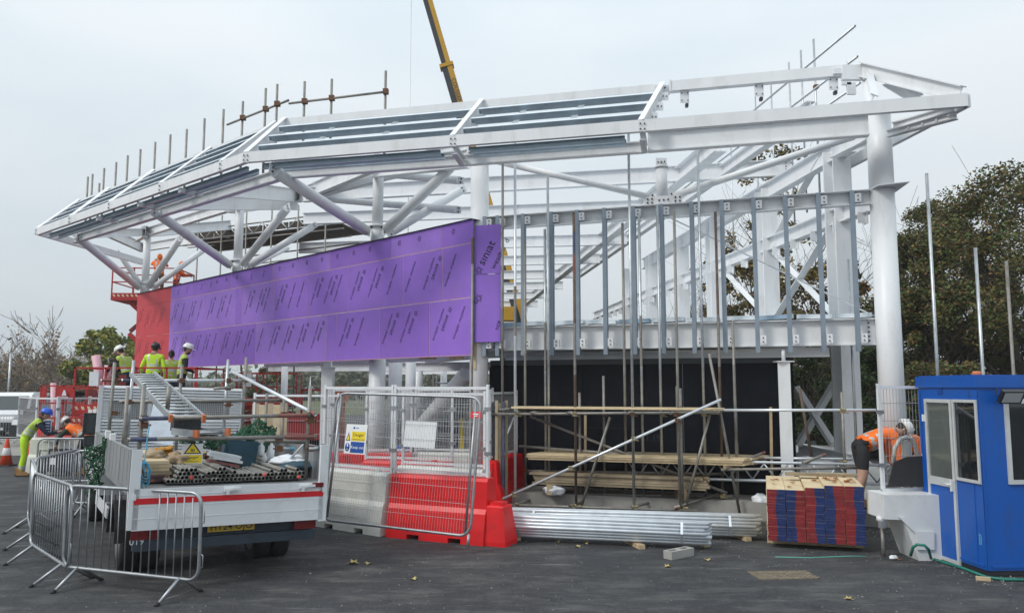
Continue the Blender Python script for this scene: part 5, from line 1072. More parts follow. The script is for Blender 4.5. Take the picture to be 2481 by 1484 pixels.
m = MB(); m.box((hw / 2, HW2 / 2, HT - .06), (hw + .05, HW2 + .05, .14)); m.box((hw / 2, HW2 / 2, HT + .0155), (hw - .02, HW2 - .02, .012)); rf = hpart('roof', m, ['hut_blue']); m = MB(); m.lathe((hw * .6, .5, HT + .02), [(.06, 0), (.06, .03), (.04, .06)], 12); hpart('beacon', m, ['orange_cap'], rf)
m = MB(); m.box((hw / 2, HW2 / 2, .05), (hw - .02, HW2 - .02, .08)); hpart('skid', m, ['chassis'])
m = MB(); m.box((.012, -.004, HT / 2 - .05), (.04, .008, HT - .25)); m.box((-.004, .012, HT / 2 - .05), (.008, .04, HT - .25)); hpart('corner_trim', m, ['hut_blue']); m = MB(); m.box((hw - .02, -.004, HT / 2 - .05), (.04, .008, HT - .25)); hpart('corner_trim', m, ['hut_blue'])
m = MB(); m.box((hw / 2, -.005, .115), (hw - .09, .01, .03)); m.box((-.005, HW2 / 2, .115), (.01, HW2 - .1, .03)); hpart('base_trim', m, ['hut_blue'])
m = MB(); m.box((-.003, .95, HT / 2 - .03), (.006, .012, HT - .28)); m.box((hw * .135, -.003, HT / 2 - .03), (.01, .006, HT - .28)); hpart('panel_seam', m, ['hut_blue'])
for y_ in (.12, 1.0): m = MB(); m.box((hw - .02, -.012, .3 + y_), (.01, .01, .01)); hpart('rivet', m, ['chrome_white'])
def hframe(F, x0, y0, x1, y1, x2, y2, x3, y3, name, glassmat, thick=.05, off=.012, lower=None):
    pts = [F(x0, y0, off), F(x1, y1, off), F(x2, y2, off), F(x3, y3, off)]
    nrm = V((0, -1, 0)) if F is HL else V((-1, 0, 0)); ax = 0 if F is HL else 1
    lo = min(p[ax] for p in pts); hi = max(p[ax] for p in pts); zb = min(p.z for p in pts); zt = max(p.z for p in pts)
    def q_(a_, z): return V((a_, -off, z)) if ax == 0 else V((-off, a_, z))
    m = MB()
    for a0, a1, z0, z1 in ((lo, lo + thick, zb, zt), (hi - thick, hi, zb, zt), (lo + thick, hi - thick, zb, zb + thick), (lo + thick, hi - thick, zt - thick, zt)) + (((lo + thick, hi - thick, lower - .05, lower + .05),) if lower else ()):
        m.slab([q_(a0, z0), q_(a1, z0), q_(a1, z1), q_(a0, z1)], .025, nrm)
    o = hpart(name, m, ['hut_frame']); z0 = lower + .05 if lower else zb + thick
    m = MB(); m.slab([q_(lo + thick, z0), q_(hi - thick, z0), q_(hi - thick, zt - thick), q_(lo + thick, zt - thick)], .008, nrm); hpart('glass', m, [glassmat], o)
    if lower: m = MB(); m.slab([q_(lo + thick, zb + thick), q_(hi - thick, zb + thick), q_(hi - thick, lower - .05), q_(lo + thick, lower - .05)], .012, nrm); hpart('door_panel', m, ['hut_blue'], o)
    return o, lo, hi, zb, zt
dr, lo, hi, zb, zt = hframe(HL, 2253, 969, 2307, 967, 2318, 1364, 2262, 1345, 'door', 'hut_glass', .045, 0.0, 1.0)
m = MB(); m.box((lo + .035, -.045, .98), (.03, .03, .14)); m.tube((lo + .035, -.07, .99), (lo + .16, -.07, .99), .011, 8); m.tube((lo + .035, -.02, .99), (lo + .035, -.07, .99), .011, 8); hpart('handle', m, ['chrome_white'], dr)
for z in (zb + .25, zt - .25): m = MB(); m.box((hi + .005, -.035, z), (.03, .03, .09)); hpart('hinge', m, ['chrome_white'], dr)
hframe(HL, 2316, 969, 2368, 968, 2373, 1170, 2320, 1161, 'window', 'hut_glass_dark', .035, 0.0)
hframe(HR, 2443, 966, 2560, 966, 2560, 1171, 2443, 1171, 'window', 'hut_glass_dark', .05, 0.0)
m = MB(); a = HL(2278, 947)
for i in range(4): m.box((a.x, -.006, a.z - .03 + i * .022), (.11, .012, .01))
hpart('vent', m, ['hut_blue'])
a = HR(2450, 960, .16); m = MB(); rt = Matrix.Rotation(R(-35), 3, 'Y'); m.box(a, (.05, .27, .17), rt); fl_ = hpart('floodlight', m, ['black_plastic']); m = MB(); m.box(a + rt @ V((-.027, 0, 0)), (.004, .22, .13), rt); hpart('lens', m, ['hut_frame'], fl_); m = MB(); m.path([a, a + V((.1, 0, .02)), a + V((.16, 0, .02))], .015); hpart('bracket', m, ['black_plastic'], fl_)
m = MB(); a = HR(2418, 955, .03); m.path([a + V((0, 0, .08)), a + V((-.02, -.03, .05)), a + V((-.02, -.04, -.02)), a + V((-.05, .05, -.03))], .006); hpart('cable', m, ['rubber'], fl_)
a = HL(2373, 1305, .002) if False else HL(2374, 1305); m = MB(); m.box((a.x, -.002, a.z), (.012, .003, .13)); m.box((a.x - .03, -.002, a.z - .01), (.012, .003, .1)); m.box((a.x - .015, -.002, a.z + .05), (.03, .003, .012)); hpart('scratch_mark', m, ['rope_blue'])
mat('hose_green', (.015, .16, .12), .5, 0, .2)
m = MB(); m.path([P(2206, 1345, 10.05), P(2212, 1325, 10.0), P(2222, 1318, 9.95), P(2240, 1320, 9.9), P(2250, 1330, 9.9), G(2256, 1352, .02), G(2290, 1362, .02), G(2330, 1374, .02), G(2390, 1397, .02), G(2430, 1402, .02), G(2500, 1404, .02)], .018, 8); solo('hose', m, ['hose_green'], 'green hose looping along the foot of the blue hut', 'hose', G(2330, 1374))
m = MB(); m.bar(G(2364, 1399, .02), G(2400, 1402, .02), .04, .04); solo('timber_offcut', m, ['timber'], 'pale timber strip lying on the green hose by the hut corner', 'timber', G(2380, 1400))
# ---------------- tube scaffold in front of the black hoarding
scaf = thing('tube_scaffold', 'tube scaffold tied together before the black hoarding', 'scaffold', xyz(fw(1450, 1230, .75), 0))
SO, SI = .80, .26     # offsets of the front and the rear row from the wall line
def sp_(name, mb, mats, label=None): return tag(mb.build(name, mats, scaf), label)
STD = [(1218, 370, SI, 'tube_old'), (1248, 325, SO, 'tube_bright'), (1272, 585, SI, 'tube_old'), (1327, 423, SI + .03, 'tube_galv'), (1390, 515, SO, 'paint'), (1462, 910, SI, 'tube_old'), (1508, 540, SI, 'tube_old'), (1522, 293, SO, 'tube_galv'), (1548, 520, SI, 'tube_galv'), (1592, 495, SI, 'tube_galv'), (1633, 510, SO, 'tube_old'), (1689, 318, SI, 'tube_galv'), (1733, 513, SI, 'tube_rusty'), (1775, 775, SI, 'tube_old'), (1320, 555, SI, 'tube_galv'), (1404, 950, SI + .1, 'tube_old'), (1640, 935, SI, 'tube_old'), (1648, 940, SO - .1, 'tube_old')]
for x, y, o, mt in STD:
    t = fw(x, y, o); b = xyz(t, .05 if o > .5 else .32); m = MB(); m.pipe(b, t, .0242, .004, 10)
    if mt == 'paint':
        m.tube(t - V((0, 0, .75)), t - V((0, 0, .35)), .0248, 10, 1, caps=False); m.tube(t - V((0, 0, 1.1)), t - V((0, 0, .78)), .0248, 10, 2, caps=False); mt = 'tube_rusty'
    if (x * 7) % 5 < 2: 
        z = b.z + (t.z - b.z) * .45; m.tube(xyz(t, z), xyz(t, z + .9), .0247, 10, 3, caps=False)
    if o > .5: m.box(xyz(t, .03), (.15, .15, .006))
    sp_('standard', m, [mt, 'paint_blue', 'paint_red', 'tube_old'])
def led(a, b, mt='tube_old', name='ledger', red=0):
    m = MB(); m.pipe(a, b, .0242, .004, 10)
    if red: d = (b - a).normalized(); m.tube(b - d * .25, b, .0248, 10, 1, caps=False)
    sp_(name, m, [mt, 'paint_red'])
led(fw(1176, 1003, SO + .05), fw(1745, 998, SO + .05)); led(fw(1176, 995, SO - .02), fw(1236, 990, SO - .02)); led(fw(1175, 1220, SO + .05), fw(1690, 1237, SO + .05)); led(fw(1172, 1192, SI + .05), fw(1775, 1202, SI - .05)); led(fw(1258, 1080, SI + .05), fw(1760, 1118, SI + .05)); led(fw(1275, 1140, SI), fw(1758, 1147, SI))
led(fw(1748, 993, SO - .1), fw(2122, 993, SO - .1), 'tube_bright'); led(fw(1747, 1137, SO - .2), fw(2080, 1132, SO - .2))
for x0, y0, x1, y1 in ((1285, 1000, 1350, 990), (1374, 1000, 1440, 990), (1520, 1000, 1575, 990), (1624, 1000, 1680, 990), (1248, 998, 1290, 990)): led(fw(x0, y0, SO + .12), fw(x1, y1, SI - .1), 'tube_old', 'transom')
for x0, y0, x1, y1 in ((1246, 1222, 1300, 1205), (1380, 1225, 1420, 1212), (1530, 1228, 1590, 1212), (1632, 1230, 1740, 1195)): led(fw(x0, y0, SO + .1), fw(x1, y1, SI - .1), 'tube_old', 'transom')
for (x0, y0, x1, y1, o, mt) in ((1747, 967, 1187, 1222, SO + .12, 'tube_bright'), (1284, 1008, 1762, 1194, SI + .1, 'tube_old'), (1246, 1011, 1170, 1189, SO - .1, 'tube_galv'), (1478, 1010, 1407, 1230, SO - .1, 'tube_old'), (1720, 1003, 1661, 1227, SO - .1, 'tube_old'), (1718, 856, 1793, 1247, SO - .25, 'tube_old'), (1937, 939, 1966, 1106, .2, 'tube_rusty')):
    led(fw(x0, y0, o), fw(x1, y1, o), mt, 'brace')
for x, y, o in ((1252, 1003, SO + .03), (1392, 1003, SO + .03), (1532, 1003, SO + .03), (1637, 1003, SO + .03), (1728, 998, SO), (1252, 1222, SO + .03), (1392, 1225, SO + .03), (1540, 1228, SO + .03), (1642, 1232, SO + .03), (1661, 1232, SO), (1325, 1003, SI), (1385, 1103, SI), (1465, 1004, SI), (1604, 1004, SI), (1705, 1003, SI), (1750, 1112, SI), (1750, 1200, SI), (1535, 1062, SO + .1), (1640, 1018, SO + .1), (1382, 1133, SO + .1), (1246, 1198, SO + .1), (1278, 1103, SI), (1275, 1140, SI), (2040, 995, SO - .1), (2043, 1120, .2), (1690, 1118, .25), (1404, 1228, SO)):
    p = fw(x, y, o); m = MB(); m.box(p, (.075, .085, .065)); m.tube(p + V((-.03, -.03, .03)), p + V((.02, -.11, .03)), .012, 6); m.tube(p + V((.03, -.02, -.02)), p + V((.075, -.06, -.03)), .011, 6); sp_('coupler', m, ['coupler_rust' if (x + int(y)) % 3 == 0 else 'coupler_brass'])
t = fw(2039, 949, .15); m = MB(); m.pipe(xyz(t, .3), t, .0242, .004, 10); sp_('standard', m, ['tube_old'])
# ladder beam running to the right
lb_ = thing('lattice_beam', 'bright lattice beam of thin tubes running right from the scaffold boards', 'lattice beam', fw(1900, 1165, .3))
c0, c1 = fw(1520, 1112, .32), fw(2155, 1126, .32); dd = V((0, 0, -.30))
m = MB(); m.tube(c0, c1, .0242, 10); m.build('top_chord', ['tube_bright'], lb_)
m = MB(); m.tube(c0 + dd, c1 + dd, .0242, 10); m.build('bottom_chord', ['tube_bright'], lb_)
for i in range(11):
    a = c0.lerp(c1, i / 11); b = c0.lerp(c1, (i + .5) / 11) + dd; c = c0.lerp(c1, (i + 1) / 11); m = MB(); m.tube(a - V((0, 0, .02)), b + V((0, 0, .02)), .013, 8); m.tube(b + V((0, 0, .02)), c - V((0, 0, .02)), .013, 8); m.build('lacing', ['tube_galv'], lb_)
a, b = fw(1834, 1108, -.05), fw(2066, 1112, -.05); m = MB(); m.pipe(a, b, .0242, .004, 10); solo('scaffold_tube', m, ['tube_bright'], 'bright tube lying level just behind the lattice beam', 'scaffold tube', a)
for x0, y0, x1, y1, o0, o1, lb in ((1795, 1117, 1853, 1095, .5, .1, 'worn tube stub with a red end poking out below the plank deck'), (1945, 1121, 2000, 1100, .45, .05, 'worn tube stub resting across the lattice beam')):
    a, b = fw(x0, y0, o0), fw(x1, y1, o1); m = MB(); m.pipe(a, b, .0242, .004, 10); d_ = (b - a).normalized(); m.tube(b - d_ * .1, b, .0248, 10, 1, caps=False); solo('scaffold_tube', m, ['tube_old', 'paint_red'], lb, 'scaffold tube', a)
# plank decks
def planks(A, B, Cc, D, n, th_, mt, label, group, layers=1, seed=1):
    q = random.Random(seed); k = 0
    for l in range(layers):
        for i in range(n):
            u0, u1 = i / n + .002, (i + 1) / n - .002; up = V((0, 0, l * th_ * 1.02)); s_ = q.uniform(-.07, .07); dd = (B - A).normalized() * s_ + (D - A).normalized() * q.uniform(-.022, .022); th2 = th_ * q.uniform(.86, .93)
            m = MB(); m.slab([A.lerp(D, u0) + dd, B.lerp(Cc, u0) + dd, B.lerp(Cc, u1) + dd, A.lerp(D, u1) + dd], th2, (0, 0, 1)); m.v = [v + up for v in m.v]
            o = m.build('scaffold_plank', [mt if not isinstance(mt, list) else mt[k % len(mt)]], None, A.lerp(D, u0) + up); k += 1
            tag(o, label(l, i, layers, n), 'plank', group)
zt_ = fw(1500, 990, .5).z
A = fw(1244, 985, SO + .05); B = fw(1757, 987, SO + .05); A.z = B.z = zt_
planks(A, B, B - FN * .5, A - FN * .5, 2, .038, 'timber_new', lambda l, i, L_, n: ['pale plank along the outer edge of the upper scaffold lift', 'pale plank along the inner edge of the upper scaffold lift'][i], 'planks on the upper scaffold lift')
A, B = fw(1276, 1104, .62), fw(1800, 1110, .62); D_, C_ = fw(1366, 1079, -.35), fw(1838, 1088, -.35); zz = A.z - .06
A.z = B.z = zz; D_.z = C_.z = zz; D_ = A - FN * .88 + FWD * .2; C_ = B - FN * .88 + FWD * .35
planks(A, B, C_, D_, 4, .038, ['timber_new', 'timber', 'timber_new'], lambda l, i, L_, n: ['front', 'second', 'third', 'back'][i] + ' plank in the ' + ['bottom', 'middle', 'top'][l] + ' layer of the middle scaffold deck', 'planks of the middle scaffold deck', 3, 5)
m = MB(); m.bar(B + V((-.05, -.02, -.03)) - FWD * .25, C_ + V((.0, 0, .03)), .06, .06); solo('dark_timber', m, ['timber_old'], 'dark charred timber lying across the end of the middle deck', 'timber', B)
A, B = fw(1290, 1205, .62), fw(1712, 1212, .62); A.z = B.z = .36 + .12
planks(A, B, B - FN * .5, A - FN * .5, 2, .04, ['timber_old', 'timber'], lambda l, i, L_, n: ['front', 'back'][i] + ' plank, ' + ['lowest', 'second lowest', 'middle', 'second from top', 'topmost'][l] + ' of the plank pile low in the scaffold', 'planks piled low in the scaffold', 5, 9)
for x, dz in ((1330, 0), (1650, 0)):
    a = fw(x, 1215, .4); m = MB(); m.box(xyz(a, .39), (.1, .55, .17)); solo('timber_bearer', m, ['timber'], 'timber bearer under the %s of the low plank pile' % ('left part' if x < 1500 else 'right part'), 'timber', xyz(a, .3))
m = lump(xyz(fw(1455 - 110, 1220, .55), .38), (.2, .1, .1), 12, .25); solo('plastic_sack', m, ['plastic_white'], 'torn white plastic sack under the low plank pile', 'sack', xyz(fw(1345, 1220, .55), .3))
m = lump(fw(1843, 1214, .25), (.16, .14, .13), 14, .25); solo('plastic_sack', m, ['plastic_white'], 'crumpled white sack on the slab behind the painted board pack', 'sack', fw(1843, 1225, .25))
for x, y0, y1, lb in ((1418, 1005, 1160, 'thin timber batten leaning on the black hoarding left of centre'), (1867, 985, 1085, 'thin timber batten leaning on the black hoarding near its right end')):
    p = fw(x, y1, -.2); q_ = fw(x, y0, -.36); m = MB(); m.bar(V((p.x, p.y, .31)), q_, .045, .025, V((0, -1, 0))); solo('timber_batten', m, ['timber'], lb, 'batten', p)
# loose tall standards at the right behind the hut
for x0, y0, x1, Y, mt, lb in ((2245, 420, 2267, 11.8, 'tube_galv', 'tallest bright tube standing behind the blue hut'), (2363, 600, 2380, 12.2, 'tube_galv', 'shorter bright tube standing behind the blue hut'), (2438, 632, 2450, 12.2, 'tube_old', 'worn grey tube standing behind the blue hut'), (2055, 628, 2076, 13.6, 'tube_galv', 'bright tube standing between the round column and the grey column')):
    t = P(x0, y0, Y); m = MB(); m.pipe((t.x, t.y, 0), t, .0242, .004, 12); solo('scaffold_tube', m, [mt], lb, 'scaffold tube', (t.x, t.y, 0), 'tall tubes standing near the hut')
# ---------------- edge protection on the roof
ed = thing('roof_edge_rail', 'row of worn scaffold posts with short rails along the far roof edge', 'edge protection', onseg(TB, TC, 560))
c1 = lambda x, y: (x * .3317, 123.07 + y * .3317); c2 = lambda x, y: (615.3 + x * .3317, 123.07 + y * .3317)
def rT(p, off): # depth just behind the roof top line at that pixel column
    x = p[0]; b = onseg(TB, TC, x) if x < 690 else onseg(TB, TA, x); return P(p[0], p[1], b.y + off)
for (x, t, b, f) in ((643, 920, 1085, c1), (677, 900, 1075, c1), (727, 967, 1050, c1), (762, 857, 1035, c1), (850, 813, 1000, c1), (934, 765, 960, c1), (1027, 720, 920, c1), (1135, 667, 873, c1), (1246, 612, 830, c1), (1365, 573, 780, c1), (1495, 495, 728, c1), (1634, 428, 668, c1), (1775, 370, 605, c1), (1942, 275, 540, c1), (2026, 245, 515, c1), (371, 225, 600, c2), (569, 207, 580, c2), (963, 147, 545, c2)):
    tp_ = rT(f(x, t), 1.6); m = MB(); m.pipe(V((tp_.x, tp_.y, 7.2)), tp_, .03, .005, 10); m.build('post', ['tube_old'], ed)
for a, b in ((c1(1660, 540), c1(2107, 362)), (c2(255, 385), c2(978, 298))):
    m = MB(); m.pipe(rT(a, 1.55), rT(b, 1.55), .028, .005, 10); m.build('rail', ['tube_old'], ed)
for p in (c1(1775, 490), c1(1942, 425), c1(2026, 388), c2(371, 370), c2(569, 346), c2(963, 298)): m = MB(); m.box(rT(p, 1.57), (.12, .12, .11)); m.build('coupler', ['coupler_rust'], ed)
# right hand rear guard rail
gr_ = thing('guard_rail', 'bright guard rail scaffold running back along the right side of the roof', 'guard rail', P(2078, 200, 14.8))
for x, y, x2, y2, z, Ye in ((2072, 63, 1735, 392, 0, 36), (2078, 137, 1895, 263, 0, 36), (2084, 201, 1800, 380, 0, 36)):
    a = P(x, y, 14.9); d = RWD.copy(); b = a + d * (Ye - a.y); b = V((b.x, b.y, a.z)); m = MB(); m.pipe(a, b, .0242, .004, 10); m.build('rail', ['tube_galv'], gr_)
for x, y, Y in ((1971, 95, 17.0), (1940, 122, 18.7), (1911, 151, 20.4), (1868, 205, 23), (1830, 235, 26), (1770, 330, 31)):
    t = P(x, y, Y); m = MB(); m.pipe(V((t.x, t.y, 6.4)), t, .0242, .004, 10); m.build('post', ['tube_galv'], gr_)
    for zz in (8.87, 8.32, 7.82): m = MB(); m.box(V((t.x, t.y - .03, zz)), (.1, .1, .08)); m.build('coupler', ['coupler_rust' if zz > 8.5 else 'coupler_brass'], gr_)
# scaffold deck inside the stand, seen above the purple boards
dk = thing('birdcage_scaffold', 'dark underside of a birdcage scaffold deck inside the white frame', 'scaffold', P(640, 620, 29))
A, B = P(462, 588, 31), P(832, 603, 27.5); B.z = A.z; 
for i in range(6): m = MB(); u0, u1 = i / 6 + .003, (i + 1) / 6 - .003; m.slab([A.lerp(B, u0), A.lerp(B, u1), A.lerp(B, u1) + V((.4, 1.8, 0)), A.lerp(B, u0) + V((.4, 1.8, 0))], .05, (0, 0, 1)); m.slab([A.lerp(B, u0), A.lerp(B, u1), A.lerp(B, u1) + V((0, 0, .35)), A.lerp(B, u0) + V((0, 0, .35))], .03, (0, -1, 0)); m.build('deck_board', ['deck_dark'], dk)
for k in range(5): m = MB(); o = V((.1 * k, .9 * k, -.12 - .1 * k)); m.tube(A + o + V((-.3 + .6 * k, 0, 0)), B + o, .03, 8); m.build('ledger', ['tube_old'], dk)
m = MB(); m.tube(A + V((0, -.1, .45)), B + V((0, -.1, .45)), .03, 8); m.build('ledger', ['tube_old'], dk)
m = MB(); m.tube(A + V((0, -.1, .06)), B + V((0, -.1, .06)), .03, 8); m.build('ledger', ['tube_galv'], dk)
for i in range(9): a = A.lerp(B, i / 9) + V((0, -.12, .06)); b = A.lerp(B, (i + .5) / 9) + V((0, -.12, .45)); c = A.lerp(B, (i + 1) / 9) + V((0, -.12, .06)); m = MB(); m.tube(a, b, .02, 6); m.tube(b, c, .02, 6); m.build('lacing', ['tube_galv'], dk)
for i in range(6): a = A.lerp(B, (i + .4) / 6) + V((0, -.2, 0)); m = MB(); m.tube(xyz(a, 0), a + V((0, 0, .9)), .03, 8); m.build('standard', ['tube_old'], dk)

t = P(1145, 575, 14.45); m = MB(); m.pipe((t.x, t.y, 0), t, .0242, .004, 10); m.tube(t - V((0, 0, .5)), t - V((0, 0, .01)), .0248, 10, 1, caps=False); solo('scaffold_tube', m, ['tube_old', 'tube_rusty'], 'tall worn tube with a rusty top standing before the corner of the purple boards', 'scaffold tube', (t.x, t.y, 0))
# ---------------- people
mat('skin', (.50, .30, .22), .55, 0, .08, 20); mat('hair_dark', (.02, .016, .013), .7)
mat('hv_yellow', (.50, .76, .02), .65, 0, .08, 8, bump=.35, bscale=14); mat('hv_orange', (.95, .17, .01), .65, 0, .08, 8, bump=.35, bscale=14); mat('hv_lime', (.42, .55, .09), .7, 0, .1, 8, bump=.35, bscale=14)
mat('reflective', (.50, .52, .50), .4, .2, .1, 10); mat('cloth_black', (.018, .018, .022), .85, 0, .25, 8, bump=.3, bscale=14); mat('cloth_navy', (.02, .025, .05), .85, 0, .2, 8, bump=.3, bscale=14); mat('cloth_green', (.03, .045, .03), .85, 0, .2, 8); mat('cloth_brown', (.13, .08, .05), .85, 0, .2, 8); mat('cloth_maroon', (.07, .025, .028), .85, 0, .2, 8)
mat('boot_tan', (.36, .19, .07), .7, 0, .15, 10); mat('helmet_white', (.80, .80, .78), .3, 0, .03, coat=.3); mat('helmet_blue', (.01, .10, .62), .3, 0, .04, coat=.3); mat('helmet_dark', (.03, .028, .028), .4); mat('cap_beige', (.52, .44, .30), .8)
ST = dict(pelvis=(0, 0, .95), spine=(0, .0, 1.13), chest=(0, .01, 1.33), neck=(0, -.01, 1.48), head=(0, .02, 1.56), shL=(-.19, 0, 1.41), shR=(.19, 0, 1.41))
LEG = dict(hipL=(-.10, 0, .90), knL=(-.12, .02, .5), anL=(-.13, -.02, .09), toL=(-.15, .14, .045), hipR=(.10, 0, .90), knR=(.12, .02, .5), anR=(.13, -.02, .09), toR=(.15, .14, .045))
RAD = dict(pelvis=(.165, .125), spine=(.155, .12), chest=(.175, .13), neck=(.062, .062), head=(.058, .062), shL=(.085, .085), shR=(.085, .085), elL=(.056, .056), elR=(.056, .056), wrL=(.038, .038), wrR=(.038, .038), paL=(.042, .024), paR=(.042, .024), hipL=(.10, .105), hipR=(.10, .105), knL=(.068, .068), knR=(.068, .068), anL=(.05, .05), anR=(.05, .05), toL=(.045, .035), toR=(.045, .035))
EDG = [('pelvis', 'spine'), ('spine', 'chest'), ('chest', 'neck'), ('neck', 'head'), ('chest', 'shL'), ('chest', 'shR'), ('shL', 'elL'), ('elL', 'wrL'), ('wrL', 'paL'), ('shR', 'elR'), ('elR', 'wrR'), ('wrR', 'paR'), ('pelvis', 'hipL'), ('pelvis', 'hipR'), ('hipL', 'knL'), ('knL', 'anL'), ('anL', 'toL'), ('hipR', 'knR'), ('knR', 'anR'), ('anR', 'toR')]
def person(loc, rz, label, lean=0, arms=None, legs=None, head=(0, 0), top='cloth_black', vest=None, sleeves=None, trousers='cloth_navy', shorts=False, boots='boot_tan', hat='helmet_white', hair=True, beard=False, cuffs=False, drop=0.0, side=0.0, ponytail=False, cap=False, hood=False, bulk=1.12):
    J = {k: V(v) for k, v in LEG.items()}
    if legs: J.update({k: V(v) for k, v in legs.items()})
    rot = Matrix.Rotation(R(-lean), 3, 'X') @ Matrix.Rotation(R(side), 3, 'Y'); piv = V((0, 0, .95 - drop))
    for k, v in ST.items(): J[k] = piv + rot @ (V(v) - V((0, 0, .95)))
    curve = R(-lean * .25)
    dfl = dict(elL=V((-.27, -.03, 1.13)), wrL=V((-.27, .09, .90)), elR=V((.27, -.03, 1.13)), wrR=V((.27, .09, .90)))
    for k in dfl: J[k] = piv + rot @ (dfl[k] - V((0, 0, .95)))
    if arms: J.update({k: V(v) for k, v in arms.items()})
    for s in 'LR': d = (J['wr' + s] - J['el' + s]).normalized(); J['pa' + s] = J['wr' + s] + d * .075
    t = thing('person', label, 'person', loc, rz)
    names = list(J); vs = [tuple(J[n]) for n in names]; ed = [(names.index(a), names.index(b)) for a, b in EDG]; rad = [RAD[n] for n in names]
    for s, sg in (('L', -1), ('R', 1)):
        d = (J['wr' + s] - J['el' + s]).normalized(); ax = d.cross(V((0, 1, .3))).normalized(); nn = d.cross(ax); b = J['pa' + s]
        for k, (off, ln) in enumerate(((-.03, .07), (-.01, .08), (.011, .075), (.031, .06))):
            i = len(vs); p1 = b + ax * off + d * .045; vs += [tuple(p1), tuple(p1 + d * ln * .5 + nn * .012), tuple(p1 + d * ln * .9 + nn * .035)]; rad += [(.012, .012), (.0105, .0105), (.009, .009)]; ed += [(names.index('pa' + s), i), (i, i + 1), (i + 1, i + 2)]
        i = len(vs); p1 = b + ax * .045 * -sg + nn * .015; vs += [tuple(p1), tuple(p1 + d * .045 + nn * .02)]; rad += [(.013, .013), (.010, .010)]; ed += [(names.index('pa' + s), i), (i, i + 1)]
    me = bpy.data.meshes.new('skeleton'); me.from_pydata(vs, ed, []); o = bpy.data.objects.new('skeleton', me); C.objects.link(o)
    sk = o.modifiers.new('skin', 'SKIN'); sk.branch_smoothing = .3
    for i, r in enumerate(rad): me.skin_vertices[0].data[i].radius = (r[0] * .95 * (bulk if r[0] > .05 and i < 13 else 1), r[1] * .95 * (bulk if r[0] > .05 and i < 13 else 1)); me.skin_vertices[0].data[i].use_root = (i == names.index('pelvis'))
    ss = o.modifiers.new('sub', 'SUBSURF'); ss.levels = 2; ss.render_levels = 2
    bpy.context.view_layer.update(); ev = o.evaluated_get(bpy.context.evaluated_depsgraph_get()); nm = bpy.data.meshes.new_from_object(ev)
    bv = [v.co.copy() for v in nm.vertices]; bf = [tuple(p.vertices) for p in nm.polygons]; bpy.data.objects.remove(o); bpy.data.meshes.remove(me)
    segs_ = [(a, b) for a, b in EDG]
    def near(c):
        best = None
        for a, b in segs_:
            A, B = J[a], J[b]; d = B - A; u = max(0, min(1, (c - A).dot(d) / d.length_squared)); q = (c - A - d * u).length - .7 * (RAD[a][0] * (1 - u) + RAD[b][0] * u)
            if best is None or q < best[0]: best = (q, a, b, u)
        return best
    mats_ = ['skin', top, sleeves or top, trousers, boots, 'reflective', vest or top, 'hair_dark']
    mi = []; tors = []
    for f in bf:
        c = sum((bv[i] for i in f), V((0, 0, 0))) / len(f); _, a, b, u = near(c); k = 1
        if a == 'neck' or (a == 'chest' and b == 'neck' and u > .8): k = 0
        elif a.startswith('sh'): k = 2
        elif a.startswith('el'): k = 2 if u < .9 else 0
        elif a.startswith('wr'): k = 0
        elif b.startswith('hip'): k = 3
        elif a.startswith('hip'): k = 3 if (not shorts or u < .8) else 0
        elif a.startswith('kn'):
            k = (0 if shorts and u < .8 else (4 if u > .86 else 3))
            if cuffs and not shorts and .6 < u < .78: k = 5
        elif a.startswith('an'): k = 4
        elif a == 'pelvis' and b == 'spine': k = 3 if u < .02 else 1
        if vest and sleeves == vest and k == 2 and a.startswith('el') and .3 < u < .5: k = 5
        mi.append(k); tors.append(k == 1 or (k == 2 and a.startswith('sh') and u < .12))
    m = MB(); m.v = bv; m.f = bf; m.m = mi; m.s = [True] * len(bf)
    hr = Matrix.Rotation(R(-lean * .55 - head[0]), 3, 'X'); hr = Matrix.Rotation(R(head[1]), 3, 'Z') @ hr
    hc = J['head'] + hr @ V((0, .025, .085)); m2 = MB()
    m2.ball((0, 0, 0), (.076, .096, .118), 14, 0); m2.ball((0, .012, -.05), (.058, .075, .07), 12, 0); m2.ball((0, .10, -.012), (.014, .022, .022), 8, 0)
    for s in (-1, 1): m2.ball((s * .077, -.005, -.01), (.01, .02, .032), 8, 0); m2.ball((s * .03, .083, .012), (.012, .01, .007), 8, 7); m2.tube((s * .045, .086, .03), (s * .015, .094, .032), .004, 5, 7)
    m2.tube((-.022, .086, -.055), (.022, .086, -.055), .005, 6, 4)
    m.add(m2, Matrix.Translation(hc) @ hr.to_4x4()); body = m.build('body', mats_, t, local=True)
    # vest: a slightly larger copy of the torso surface
    if vest:
        nrm = [V((0, 0, 0)) for _ in bv]
        for f in bf:
            n = (bv[f[1]] - bv[f[0]]).cross(bv[f[2]] - bv[f[0]])
            for i in f: nrm[i] += n
        m = MB(); idx = {}
        for f, tt in zip(bf, tors):
            if not tt: continue
            q = []
            for i in f:
                if i not in idx: idx[i] = len(m.v); m.v.append(bv[i] + nrm[i].normalized() * .016)
                q.append(idx[i])
            c = piv + rot.inverted() @ (sum((bv[i] for i in f), V((0, 0, 0))) / len(f) - piv); z = c.z - piv.z
            band = (.10 < z < .155) or (.20 < z < .245) or (z > .27 and .095 < abs(c.x) < .12)
            m.face(q, 1 if band else 0, True)
        m.build('hi_vis_vest', [vest, 'reflective'], t, local=True)
    HT_ = Matrix.Translation(hc) @ hr.to_4x4()
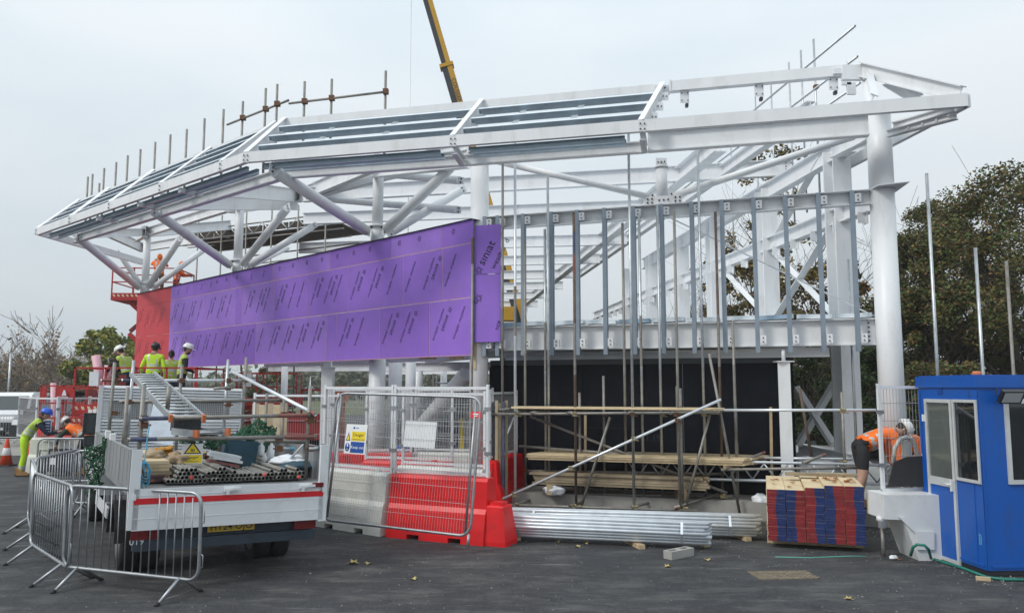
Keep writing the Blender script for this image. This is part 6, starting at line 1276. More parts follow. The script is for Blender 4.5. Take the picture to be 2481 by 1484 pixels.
    if hat:
        m = MB(); m2 = MB(); pr_ = [(.128, .0), (.13, .02), (.122, .06), (.10, .10), (.06, .128), (.02, .136)]; m2.lathe((0, -.005, .03), pr_, 18, 0, None, (.88, 1.12)); m2.box((0, .145, .035), (.19, .075, .012)); m2.box((0, -.005, .155), (.03, .2, .02))
        m.add(m2, HT_); m.build('hard_hat' if not cap else 'cap', [hat], t, local=True)
    if hood: m = MB(); m2 = MB(); m2.ball((0, -.03, .0), (.10, .115, .14), 12); m.add(m2, HT_); m.build('hood', [vest or top], t, local=True)
    if hair or beard:
        m = MB(); m2 = MB()
        if hair: m2.ball((0, -.025, .02), (.083, .088, .115), 12)
        if beard: m2.ball((0, .035, -.075), (.055, .06, .055), 10)
        if ponytail: m2.ball((0, -.13, .03), (.05, .05, .05), 10); m2.ball((0, -.15, -.06), (.035, .035, .09), 10)
        m.add(m2, HT_); m.build('hair', ['hair_dark'], t, local=True)
    for s in 'LR':
        a, b = J['an' + s], J['to' + s]; d = V((b.x - a.x, b.y - a.y, 0)).normalized(); z0 = min(a.z, b.z) - .05; m = MB(); sdv = V((-d.y, d.x, 0)); base = V((a.x, a.y, max(0, z0)))
        pts = [base - d * .085 - sdv * .042, base + d * .19 - sdv * .05, base + d * .21, base + d * .19 + sdv * .05, base - d * .085 + sdv * .042]
        m.slab(pts, .028, (0, 0, 1), 1); up = [p + V((0, 0, .029)) for p in pts]; m.hexa([up[0], up[1], up[3], up[4]], [up[0] + V((0, 0, .13)) + d * .02, up[1] + V((0, 0, .045)) - d * .02, up[3] + V((0, 0, .045)) - d * .02, up[4] + V((0, 0, .13)) + d * .02]); m.hexa([up[0] + V((0, 0, .05)), up[0] + d * .15 + V((0, 0, .05)), up[4] + d * .15 + V((0, 0, .05)), up[4] + V((0, 0, .05))], [up[0] + V((0, 0, .16)), up[0] + d * .13 + V((0, 0, .16)), up[4] + d * .13 + V((0, 0, .16)), up[4] + V((0, 0, .16))]); m.build('boot', [boots, 'rubber'], t, local=True)
    return t
def px(x, Y, z): a = P(x, 900, Y); return V((a.x, Y, z))
LZ = 1.58
person(px(314, 21.0, LZ), R(78), 'worker in white helmet and lime vest leaning over the rail of the red lift', 24, dict(elL=(-.22, .42, 1.18), wrL=(-.15, .56, 1.0), elR=(.22, .4, 1.16), wrR=(.16, .56, 1.0)), None, (18, 0), 'cloth_black', 'hv_lime', beard=True)
person(px(371, 20.9, LZ), R(6), 'worker in dark helmet and bright yellow jacket seen from behind on the red lift', 4, dict(elL=(-.3, -.02, 1.12), wrL=(-.3, .1, .88), elR=(.3, -.04, 1.1), wrR=(.3, .05, .84)), None, (10, 0), 'hv_yellow', 'hv_yellow', 'hv_yellow', hat='helmet_dark')
person(px(440, 20.7, LZ - .03), R(-60), 'worker in white helmet and open lime vest looking down on the red lift', 6, dict(elL=(-.27, .06, 1.12), wrL=(-.1, .28, 1.05), elR=(.27, .06, 1.12), wrR=(.08, .3, 1.03)), None, (14, -10), 'cloth_maroon', 'hv_lime', 'cloth_black', beard=True)
person(px(413, 21.5, LZ - .14), R(20), 'dark haired worker without a helmet in a lime vest behind the bearded one', 6, None, None, (10, 0), 'cloth_black', 'hv_lime', 'hv_lime', hat=None, ponytail=True)
p5 = G(54, 1152); person(p5, R(-66), 'worker in blue helmet and lime trousers leaning on a crowd barrier', 36, dict(elL=(-.24, .55, 1.04), wrL=(-.12, .72, 1.06), elR=(.24, .52, 1.02), wrR=(.12, .72, 1.06)), dict(knL=(-.12, .0, .5), anL=(-.13, -.1, .09), toL=(-.14, .06, .045), knR=(.12, .03, .5), anR=(.13, -.03, .09), toR=(.15, .12, .045)), (2, 0), 'cloth_navy', 'hv_lime', 'cloth_navy', 'hv_yellow', hat='helmet_blue', cuffs=True)
p6 = G(204, 1149); person(p6, R(82), 'worker in white helmet and orange vest bending over a red barrier', 52, dict(elL=(-.24, .52, .98), wrL=(-.2, .66, .74), elR=(.24, .5, .95), wrR=(.2, .66, .72)), dict(knL=(-.12, .1, .5), knR=(.12, .06, .5)), (20, 0), 'cloth_green', 'hv_orange', 'cloth_green', 'cloth_black', drop=.06)
p7 = P(2098, 1226, 12.5); person(V((p7.x, 12.55, .32)), R(-92), 'worker in orange jacket and black shorts bending right over his work on the slab', 64, dict(elL=(-.22, .52, .72), wrL=(-.16, .66, .50), elR=(.22, .5, .68), wrR=(.16, .66, .46)), dict(hipL=(-.10, -.03, .93), knL=(-.12, .05, .5), anL=(-.12, -.03, .09), toL=(-.14, .13, .045), hipR=(.1, -.03, .93), knR=(.12, -.05, .5), anR=(.13, -.22, .09), toR=(.15, -.05, .045)), (30, 0), 'hv_orange', 'hv_orange', 'hv_orange', 'cloth_black', True, bulk=1.28)
person(px(2250, 13.4, .32), R(80), 'worker in beige cap and orange top crouching behind the mesh by the hut', 40, dict(elL=(-.24, .3, .75), wrL=(-.18, .48, .62), elR=(.24, .3, .75), wrR=(.18, .48, .62)), dict(hipL=(-.1, 0, .58), knL=(-.14, .38, .5), hipR=(.1, 0, .58), knR=(.14, .36, .48)), (0, 0), 'hv_orange', 'hv_orange', 'hv_orange', 'cloth_black', hat='cap_beige', cap=True, drop=.33)
person(px(374, 29.6, 5.5), R(20), 'worker in orange hooded jacket on the raised red lift under the canopy', 10, dict(elL=(-.28, .2, 1.35), wrL=(-.2, .4, 1.5), elR=(.28, .2, 1.3), wrR=(.2, .42, 1.45)), None, (0, 0), 'hv_orange', 'hv_orange', 'hv_orange', 'cloth_brown', hat=None, hood=True)
person(px(416, 30.4, 5.35), R(-60), 'second worker in orange on the raised red lift, half hidden by white struts', 16, dict(elL=(-.26, .25, 1.2), wrL=(-.2, .45, 1.2), elR=(.26, .25, 1.2), wrR=(.2, .45, 1.2)), None, (0, 0), 'hv_orange', 'hv_orange', 'hv_orange', 'cloth_maroon', hat=None, hood=True)
# ---------------- lifts, vans, crane
mat('lift_red', (.42, .022, .022), .45, 0, .12, 4, dirt=(.25, .05, .04), dirtamt=.5, dirtscale=4); mat('lift_dark', (.15, .015, .016), .5, 0, .2, 4); mat('hazard_cream', (.6, .5, .36), .6)
def lift(name, label, loc, rz, L_, W_, zf, zb=.75, arms=2, panel=None, panels=(), armx=(0, 0), xa=None):
    t = thing(name, label, 'scissor lift', loc, rz)
    def b(n, m, mt, par=None): return m.build(n, mt, par or t, local=True)
    m = MB(); m.box((0, 0, .48), (L_ * .92, W_ * .8, .42)); m.box((0, 0, .72), (L_ * .98, W_ * .9, .06)); b('chassis', m, ['lift_red'])
    for x in (-L_ * .36, L_ * .36):
        for y in (-W_ * .44, W_ * .44):
            m = MB(); m.lathe((x, y, .3), [(.12, -.1), (.28, -.1), (.3, -.06), (.3, .06), (.28, .1), (.12, .1)], 20, 0, Matrix.Rotation(R(90), 3, 'X')); b('wheel', m, ['rubber'])
    n = arms; z0 = .78; h = (zf - .12 - z0) / n; xa = xa or L_ * .42
    for i in range(n):
        for y in (-W_ * .32, W_ * .32):
            for s in (1, -1): m = MB(); yy = y + .045 * s; m.bar((-xa * s + armx[0], yy, z0 + i * h + .04), (xa * s + armx[1], yy, z0 + (i + 1) * h - .04), .06, .13, V((0, 1, 0))) if False else m.bar((-xa * s + armx[0], yy, z0 + i * h + .04), (xa * s + armx[1], yy, z0 + (i + 1) * h - .04), .07, .14); b('scissor_arm', m, ['lift_dark' if s > 0 else 'lift_red'])
    m = MB(); m.box((0, 0, zf - .05), (L_, W_, .1)); 
    pl = b('platform', m, ['lift_red'])
    for s in (-1, 1):
        m = MB(); m.box((0, s * (W_ / 2 - .01), zf + .08), (L_, .025, .18)); tb_ = b('toe_board', m, ['lift_red'], pl)
        m = MB()
        for i in range(int(L_ / .16)):
            x = -L_ / 2 + .1 + i * .16; y = s * (W_ / 2 + .004); m.slab([(x, y, zf + .03), (x + .07, y, zf + .03), (x + .03, y, zf + .12), (x - .04, y, zf + .12)], .002, (0, s, 0))
        b('hazard_marks', m, ['hazard_cream'], pl)
        for z in (.58, 1.1): m = MB(); m.bar((-L_ / 2, s * (W_ / 2 - .02), zf + z), (L_ / 2, s * (W_ / 2 - .02), zf + z), .04, .04); b('rail', m, ['lift_red'])
        k = max(3, int(L_ / .7))
        for i in range(k + 1): m = MB(); x = -L_ / 2 + .02 + (L_ - .04) * i / k; m.bar((x, s * (W_ / 2 - .02), zf), (x, s * (W_ / 2 - .02), zf + 1.12), .04, .04, V((0, 1, 0))); b('rail_post', m, ['lift_red'])
    for s in (-1, 1):
        for z in (.58, 1.1): m = MB(); m.bar((s * (L_ / 2 - .02), -W_ / 2 + .04, zf + z), (s * (L_ / 2 - .02), W_ / 2 - .04, zf + z), .04, .04); b('rail', m, ['lift_red'])
    for (x, z, w_, h_, mt) in panels: m = MB(); m.box((x, -W_ / 2 - .03, zf + z), (w_, .03, h_)); b('side_panel', m, [mt])
    return t
lc = px((222 + 518) / 2, 21.2, 0); lw_ = (518 - 222) / 1900 * 20.4
lift('scissor_lift', 'red scissor lift carrying four workers in front of the purple boards', V((lc.x, 21.2, 0)), 0, lw_, 1.9, LZ, arms=2, panels=((-lw_ * .33, .82, .24, .36, 'plastic_white'), (-lw_ * .1, .75, .2, .34, 'lift_dark')))
l2 = px(364, 29.6, 0); lift('scissor_lift', 'red scissor lift raised high at the left end of the canopy', V((l2.x, 29.6, 0)), R(4), 2.35, 1.9, 5.45, arms=4, armx=(0, 0), xa=.58)
l3 = px(214, 24.5, 0); l3t = lift('scissor_lift', 'lowered red scissor lift with a white triangle emblem behind the bending worker', V((l3.x, 24.5, 0)), 0, 2.1, 1.4, 1.12, arms=1, panels=((-.28, .88, .55, .38, 'lift_red'), (.55, .85, .3, .3, 'lift_dark'), (-.9, .8, .14, .5, 'lift_red')))
m = MB(); y = -.75 - .048
m.slab([(-.33, y, 1.93), (-.19, y, 1.93), (-.2, y, 1.98), (-.24, y, 2.1), (-.28, y, 2.1), (-.32, y, 1.98)], .002, (0, -1, 0)); 
for i in range(8): m.box((-.36 + i * .03, y, 1.885), (.02, .004, .035))
m.build('emblem', ['plastic_white'], l3t, local=True)
lift('scissor_lift', 'red lift seen behind the truck rack below the purple boards', px(655, 30, 0), R(8), 2.2, 1.4, 1.6, arms=2, panels=((-.7, .85, .3, .5, 'plastic_white'),))
# control box, pink rolls
mat('pink_film', (.72, .42, .47), .5, 0, .1, 5)
def roll(a, b, r, label): m = MB(); m.pipe(a, b, r, .02, 16); m.tube(a, b, r * .6, 10); solo('membrane_roll', m, ['pink_film'], label, 'roll', a, 'rolls of pink membrane')
roll(P(248, 955, 21.9), P(232, 861, 21.9), .115, 'tall pink roll leaning inside the left end of the manned red lift'); roll(P(256, 958, 21.5), P(262, 884, 21.5), .09, 'shorter pink roll beside the tall one in the manned red lift'); a = P(137, 952, 27); roll(V((a.x + .05, 27, .0)), P(129, 927, 27), .09, 'pink roll standing by the dark van')
m = MB(); a = P(455, 935, 20.3); m.box((0, 0, 0), (.1, .1, .1))
# pale pallets on the lift
for i, (x0, x1, mt) in enumerate(((455, 478, 'concrete'), (485, 515, 'pink_film'))):
    a = px((x0 + x1) / 2, 21.7, LZ); m = MB(); m.box(a + V((0, 0, .2)), ((x1 - x0) / 1900 * 21.7, .5, .4)); solo('insulation_pack', m, [mt], ['grey insulation pack on the manned red lift', 'pink insulation pack at the end of the manned red lift'][i], 'insulation pack', a)
# vans
mat('van_white', (.75, .76, .77), .3, 0, .03, coat=.3); mat('van_dark', (.022, .025, .03), .35, .1, .05, coat=.25); mat('head_lamp', (.6, .62, .64), .15, .2, .05)
def van(label, mt, loc, rz, rackb=False):
    t = thing('van', label, 'van', loc, rz)
    def b(n, m, mm, par=None): return m.build(n, mm, par or t, local=True)
    W_ = 1.9; prof = [(0, .35), (0, .85), (.12, 1.02), (.75, 1.16), (1.5, 1.82), (1.9, 1.94), (4.6, 1.94), (4.75, 1.8), (4.8, .35)]
    m = MB(); n = len(prof); ins = lambda z: .0 if z < 1.2 else (z - 1.2) * .16
    k = len(m.v); m.v += [V((-W_ / 2 + ins(z), y, z)) for y, z in prof] + [V((W_ / 2 - ins(z), y, z)) for y, z in prof]
    m.face(range(k + n - 1, k - 1, -1)); m.face(range(k + n, k + 2 * n))
    for i in range(n): j = (i + 1) % n; m.face((k + i, k + j, k + n + j, k + n + i))
    body = b('body', m, [mt])
    m = MB(); m.slab([(-W_ / 2 + .13, .80, 1.215), (W_ / 2 - .13, .80, 1.215), (W_ / 2 - .2, 1.45, 1.785), (-W_ / 2 + .2, 1.45, 1.785)], .012, (0, -.66, .75)); b('windscreen', m, ['glass_dark'])
    m = MB(); m.box((0, -.012, .62), (W_ * .62, .03, .2)); m.box((0, -.03, .42), (W_ * .98, .07, .18)); b('front_bumper', m, ['black_plastic'])
    for s in (-1, 1):
        m = MB(); m.box((s * .72, .03, .86), (.3, .1, .2), Matrix.Rotation(R(-18), 3, 'X')); b('headlight', m, ['head_lamp'])
        m = MB(); m.box((s * 1.06, .95, 1.22), (.2, .1, .26)); b('mirror', m, ['black_plastic'])
        m = MB(); m.slab([(s * .955, 1.0, 1.2), (s * .955, 2.1, 1.2), (s * .87, 2.1, 1.75), (s * .87, 1.6, 1.75)], .01, (s, 0, .15)); b('side_window', m, ['glass_dark'])
        for y in (.85, 3.9): m = MB(); m.lathe((s * .82, y, .33), [(.1, -.1), (.3, -.1), (.33, -.06), (.33, .06), (.3, .1), (.1, .1)], 22, 0, Matrix.Rotation(R(90), 3, 'Y')); b('wheel', m, ['rubber'])
    m = MB(); m.box((0, -.068, .45), (.5, .01, .11)); b('number_plate', m, ['plastic_white'])
    if rackb:
        m = MB(); m.box((0, 3.0, 2.05), (1.5, 3.2, .05)); 
        for y in (1.7, 3.0, 4.3): m.box((0, y, 2.0), (1.6, .05, .1))
        b('roof_rack', m, ['cloth_brown'])
    else: m = MB(); m.box((-.1, 1.0, 1.32), (.2, .05, .1)); b('parking_paper', m, ['sign_white'])
    return t
van('white van parked beyond the far crowd barrier at the edge of the photo', 'van_white', px(2, 33, 0), R(18)); van('dark grey van with a brown roof rack parked beside the white van', 'van_dark', px(90, 29.6, 0), R(-6), True)
barrier(px(-12, 30.3, 0), px(-12, 30.3, 0) + V((BLEN, 0, 0)), 'far crowd barrier in front of the white van'); barrier(px(-12, 30.3, 0) + V((BLEN + .05, 0, 0)), px(-12, 30.3, 0) + V((2 * BLEN, .25, 0)), 'far crowd barrier in front of the dark van')
# enclosure behind the leaning worker
e1_ = px(52, 22.5, 0); e2_ = px(95, 20.4, 0); e3_ = px(146, 20.0, 0); e4_ = px(222, 20.6, 0); e5_ = px(262, 20.6, 0)
for a, b, lb in ((e1_, e2_, 'white mesh panel running back beside the dark van'), (e2_, e3_, 'white mesh panel with a blue notice behind the leaning worker'), (e3_, e4_, 'white mesh panel in front of the lowered red lift'), (e4_, e4_ + V((1.9, -.2, 0)), 'white mesh panel beyond the truck mirror')): mesh_panel(a, b, .82, 1.92, lb, GT, dv=.07, dh=.3, rad=.004)
wb(px(92, 20.4, 0), px(92, 20.4, 0) + V((WBL, -.1, 0)), False, 'white water barrier between the leaning and the bending worker'); wb(px(135, 20.9, 0), px(135, 20.9, 0) + V((WBL * .99, .1, 0)), True, 'red water barrier that the worker in orange bends over'); wb(px(246, 20.6, 0), px(246, 20.6, 0) + V((WBL, .1, 0)), False, 'white water barrier behind the truck mirror'); wb(px(88, 25.5, 0), px(88, 25.5, 0) + V((WBL, -.2, 0)), True, 'red water barrier behind the leaning worker'); wb(px(24, 24.5, 0), px(24, 24.5, 0) + V((1.4, -.9, 0)), True, 'red water barrier behind the cone') if False else None
a = P(115, 1034, 20.1); m = MB(); m.box(a, (.2, .01, .42)); m.box(a + V((0, -.007, -.01)), (.16, .004, .34), mi=1)
for i in range(4): m.box(a + V((0, -.0105, .1 - i * .07)), (.11, .003, .025), mi=0)
solo('notice', m, ['sign_white', 'sign_blue'], 'blue and white notice hung on the mesh behind the leaning worker', 'sign', a)
for i, (x, y) in enumerate(((218, 1001), (230, 1000), (244, 1001))): a = P(x, y, 20.2); m = MB(); m.box(a, (.1 + .02 * (i % 2), .008, .2)); solo('paper_notice', m, ['sign_white'], ['left', 'middle', 'right'][i] + ' one of three white papers hung on the mesh by the lowered lift', 'sign', a)
a = P(226, 1022, 20.2); m = MB(); m.box(a, (.28, .01, .16)); solo('warning_plate', m, ['bag_yellow'], 'ochre plate hung on the mesh beside the truck mirror', 'sign', a)
# clutter near the workers: generator and saw
m = MB(); a = G(132, 1150); m.box(a + V((0, 0, .3)), (.5, .4, .4)); m.path([a + V((-.28, -.2, .05)), a + V((-.28, -.2, .62)), a + V((.28, -.2, .62)), a + V((.28, -.2, .05))], .018); m.path([a + V((-.28, .2, .05)), a + V((-.28, .2, .62)), a + V((.28, .2, .62)), a + V((.28, .2, .05))], .018); m.box(a + V((.05, -.21, .36)), (.14, .01, .16), mi=1); solo('generator', m, ['chassis', 'plastic_white'], 'dark portable generator on the asphalt beside the leaning worker', 'generator', a)
m = MB(); a = G(165, 1150); m.box(a + V((0, 0, .25)), (.55, .35, .3)); m.box(a + V((0, 0, .46)), (.4, .3, .1)); m.tube(a + V((-.2, 0, .5)), a + V((.2, 0, .62)), .02); solo('plate_machine', m, ['cloth_navy'], 'dark blue machine on the asphalt in front of the red barrier', 'machine', a)
# red and orange plant behind the truck
def machine(name, label, cat, loc, parts):
    t = thing(name, label, cat, loc)
    for n, mt, bx in parts:
        m = MB()
        for c, s in bx: m.box(c, s)
        m.build(n, [mt], t, local=True)
    return t
machine('dumper', 'red site dumper behind the right end of the truck', 'dumper', px(748, 23, 0), [('skip', 'lift_red', [((0, 0, .95), (1.3, .9, .5)), ((0, -.2, 1.3), (1.1, .5, .25))]), ('engine_cover', 'lift_dark', [((0, 1.2, .9), (1.0, 1.2, .7))]), ('roll_bar', 'lift_red', [((-.45, 1.0, 1.6), (.06, .06, 1.0)), ((.45, 1.0, 1.6), (.06, .06, 1.0)), ((0, 1.0, 2.1), (.96, .06, .06))]), ('wheel', 'rubber', [((-.55, .2, .4), (.3, .75, .75))]), ('wheel', 'rubber', [((.55, .2, .4), (.3, .75, .75))])])
machine('boom_lift', 'orange boom lift with a box shaped head behind the mesh panels', 'boom lift', px(826, 24, 0), [('mast', 'orange_cap', [((0, 0, 1.1), (.26, .26, 1.3))]), ('head_box', 'orange_cap', [((0, 0, 1.98), (.44, .35, .5))]), ('chassis', 'lift_red', [((0, 0, .5), (1.6, 1.0, .5))]), ('wheel', 'rubber', [((-.6, -.5, .3), (.6, .25, .6))]), ('wheel', 'rubber', [((.6, -.5, .3), (.6, .25, .6))])])
# small access tower and stacked goods beyond the enclosure
t = thing('access_tower', 'small thin tubed access tower between the white columns', 'access tower', px(1078, 21, 0)); x0 = px(1050, 21, 0).x; x1 = px(1108, 21, 0).x
for x in (x0, x1):
    for y in (21, 22): m = MB(); m.tube((x, y, 0), (x, y, 2.55), .025, 8); m.build('upright', ['tube_old'], t)
for z in (.5, 1.0, 1.5, 2.0, 2.3):
    for y in (21, 22): m = MB(); m.tube((x0, y, z), (x1, y, z), .02, 8); m.build('cross_tube', ['tube_galv'], t)
m = MB(); m.tube((x0, 21, 1.0), (x1, 21, 2.0), .018, 8); m.build('diagonal', ['tube_old'], t)
machine('pump_unit', 'blue and black pump unit with pipes on the slab behind the mesh', 'pump', px(1085, 18.6, 0), [('casing', 'cloth_navy', [((0, 0, .85), (.8, .5, 1.5))]), ('cap_block', 'chassis', [((0, 0, 1.45), (.5, .4, .3))]), ('pipework', 'tube_galv', [((-.4, 0, .8), (.05, .05, 1.5)), ((.4, 0, .9), (.05, .05, 1.7)), ((0, -.3, 1.1), (.9, .05, .05))])])
for i, (x, Y, mt, h) in enumerate(((990, 19, 'sign_blue', .8), (1120, 17.8, 'sign_yellow', 1.5))): a = px(x, Y, 0); m = MB(); m.lathe(a, [(.16 if i else .28, 0), (.16 if i else .28, h), (.1, h + .02)], 16) if i == 0 else m.box(a + V((0, 0, h / 2)), (.1, .06, h)); solo(['drum', 'level_staff'][i], m, [mt], ['blue drum standing behind the white second row barrier', 'tall yellow staff standing beside the round column'][i], ['drum', 'staff'][i], a)
a = px(700, 26, 0); m = MB(); m.box(a + V((0, 0, .35)), (2.2, 1.0, .5)); m.box(a + V((0, 0, .05)), (2.3, 1.1, .1)); solo('pallet_load', m, ['pale_concrete'], 'pale load on a pallet beyond the tan boards', 'pallet load', a)
# mobile crane far behind
mat('crane_yellow', (.50, .27, .01), .45, 0, .08, 3); mat('crane_black', (.025, .026, .03), .45, 0, .15, 3)
YC = 52.0; cb, ct = P(1266, 790, YC), P(1018, -60, YC); cr_t = thing('mobile_crane', 'yellow and black telescopic mobile crane far behind the stand', 'crane', V((cb.x, YC, 0)))
bd = (ct - cb).normalized(); sdv = V((bd.z, 0, -bd.x)); jn = P(1083, 161, YC); u1 = (jn - cb).length
def boom(a, b, w_, name): 
    m = MB(); m.bar(a, b, w_, w_ * .9, V((0, -1, 0))); o = m.build(name, ['crane_black'], cr_t)
    m = MB(); s_ = w_ * .5; q = V((0, -w_ * .453, 0)); e = sdv * (w_ * .28)
    m.slab([a + q + sdv * w_ * .02, b + q + sdv * w_ * .02, b + q + sdv * w_ * .5, a + q + sdv * w_ * .5], .02, (0, -1, 0)); m.slab([a + sdv * w_ * .501 + V((0, -w_ * .45, 0)), b + sdv * w_ * .501 + V((0, -w_ * .45, 0)), b + sdv * w_ * .501 + V((0, w_ * .45, 0)), a + sdv * w_ * .501 + V((0, w_ * .45, 0))], .02, sdv); m.build('yellow_side', ['crane_yellow'], cr_t)
boom(cb, cb + bd * u1, .72, 'boom_section'); boom(cb + bd * u1, ct, .6, 'boom_section')
m = MB(); c = cb + bd * u1; m.bar(c - bd * .12, c + bd * .12, .95, .8, V((0, -1, 0))); m.build('boom_collar', ['crane_yellow'], cr_t)
m = MB(); o = P(1092, 196, YC); m.text('COUSSENS', o + V((.0, -.36, 0)) + sdv * .06, -bd, sdv, .42, 0, nrm=V((0, -1, 0)), lift=.03); m.build('lettering', ['crane_black'], cr_t)
rp_ = P(998, -130, YC); m = MB(); m.tube(rp_, V((rp_.x, YC, 2.5)), .035, 6); m.build('hoist_rope', ['fence_white'], cr_t)
m = MB(); m.bar(ct, rp_ + V((.2, 0, .3)), .5, .5, V((0, -1, 0))); m.build('boom_head', ['crane_black'], cr_t)
hx_ = P(1248, 757, YC); m = MB(); m.box(hx_ + V((-.5, .1, -.1)), (.9, 1.4, .9)); m.box(V((hx_.x - .3, YC, 5.2)), (.8, 1.2, 2.4)); m.build('turret', ['crane_yellow'], cr_t)
m = MB(); m.box(V((hx_.x - 1, YC, 1.4)), (11, 2.6, 1.2)); m.box(V((hx_.x, YC, 3.0)), (2.0, 2.2, 2.2)); m.build('carrier', ['crane_black'], cr_t)
for i in range(5): m = MB(); m.lathe(V((hx_.x - 5.2 + i * 2.1, YC - 1.2, .6)), [(.2, -.2), (.6, -.2), (.6, .2), (.2, .2)], 18, 0, Matrix.Rotation(R(90), 3, 'X')); m.build('wheel', ['rubber'], cr_t)
# street lamps and fence posts far away
for i, (x, yt, Y) in enumerate(((26, 855, 48), (752, 912, 80), (1395 / 1, 900, 90))):
    if i == 2: continue
    t = P(x, yt, Y); m = MB(); m.tube((t.x, Y, 0), t, .07, 8, r2=.05); m.tube(t, t + V((.5, 0, .05)), .03, 6); m.box(t + V((.6, 0, .05)), (.35, .14, .06)); solo('lamp_post', m, ['tube_galv'], ['grey lamp post by the bare trees beyond the vans', 'slender lamp post in the mist seen below the purple boards'][i], 'lamp post', (t.x, Y, 0))
# ---------------- trees
mat('bark', (.075, .06, .045), .9, 0, .3, 6, bump=.5); mat('bark_hazed', (.24, .20, .17), .9, 0, .25, 6, bump=.5)  # the paler bark has distance haze put into its colour
leafmat('leaf_hedge', [(.065, .10, .024), (.10, .115, .03), (.045, .075, .02), (.15, .135, .035), (.085, .07, .026), (.08, .13, .03), (.22, .15, .04), (.07, .055, .024), (.065, .11, .026), (.14, .09, .035), (.17, .10, .03), (.10, .075, .03)])
leafmat('leaf_autumn', [(.13, .10, .02), (.09, .085, .02), (.20, .13, .025), (.16, .07, .02), (.06, .07, .02), (.24, .17, .04)])
leafmat('leaf_green', [(.14, .19, .04), (.20, .24, .05), (.30, .28, .06), (.10, .15, .04), (.38, .32, .07), (.17, .2, .045)])
leafmat('leaf_brown', [(.22, .13, .06), (.28, .18, .08), (.17, .12, .07), (.22, .19, .10), (.30, .15, .06)])
leafmat('leaf_hazed', [(.12, .15, .09), (.15, .17, .10), (.10, .13, .08), (.18, .18, .11), (.17, .15, .10)])  # washed-out leaves: haze over the far trees painted into the colours
leafmat('leaf_ivy', [(.022, .05, .012), (.035, .07, .016), (.05, .085, .02), (.028, .04, .012), (.06, .06, .02)])
def tree(name, label, base, h, r, seed, nleaf, leaf, bark='bark', ls=.14, trunk_r=.16, trunk_h=.3, spread=1.0, twigs=4, clumps=None, group=None, squash=1.0, limbs=9, bare=.0, hang=0.0, minr=.006):
    q = random.Random(seed); base = V(base); t = thing(name, label, 'tree', base, group=group)
    m = MB(); tips = []
    def grow(p, d, L_, rad, lvl):
        pts = [p]; rs = [rad]; n = 4
        for i in range(n):
            d = (d + V((q.uniform(-.22, .22), q.uniform(-.22, .22), q.uniform(-.05, .14)))).normalized(); p = p + d * L_ / n; pts.append(p); rs.append(max(minr, rad * (1 - .75 * (i + 1) / n)))
            if lvl > 0 and i > 0:
                for _ in range(2 if lvl > 1 else twigs // 2):
                    a = q.uniform(0, 6.28); e = (d * q.uniform(.5, .9) + V((math.cos(a), math.sin(a), q.uniform(-.1, .55))) * q.uniform(.6, 1.0) * spread).normalized(); grow(p, e, L_ * q.uniform(.45, .7), rs[-1] * .62, lvl - 1)
        m.path(pts, 0, 5 if lvl < 2 else 7, 0, rs=rs)
        if lvl <= 1: tips.extend([(pts[-1], lvl), (pts[2], lvl)])
    tp_ = base + V((q.uniform(-.2, .2), q.uniform(-.2, .2), h * trunk_h)); m.path([base, base.lerp(tp_, .5) + V((q.uniform(-.1, .1), 0, 0)), tp_], 0, 9, rs=[trunk_r * 1.25, trunk_r, trunk_r * .85])
    for i in range(limbs):
        a = i * 2.4 + q.uniform(-.4, .4); up = q.uniform(.35, 1.5); e = V((math.cos(a), math.sin(a), up)).normalized(); st = base.lerp(tp_, q.uniform(.65, 1.0)); grow(st, e, h * (1 - trunk_h) * q.uniform(.5, .75), trunk_r * .5, 2)
    grow(tp_, V((0, 0, 1)), h * (1 - trunk_h) * .8, trunk_r * .75, 2)
    m.build('trunk', [bark], t)
    # scale tips into the crown envelope
    m = MB(); c = base + V((0, 0, h * (trunk_h + (1 - trunk_h) * .45)))
    cl = []
    if clumps: cl = [(base + V(k[:3]), k[3]) for k in clumps]
    else:
        zs = [p for p, l in tips if p.z < base.z + h * 1.05]
        for p in q.sample(zs, min(len(zs), 220)): cl.append((p, q.uniform(.35, .8) * r * .28))
    tot = sum(k[1] ** 2 for k in cl)
    for cp, cr_ in cl:
        n = max(2, int(nleaf * cr_ ** 2 / tot))
        if q.random() < bare: continue
        for _ in range(n):
            d = V((q.gauss(0, 1), q.gauss(0, 1), q.gauss(0, .8))).normalized() * cr_ * (q.random() ** .45); p = cp + d
            if p.z < base.z + .2: continue
            s = ls * q.uniform(.6, 1.4); a = V((q.gauss(0, 1), q.gauss(0, 1), q.gauss(0, .6))).normalized(); b = a.cross(V((q.gauss(0, 1), q.gauss(0, 1), q.gauss(0, 1)))).normalized(); k = len(m.v)
            m.v += [p - a * s * .5, p + b * s * .3, p + a * s * .5 + V((0, 0, -hang * s)), p - b * s * .3]; m.face((k, k + 1, k + 2, k + 3))
    if m.v: m.build('crown', [leaf], t)
    return t
def big(name, label, x, Y, ytop, wpx, seed, leaf, nleaf, nc=60, group=None, ls=.15, low=.2, flat=.9, bark='bark', bare=0):
    b = px(x, Y, 0); h = P(x, ytop, Y).z; r = wpx / 2 / 1900 * Y; q = random.Random(seed); cl = []
    for i in range(nc):
        z = h * q.uniform(low, .97); tz = (z / h - low) / (1 - low); ww = r * (1 - .75 * max(0, tz - .45) ** 1.3 / .55) * (.55 + .45 * min(1, tz / .25) if low > .25 else 1)
        a = q.uniform(0, 6.28); rr = ww * q.random() ** .5; cl.append((math.cos(a) * rr, math.sin(a) * rr * flat, z - q.uniform(0, .1), q.uniform(.3, .75) * max(.5, r * .28)))
    return tree(name, label, b, h * .78, r, seed, nleaf, leaf, bark, ls, .2, .25, 1, 4, cl, group, bare=bare)
HG = 'dense trees behind the hut'
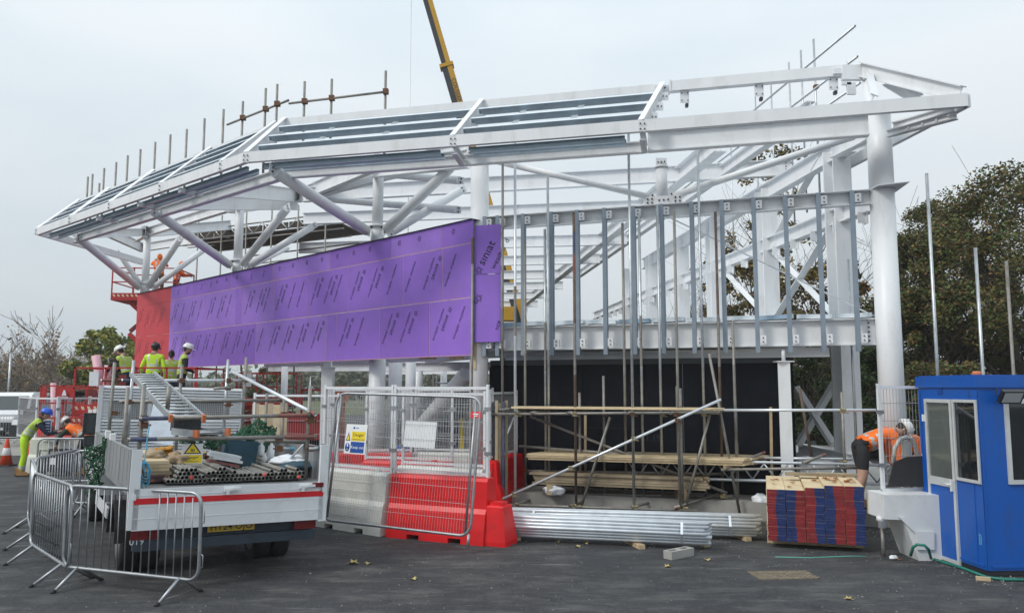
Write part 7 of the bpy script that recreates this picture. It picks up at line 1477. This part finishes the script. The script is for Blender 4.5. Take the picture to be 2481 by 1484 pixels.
big('tree', 'dense dark tree at the edge of the photo, tallest behind the blue hut', 2490, 26, 405, 560, 11, 'leaf_hedge', 72000, 170, HG, .105, .04)
big('tree', 'dense dark tree closest to the big round column, behind the blue hut', 2240, 27, 560, 320, 12, 'leaf_hedge', 62000, 150, HG, .105, .03)
big('tree', 'dark bushy tree in the dip between the two darkest behind the hut', 2325, 29, 462, 330, 13, 'leaf_hedge', 64000, 160, HG, .105, .03)
big('shrub', 'low dark ivy covered bank seen through the tall white frame', 1990, 27, 845, 220, 14, 'leaf_ivy', 22000, 90, None, .10, .02)
big('shrub', 'low dark hedge behind the big round column', 2120, 25, 830, 200, 15, 'leaf_ivy', 22000, 90, None, .10, .02)
big('shrub', 'low dark hedge below the dense trees beside the hut', 2290, 23.5, 880, 260, 19, 'leaf_hedge', 24000, 90, None, .10, .02)
big('tree', 'half bare autumn tree behind the studs of the right bay', 1800, 36, 600, 300, 16, 'leaf_autumn', 14000, 90, 'half bare trees behind the frame', .2, .1, .9, 'bark', .2)
big('tree', 'half bare autumn tree rising above the frame beside the grey column', 1890, 40, 330, 260, 17, 'leaf_autumn', 6500, 90, 'half bare trees behind the frame', .2, .25, .9, 'bark', .25)
big('tree', 'half bare autumn tree seen between the grey column and the round column', 2060, 34, 600, 170, 18, 'leaf_autumn', 7000, 60, 'half bare trees behind the frame', .18, .05, .9, 'bark', .2)
big('tree', 'wide half bare tree low behind the right hand studs', 1960, 33, 640, 320, 25, 'leaf_autumn', 12000, 110, 'half bare trees behind the frame', .17, .06, .9, 'bark', .15)
big('tree', 'slim half bare tree at the left of those behind the frame', 1690, 44, 640, 140, 20, 'leaf_autumn', 3000, 50, 'half bare trees behind the frame', .2, .15, .9, 'bark', .3)
big('tree', 'yellowing green tree left of the red end panel', 270, 50, 796, 210, 21, 'leaf_green', 9000, 90, None, .3, .12)
tree('tree', 'tall bare tree beyond the dark van', px(140, 62, 0), 6.6, 2.6, 22, 900, 'leaf_brown', 'bark_hazed', .25, .13, .28, .7, 6, None, 'bare trees beyond the vans', limbs=9, minr=.018)
tree('tree', 'bare brown tree at the edge of the photo above the white van', px(20, 66, 0), 5.2, 2.4, 23, 500, 'leaf_brown', 'bark_hazed', .3, .12, .28, .8, 6, None, 'bare trees beyond the vans', limbs=9, minr=.018)
tree('tree', 'small bare tree between the tall bare tree and the lamp post', px(75, 70, 0), 5.0, 2.4, 24, 700, 'leaf_brown', 'bark_hazed', .3, .11, .25, .8, 6, None, 'bare trees beyond the vans', limbs=9, minr=.018)
for i, (x, Y, yt, w_, sd_, lf) in enumerate(((-20, 78, 880, 160, 31, 'leaf_brown'), (60, 82, 890, 150, 32, 'leaf_hazed'), (120, 80, 890, 150, 33, 'leaf_brown'), (190, 84, 885, 140, 34, 'leaf_green'))):
    big('tree', ['brown tree low behind the white van', 'misty green tree low behind the lamp post', 'brown tree low behind the tall bare tree', 'green tree low beside the lowered red lift'][i], x, Y, yt, w_, sd_, lf, 3000, 40, 'low trees beyond the vans', .45, .02)
big('tree', 'dark yellow green tree seen below the purple boards beside the red lift', 650, 62, 888, 120, 36, 'leaf_hedge', 4000, 50, None, .3, .02)
for i, (x, Y, yt, w_, sd_) in enumerate(((740, 125, 905, 120, 41), (800, 140, 902, 120, 42), (860, 130, 898, 110, 43), (930, 145, 903, 140, 44), (1000, 150, 906, 140, 45), (1070, 135, 898, 130, 46), (1130, 145, 904, 120, 47))):
    big('tree', ['left end', 'second from left', 'dark and rounded', 'fourth', 'fifth', 'widest, behind the access tower', 'right end'][i] + ' of the misty trees far below the purple boards', x, Y, yt, w_, sd_, 'leaf_hazed', 2600, 40, 'misty far trees', .7, .02)
m = MB(); q = random.Random(77)
for i in range(9000):
    x = q.uniform(-190, 120); y = 165 + q.uniform(0, 25); z = abs(q.gauss(0, 1)) * 2.2 + 1.2 * math.sin(x * .11) + .5; s = .9 * q.uniform(.6, 1.5); p = V((x, y, max(.2, z + 1))); a = V((q.gauss(0, 1), q.gauss(0, .5), q.gauss(0, 1))).normalized(); b = a.cross(V((q.gauss(0, 1), q.gauss(0, 1), q.gauss(0, 1)))).normalized(); k = len(m.v); m.v += [p - a * s, p + b * s * .6, p + a * s, p - b * s * .6]; m.face((k, k + 1, k + 2, k + 3))
o = m.build('treeline', ['leaf_hazed'], None, (0, 165, 0)); tag(o, 'misty line of far off trees along the horizon', 'treeline', kind='stuff')
m = MB()
for i in range(40): x = -70 + i * 1.4; m.tube((x, 58, 0), (x, 58, 2.4), .04, 5)
for i in range(3): m.tube((-70, 58, .4 + i * .9), (-15, 58, .4 + i * .9), .015, 4)
tag(m.build('paling_fence', ['lift_dark' if False else 'chassis'], None, (-40, 58, 0)), 'dark slender railing fence in front of the far bare trees', 'fence')
# ---------------- thin autumn mist
hm = bpy.data.materials.new('mist'); hm.use_nodes = True; t_ = hm.node_tree; t_.nodes.clear(); o_ = t_.nodes.new('ShaderNodeOutputMaterial'); v_ = t_.nodes.new('ShaderNodeVolumePrincipled')
v_.inputs['Color'].default_value = (.93, .95, .97, 1); v_.inputs['Density'].default_value = .0008; t_.links.new(v_.outputs[0], o_.inputs['Volume']); MATS['mist'] = hm
m = MB(); m.box((0, 100, 9.0), (700, 420, 20)); tag(m.build('haze', ['mist']), kind='stuff')
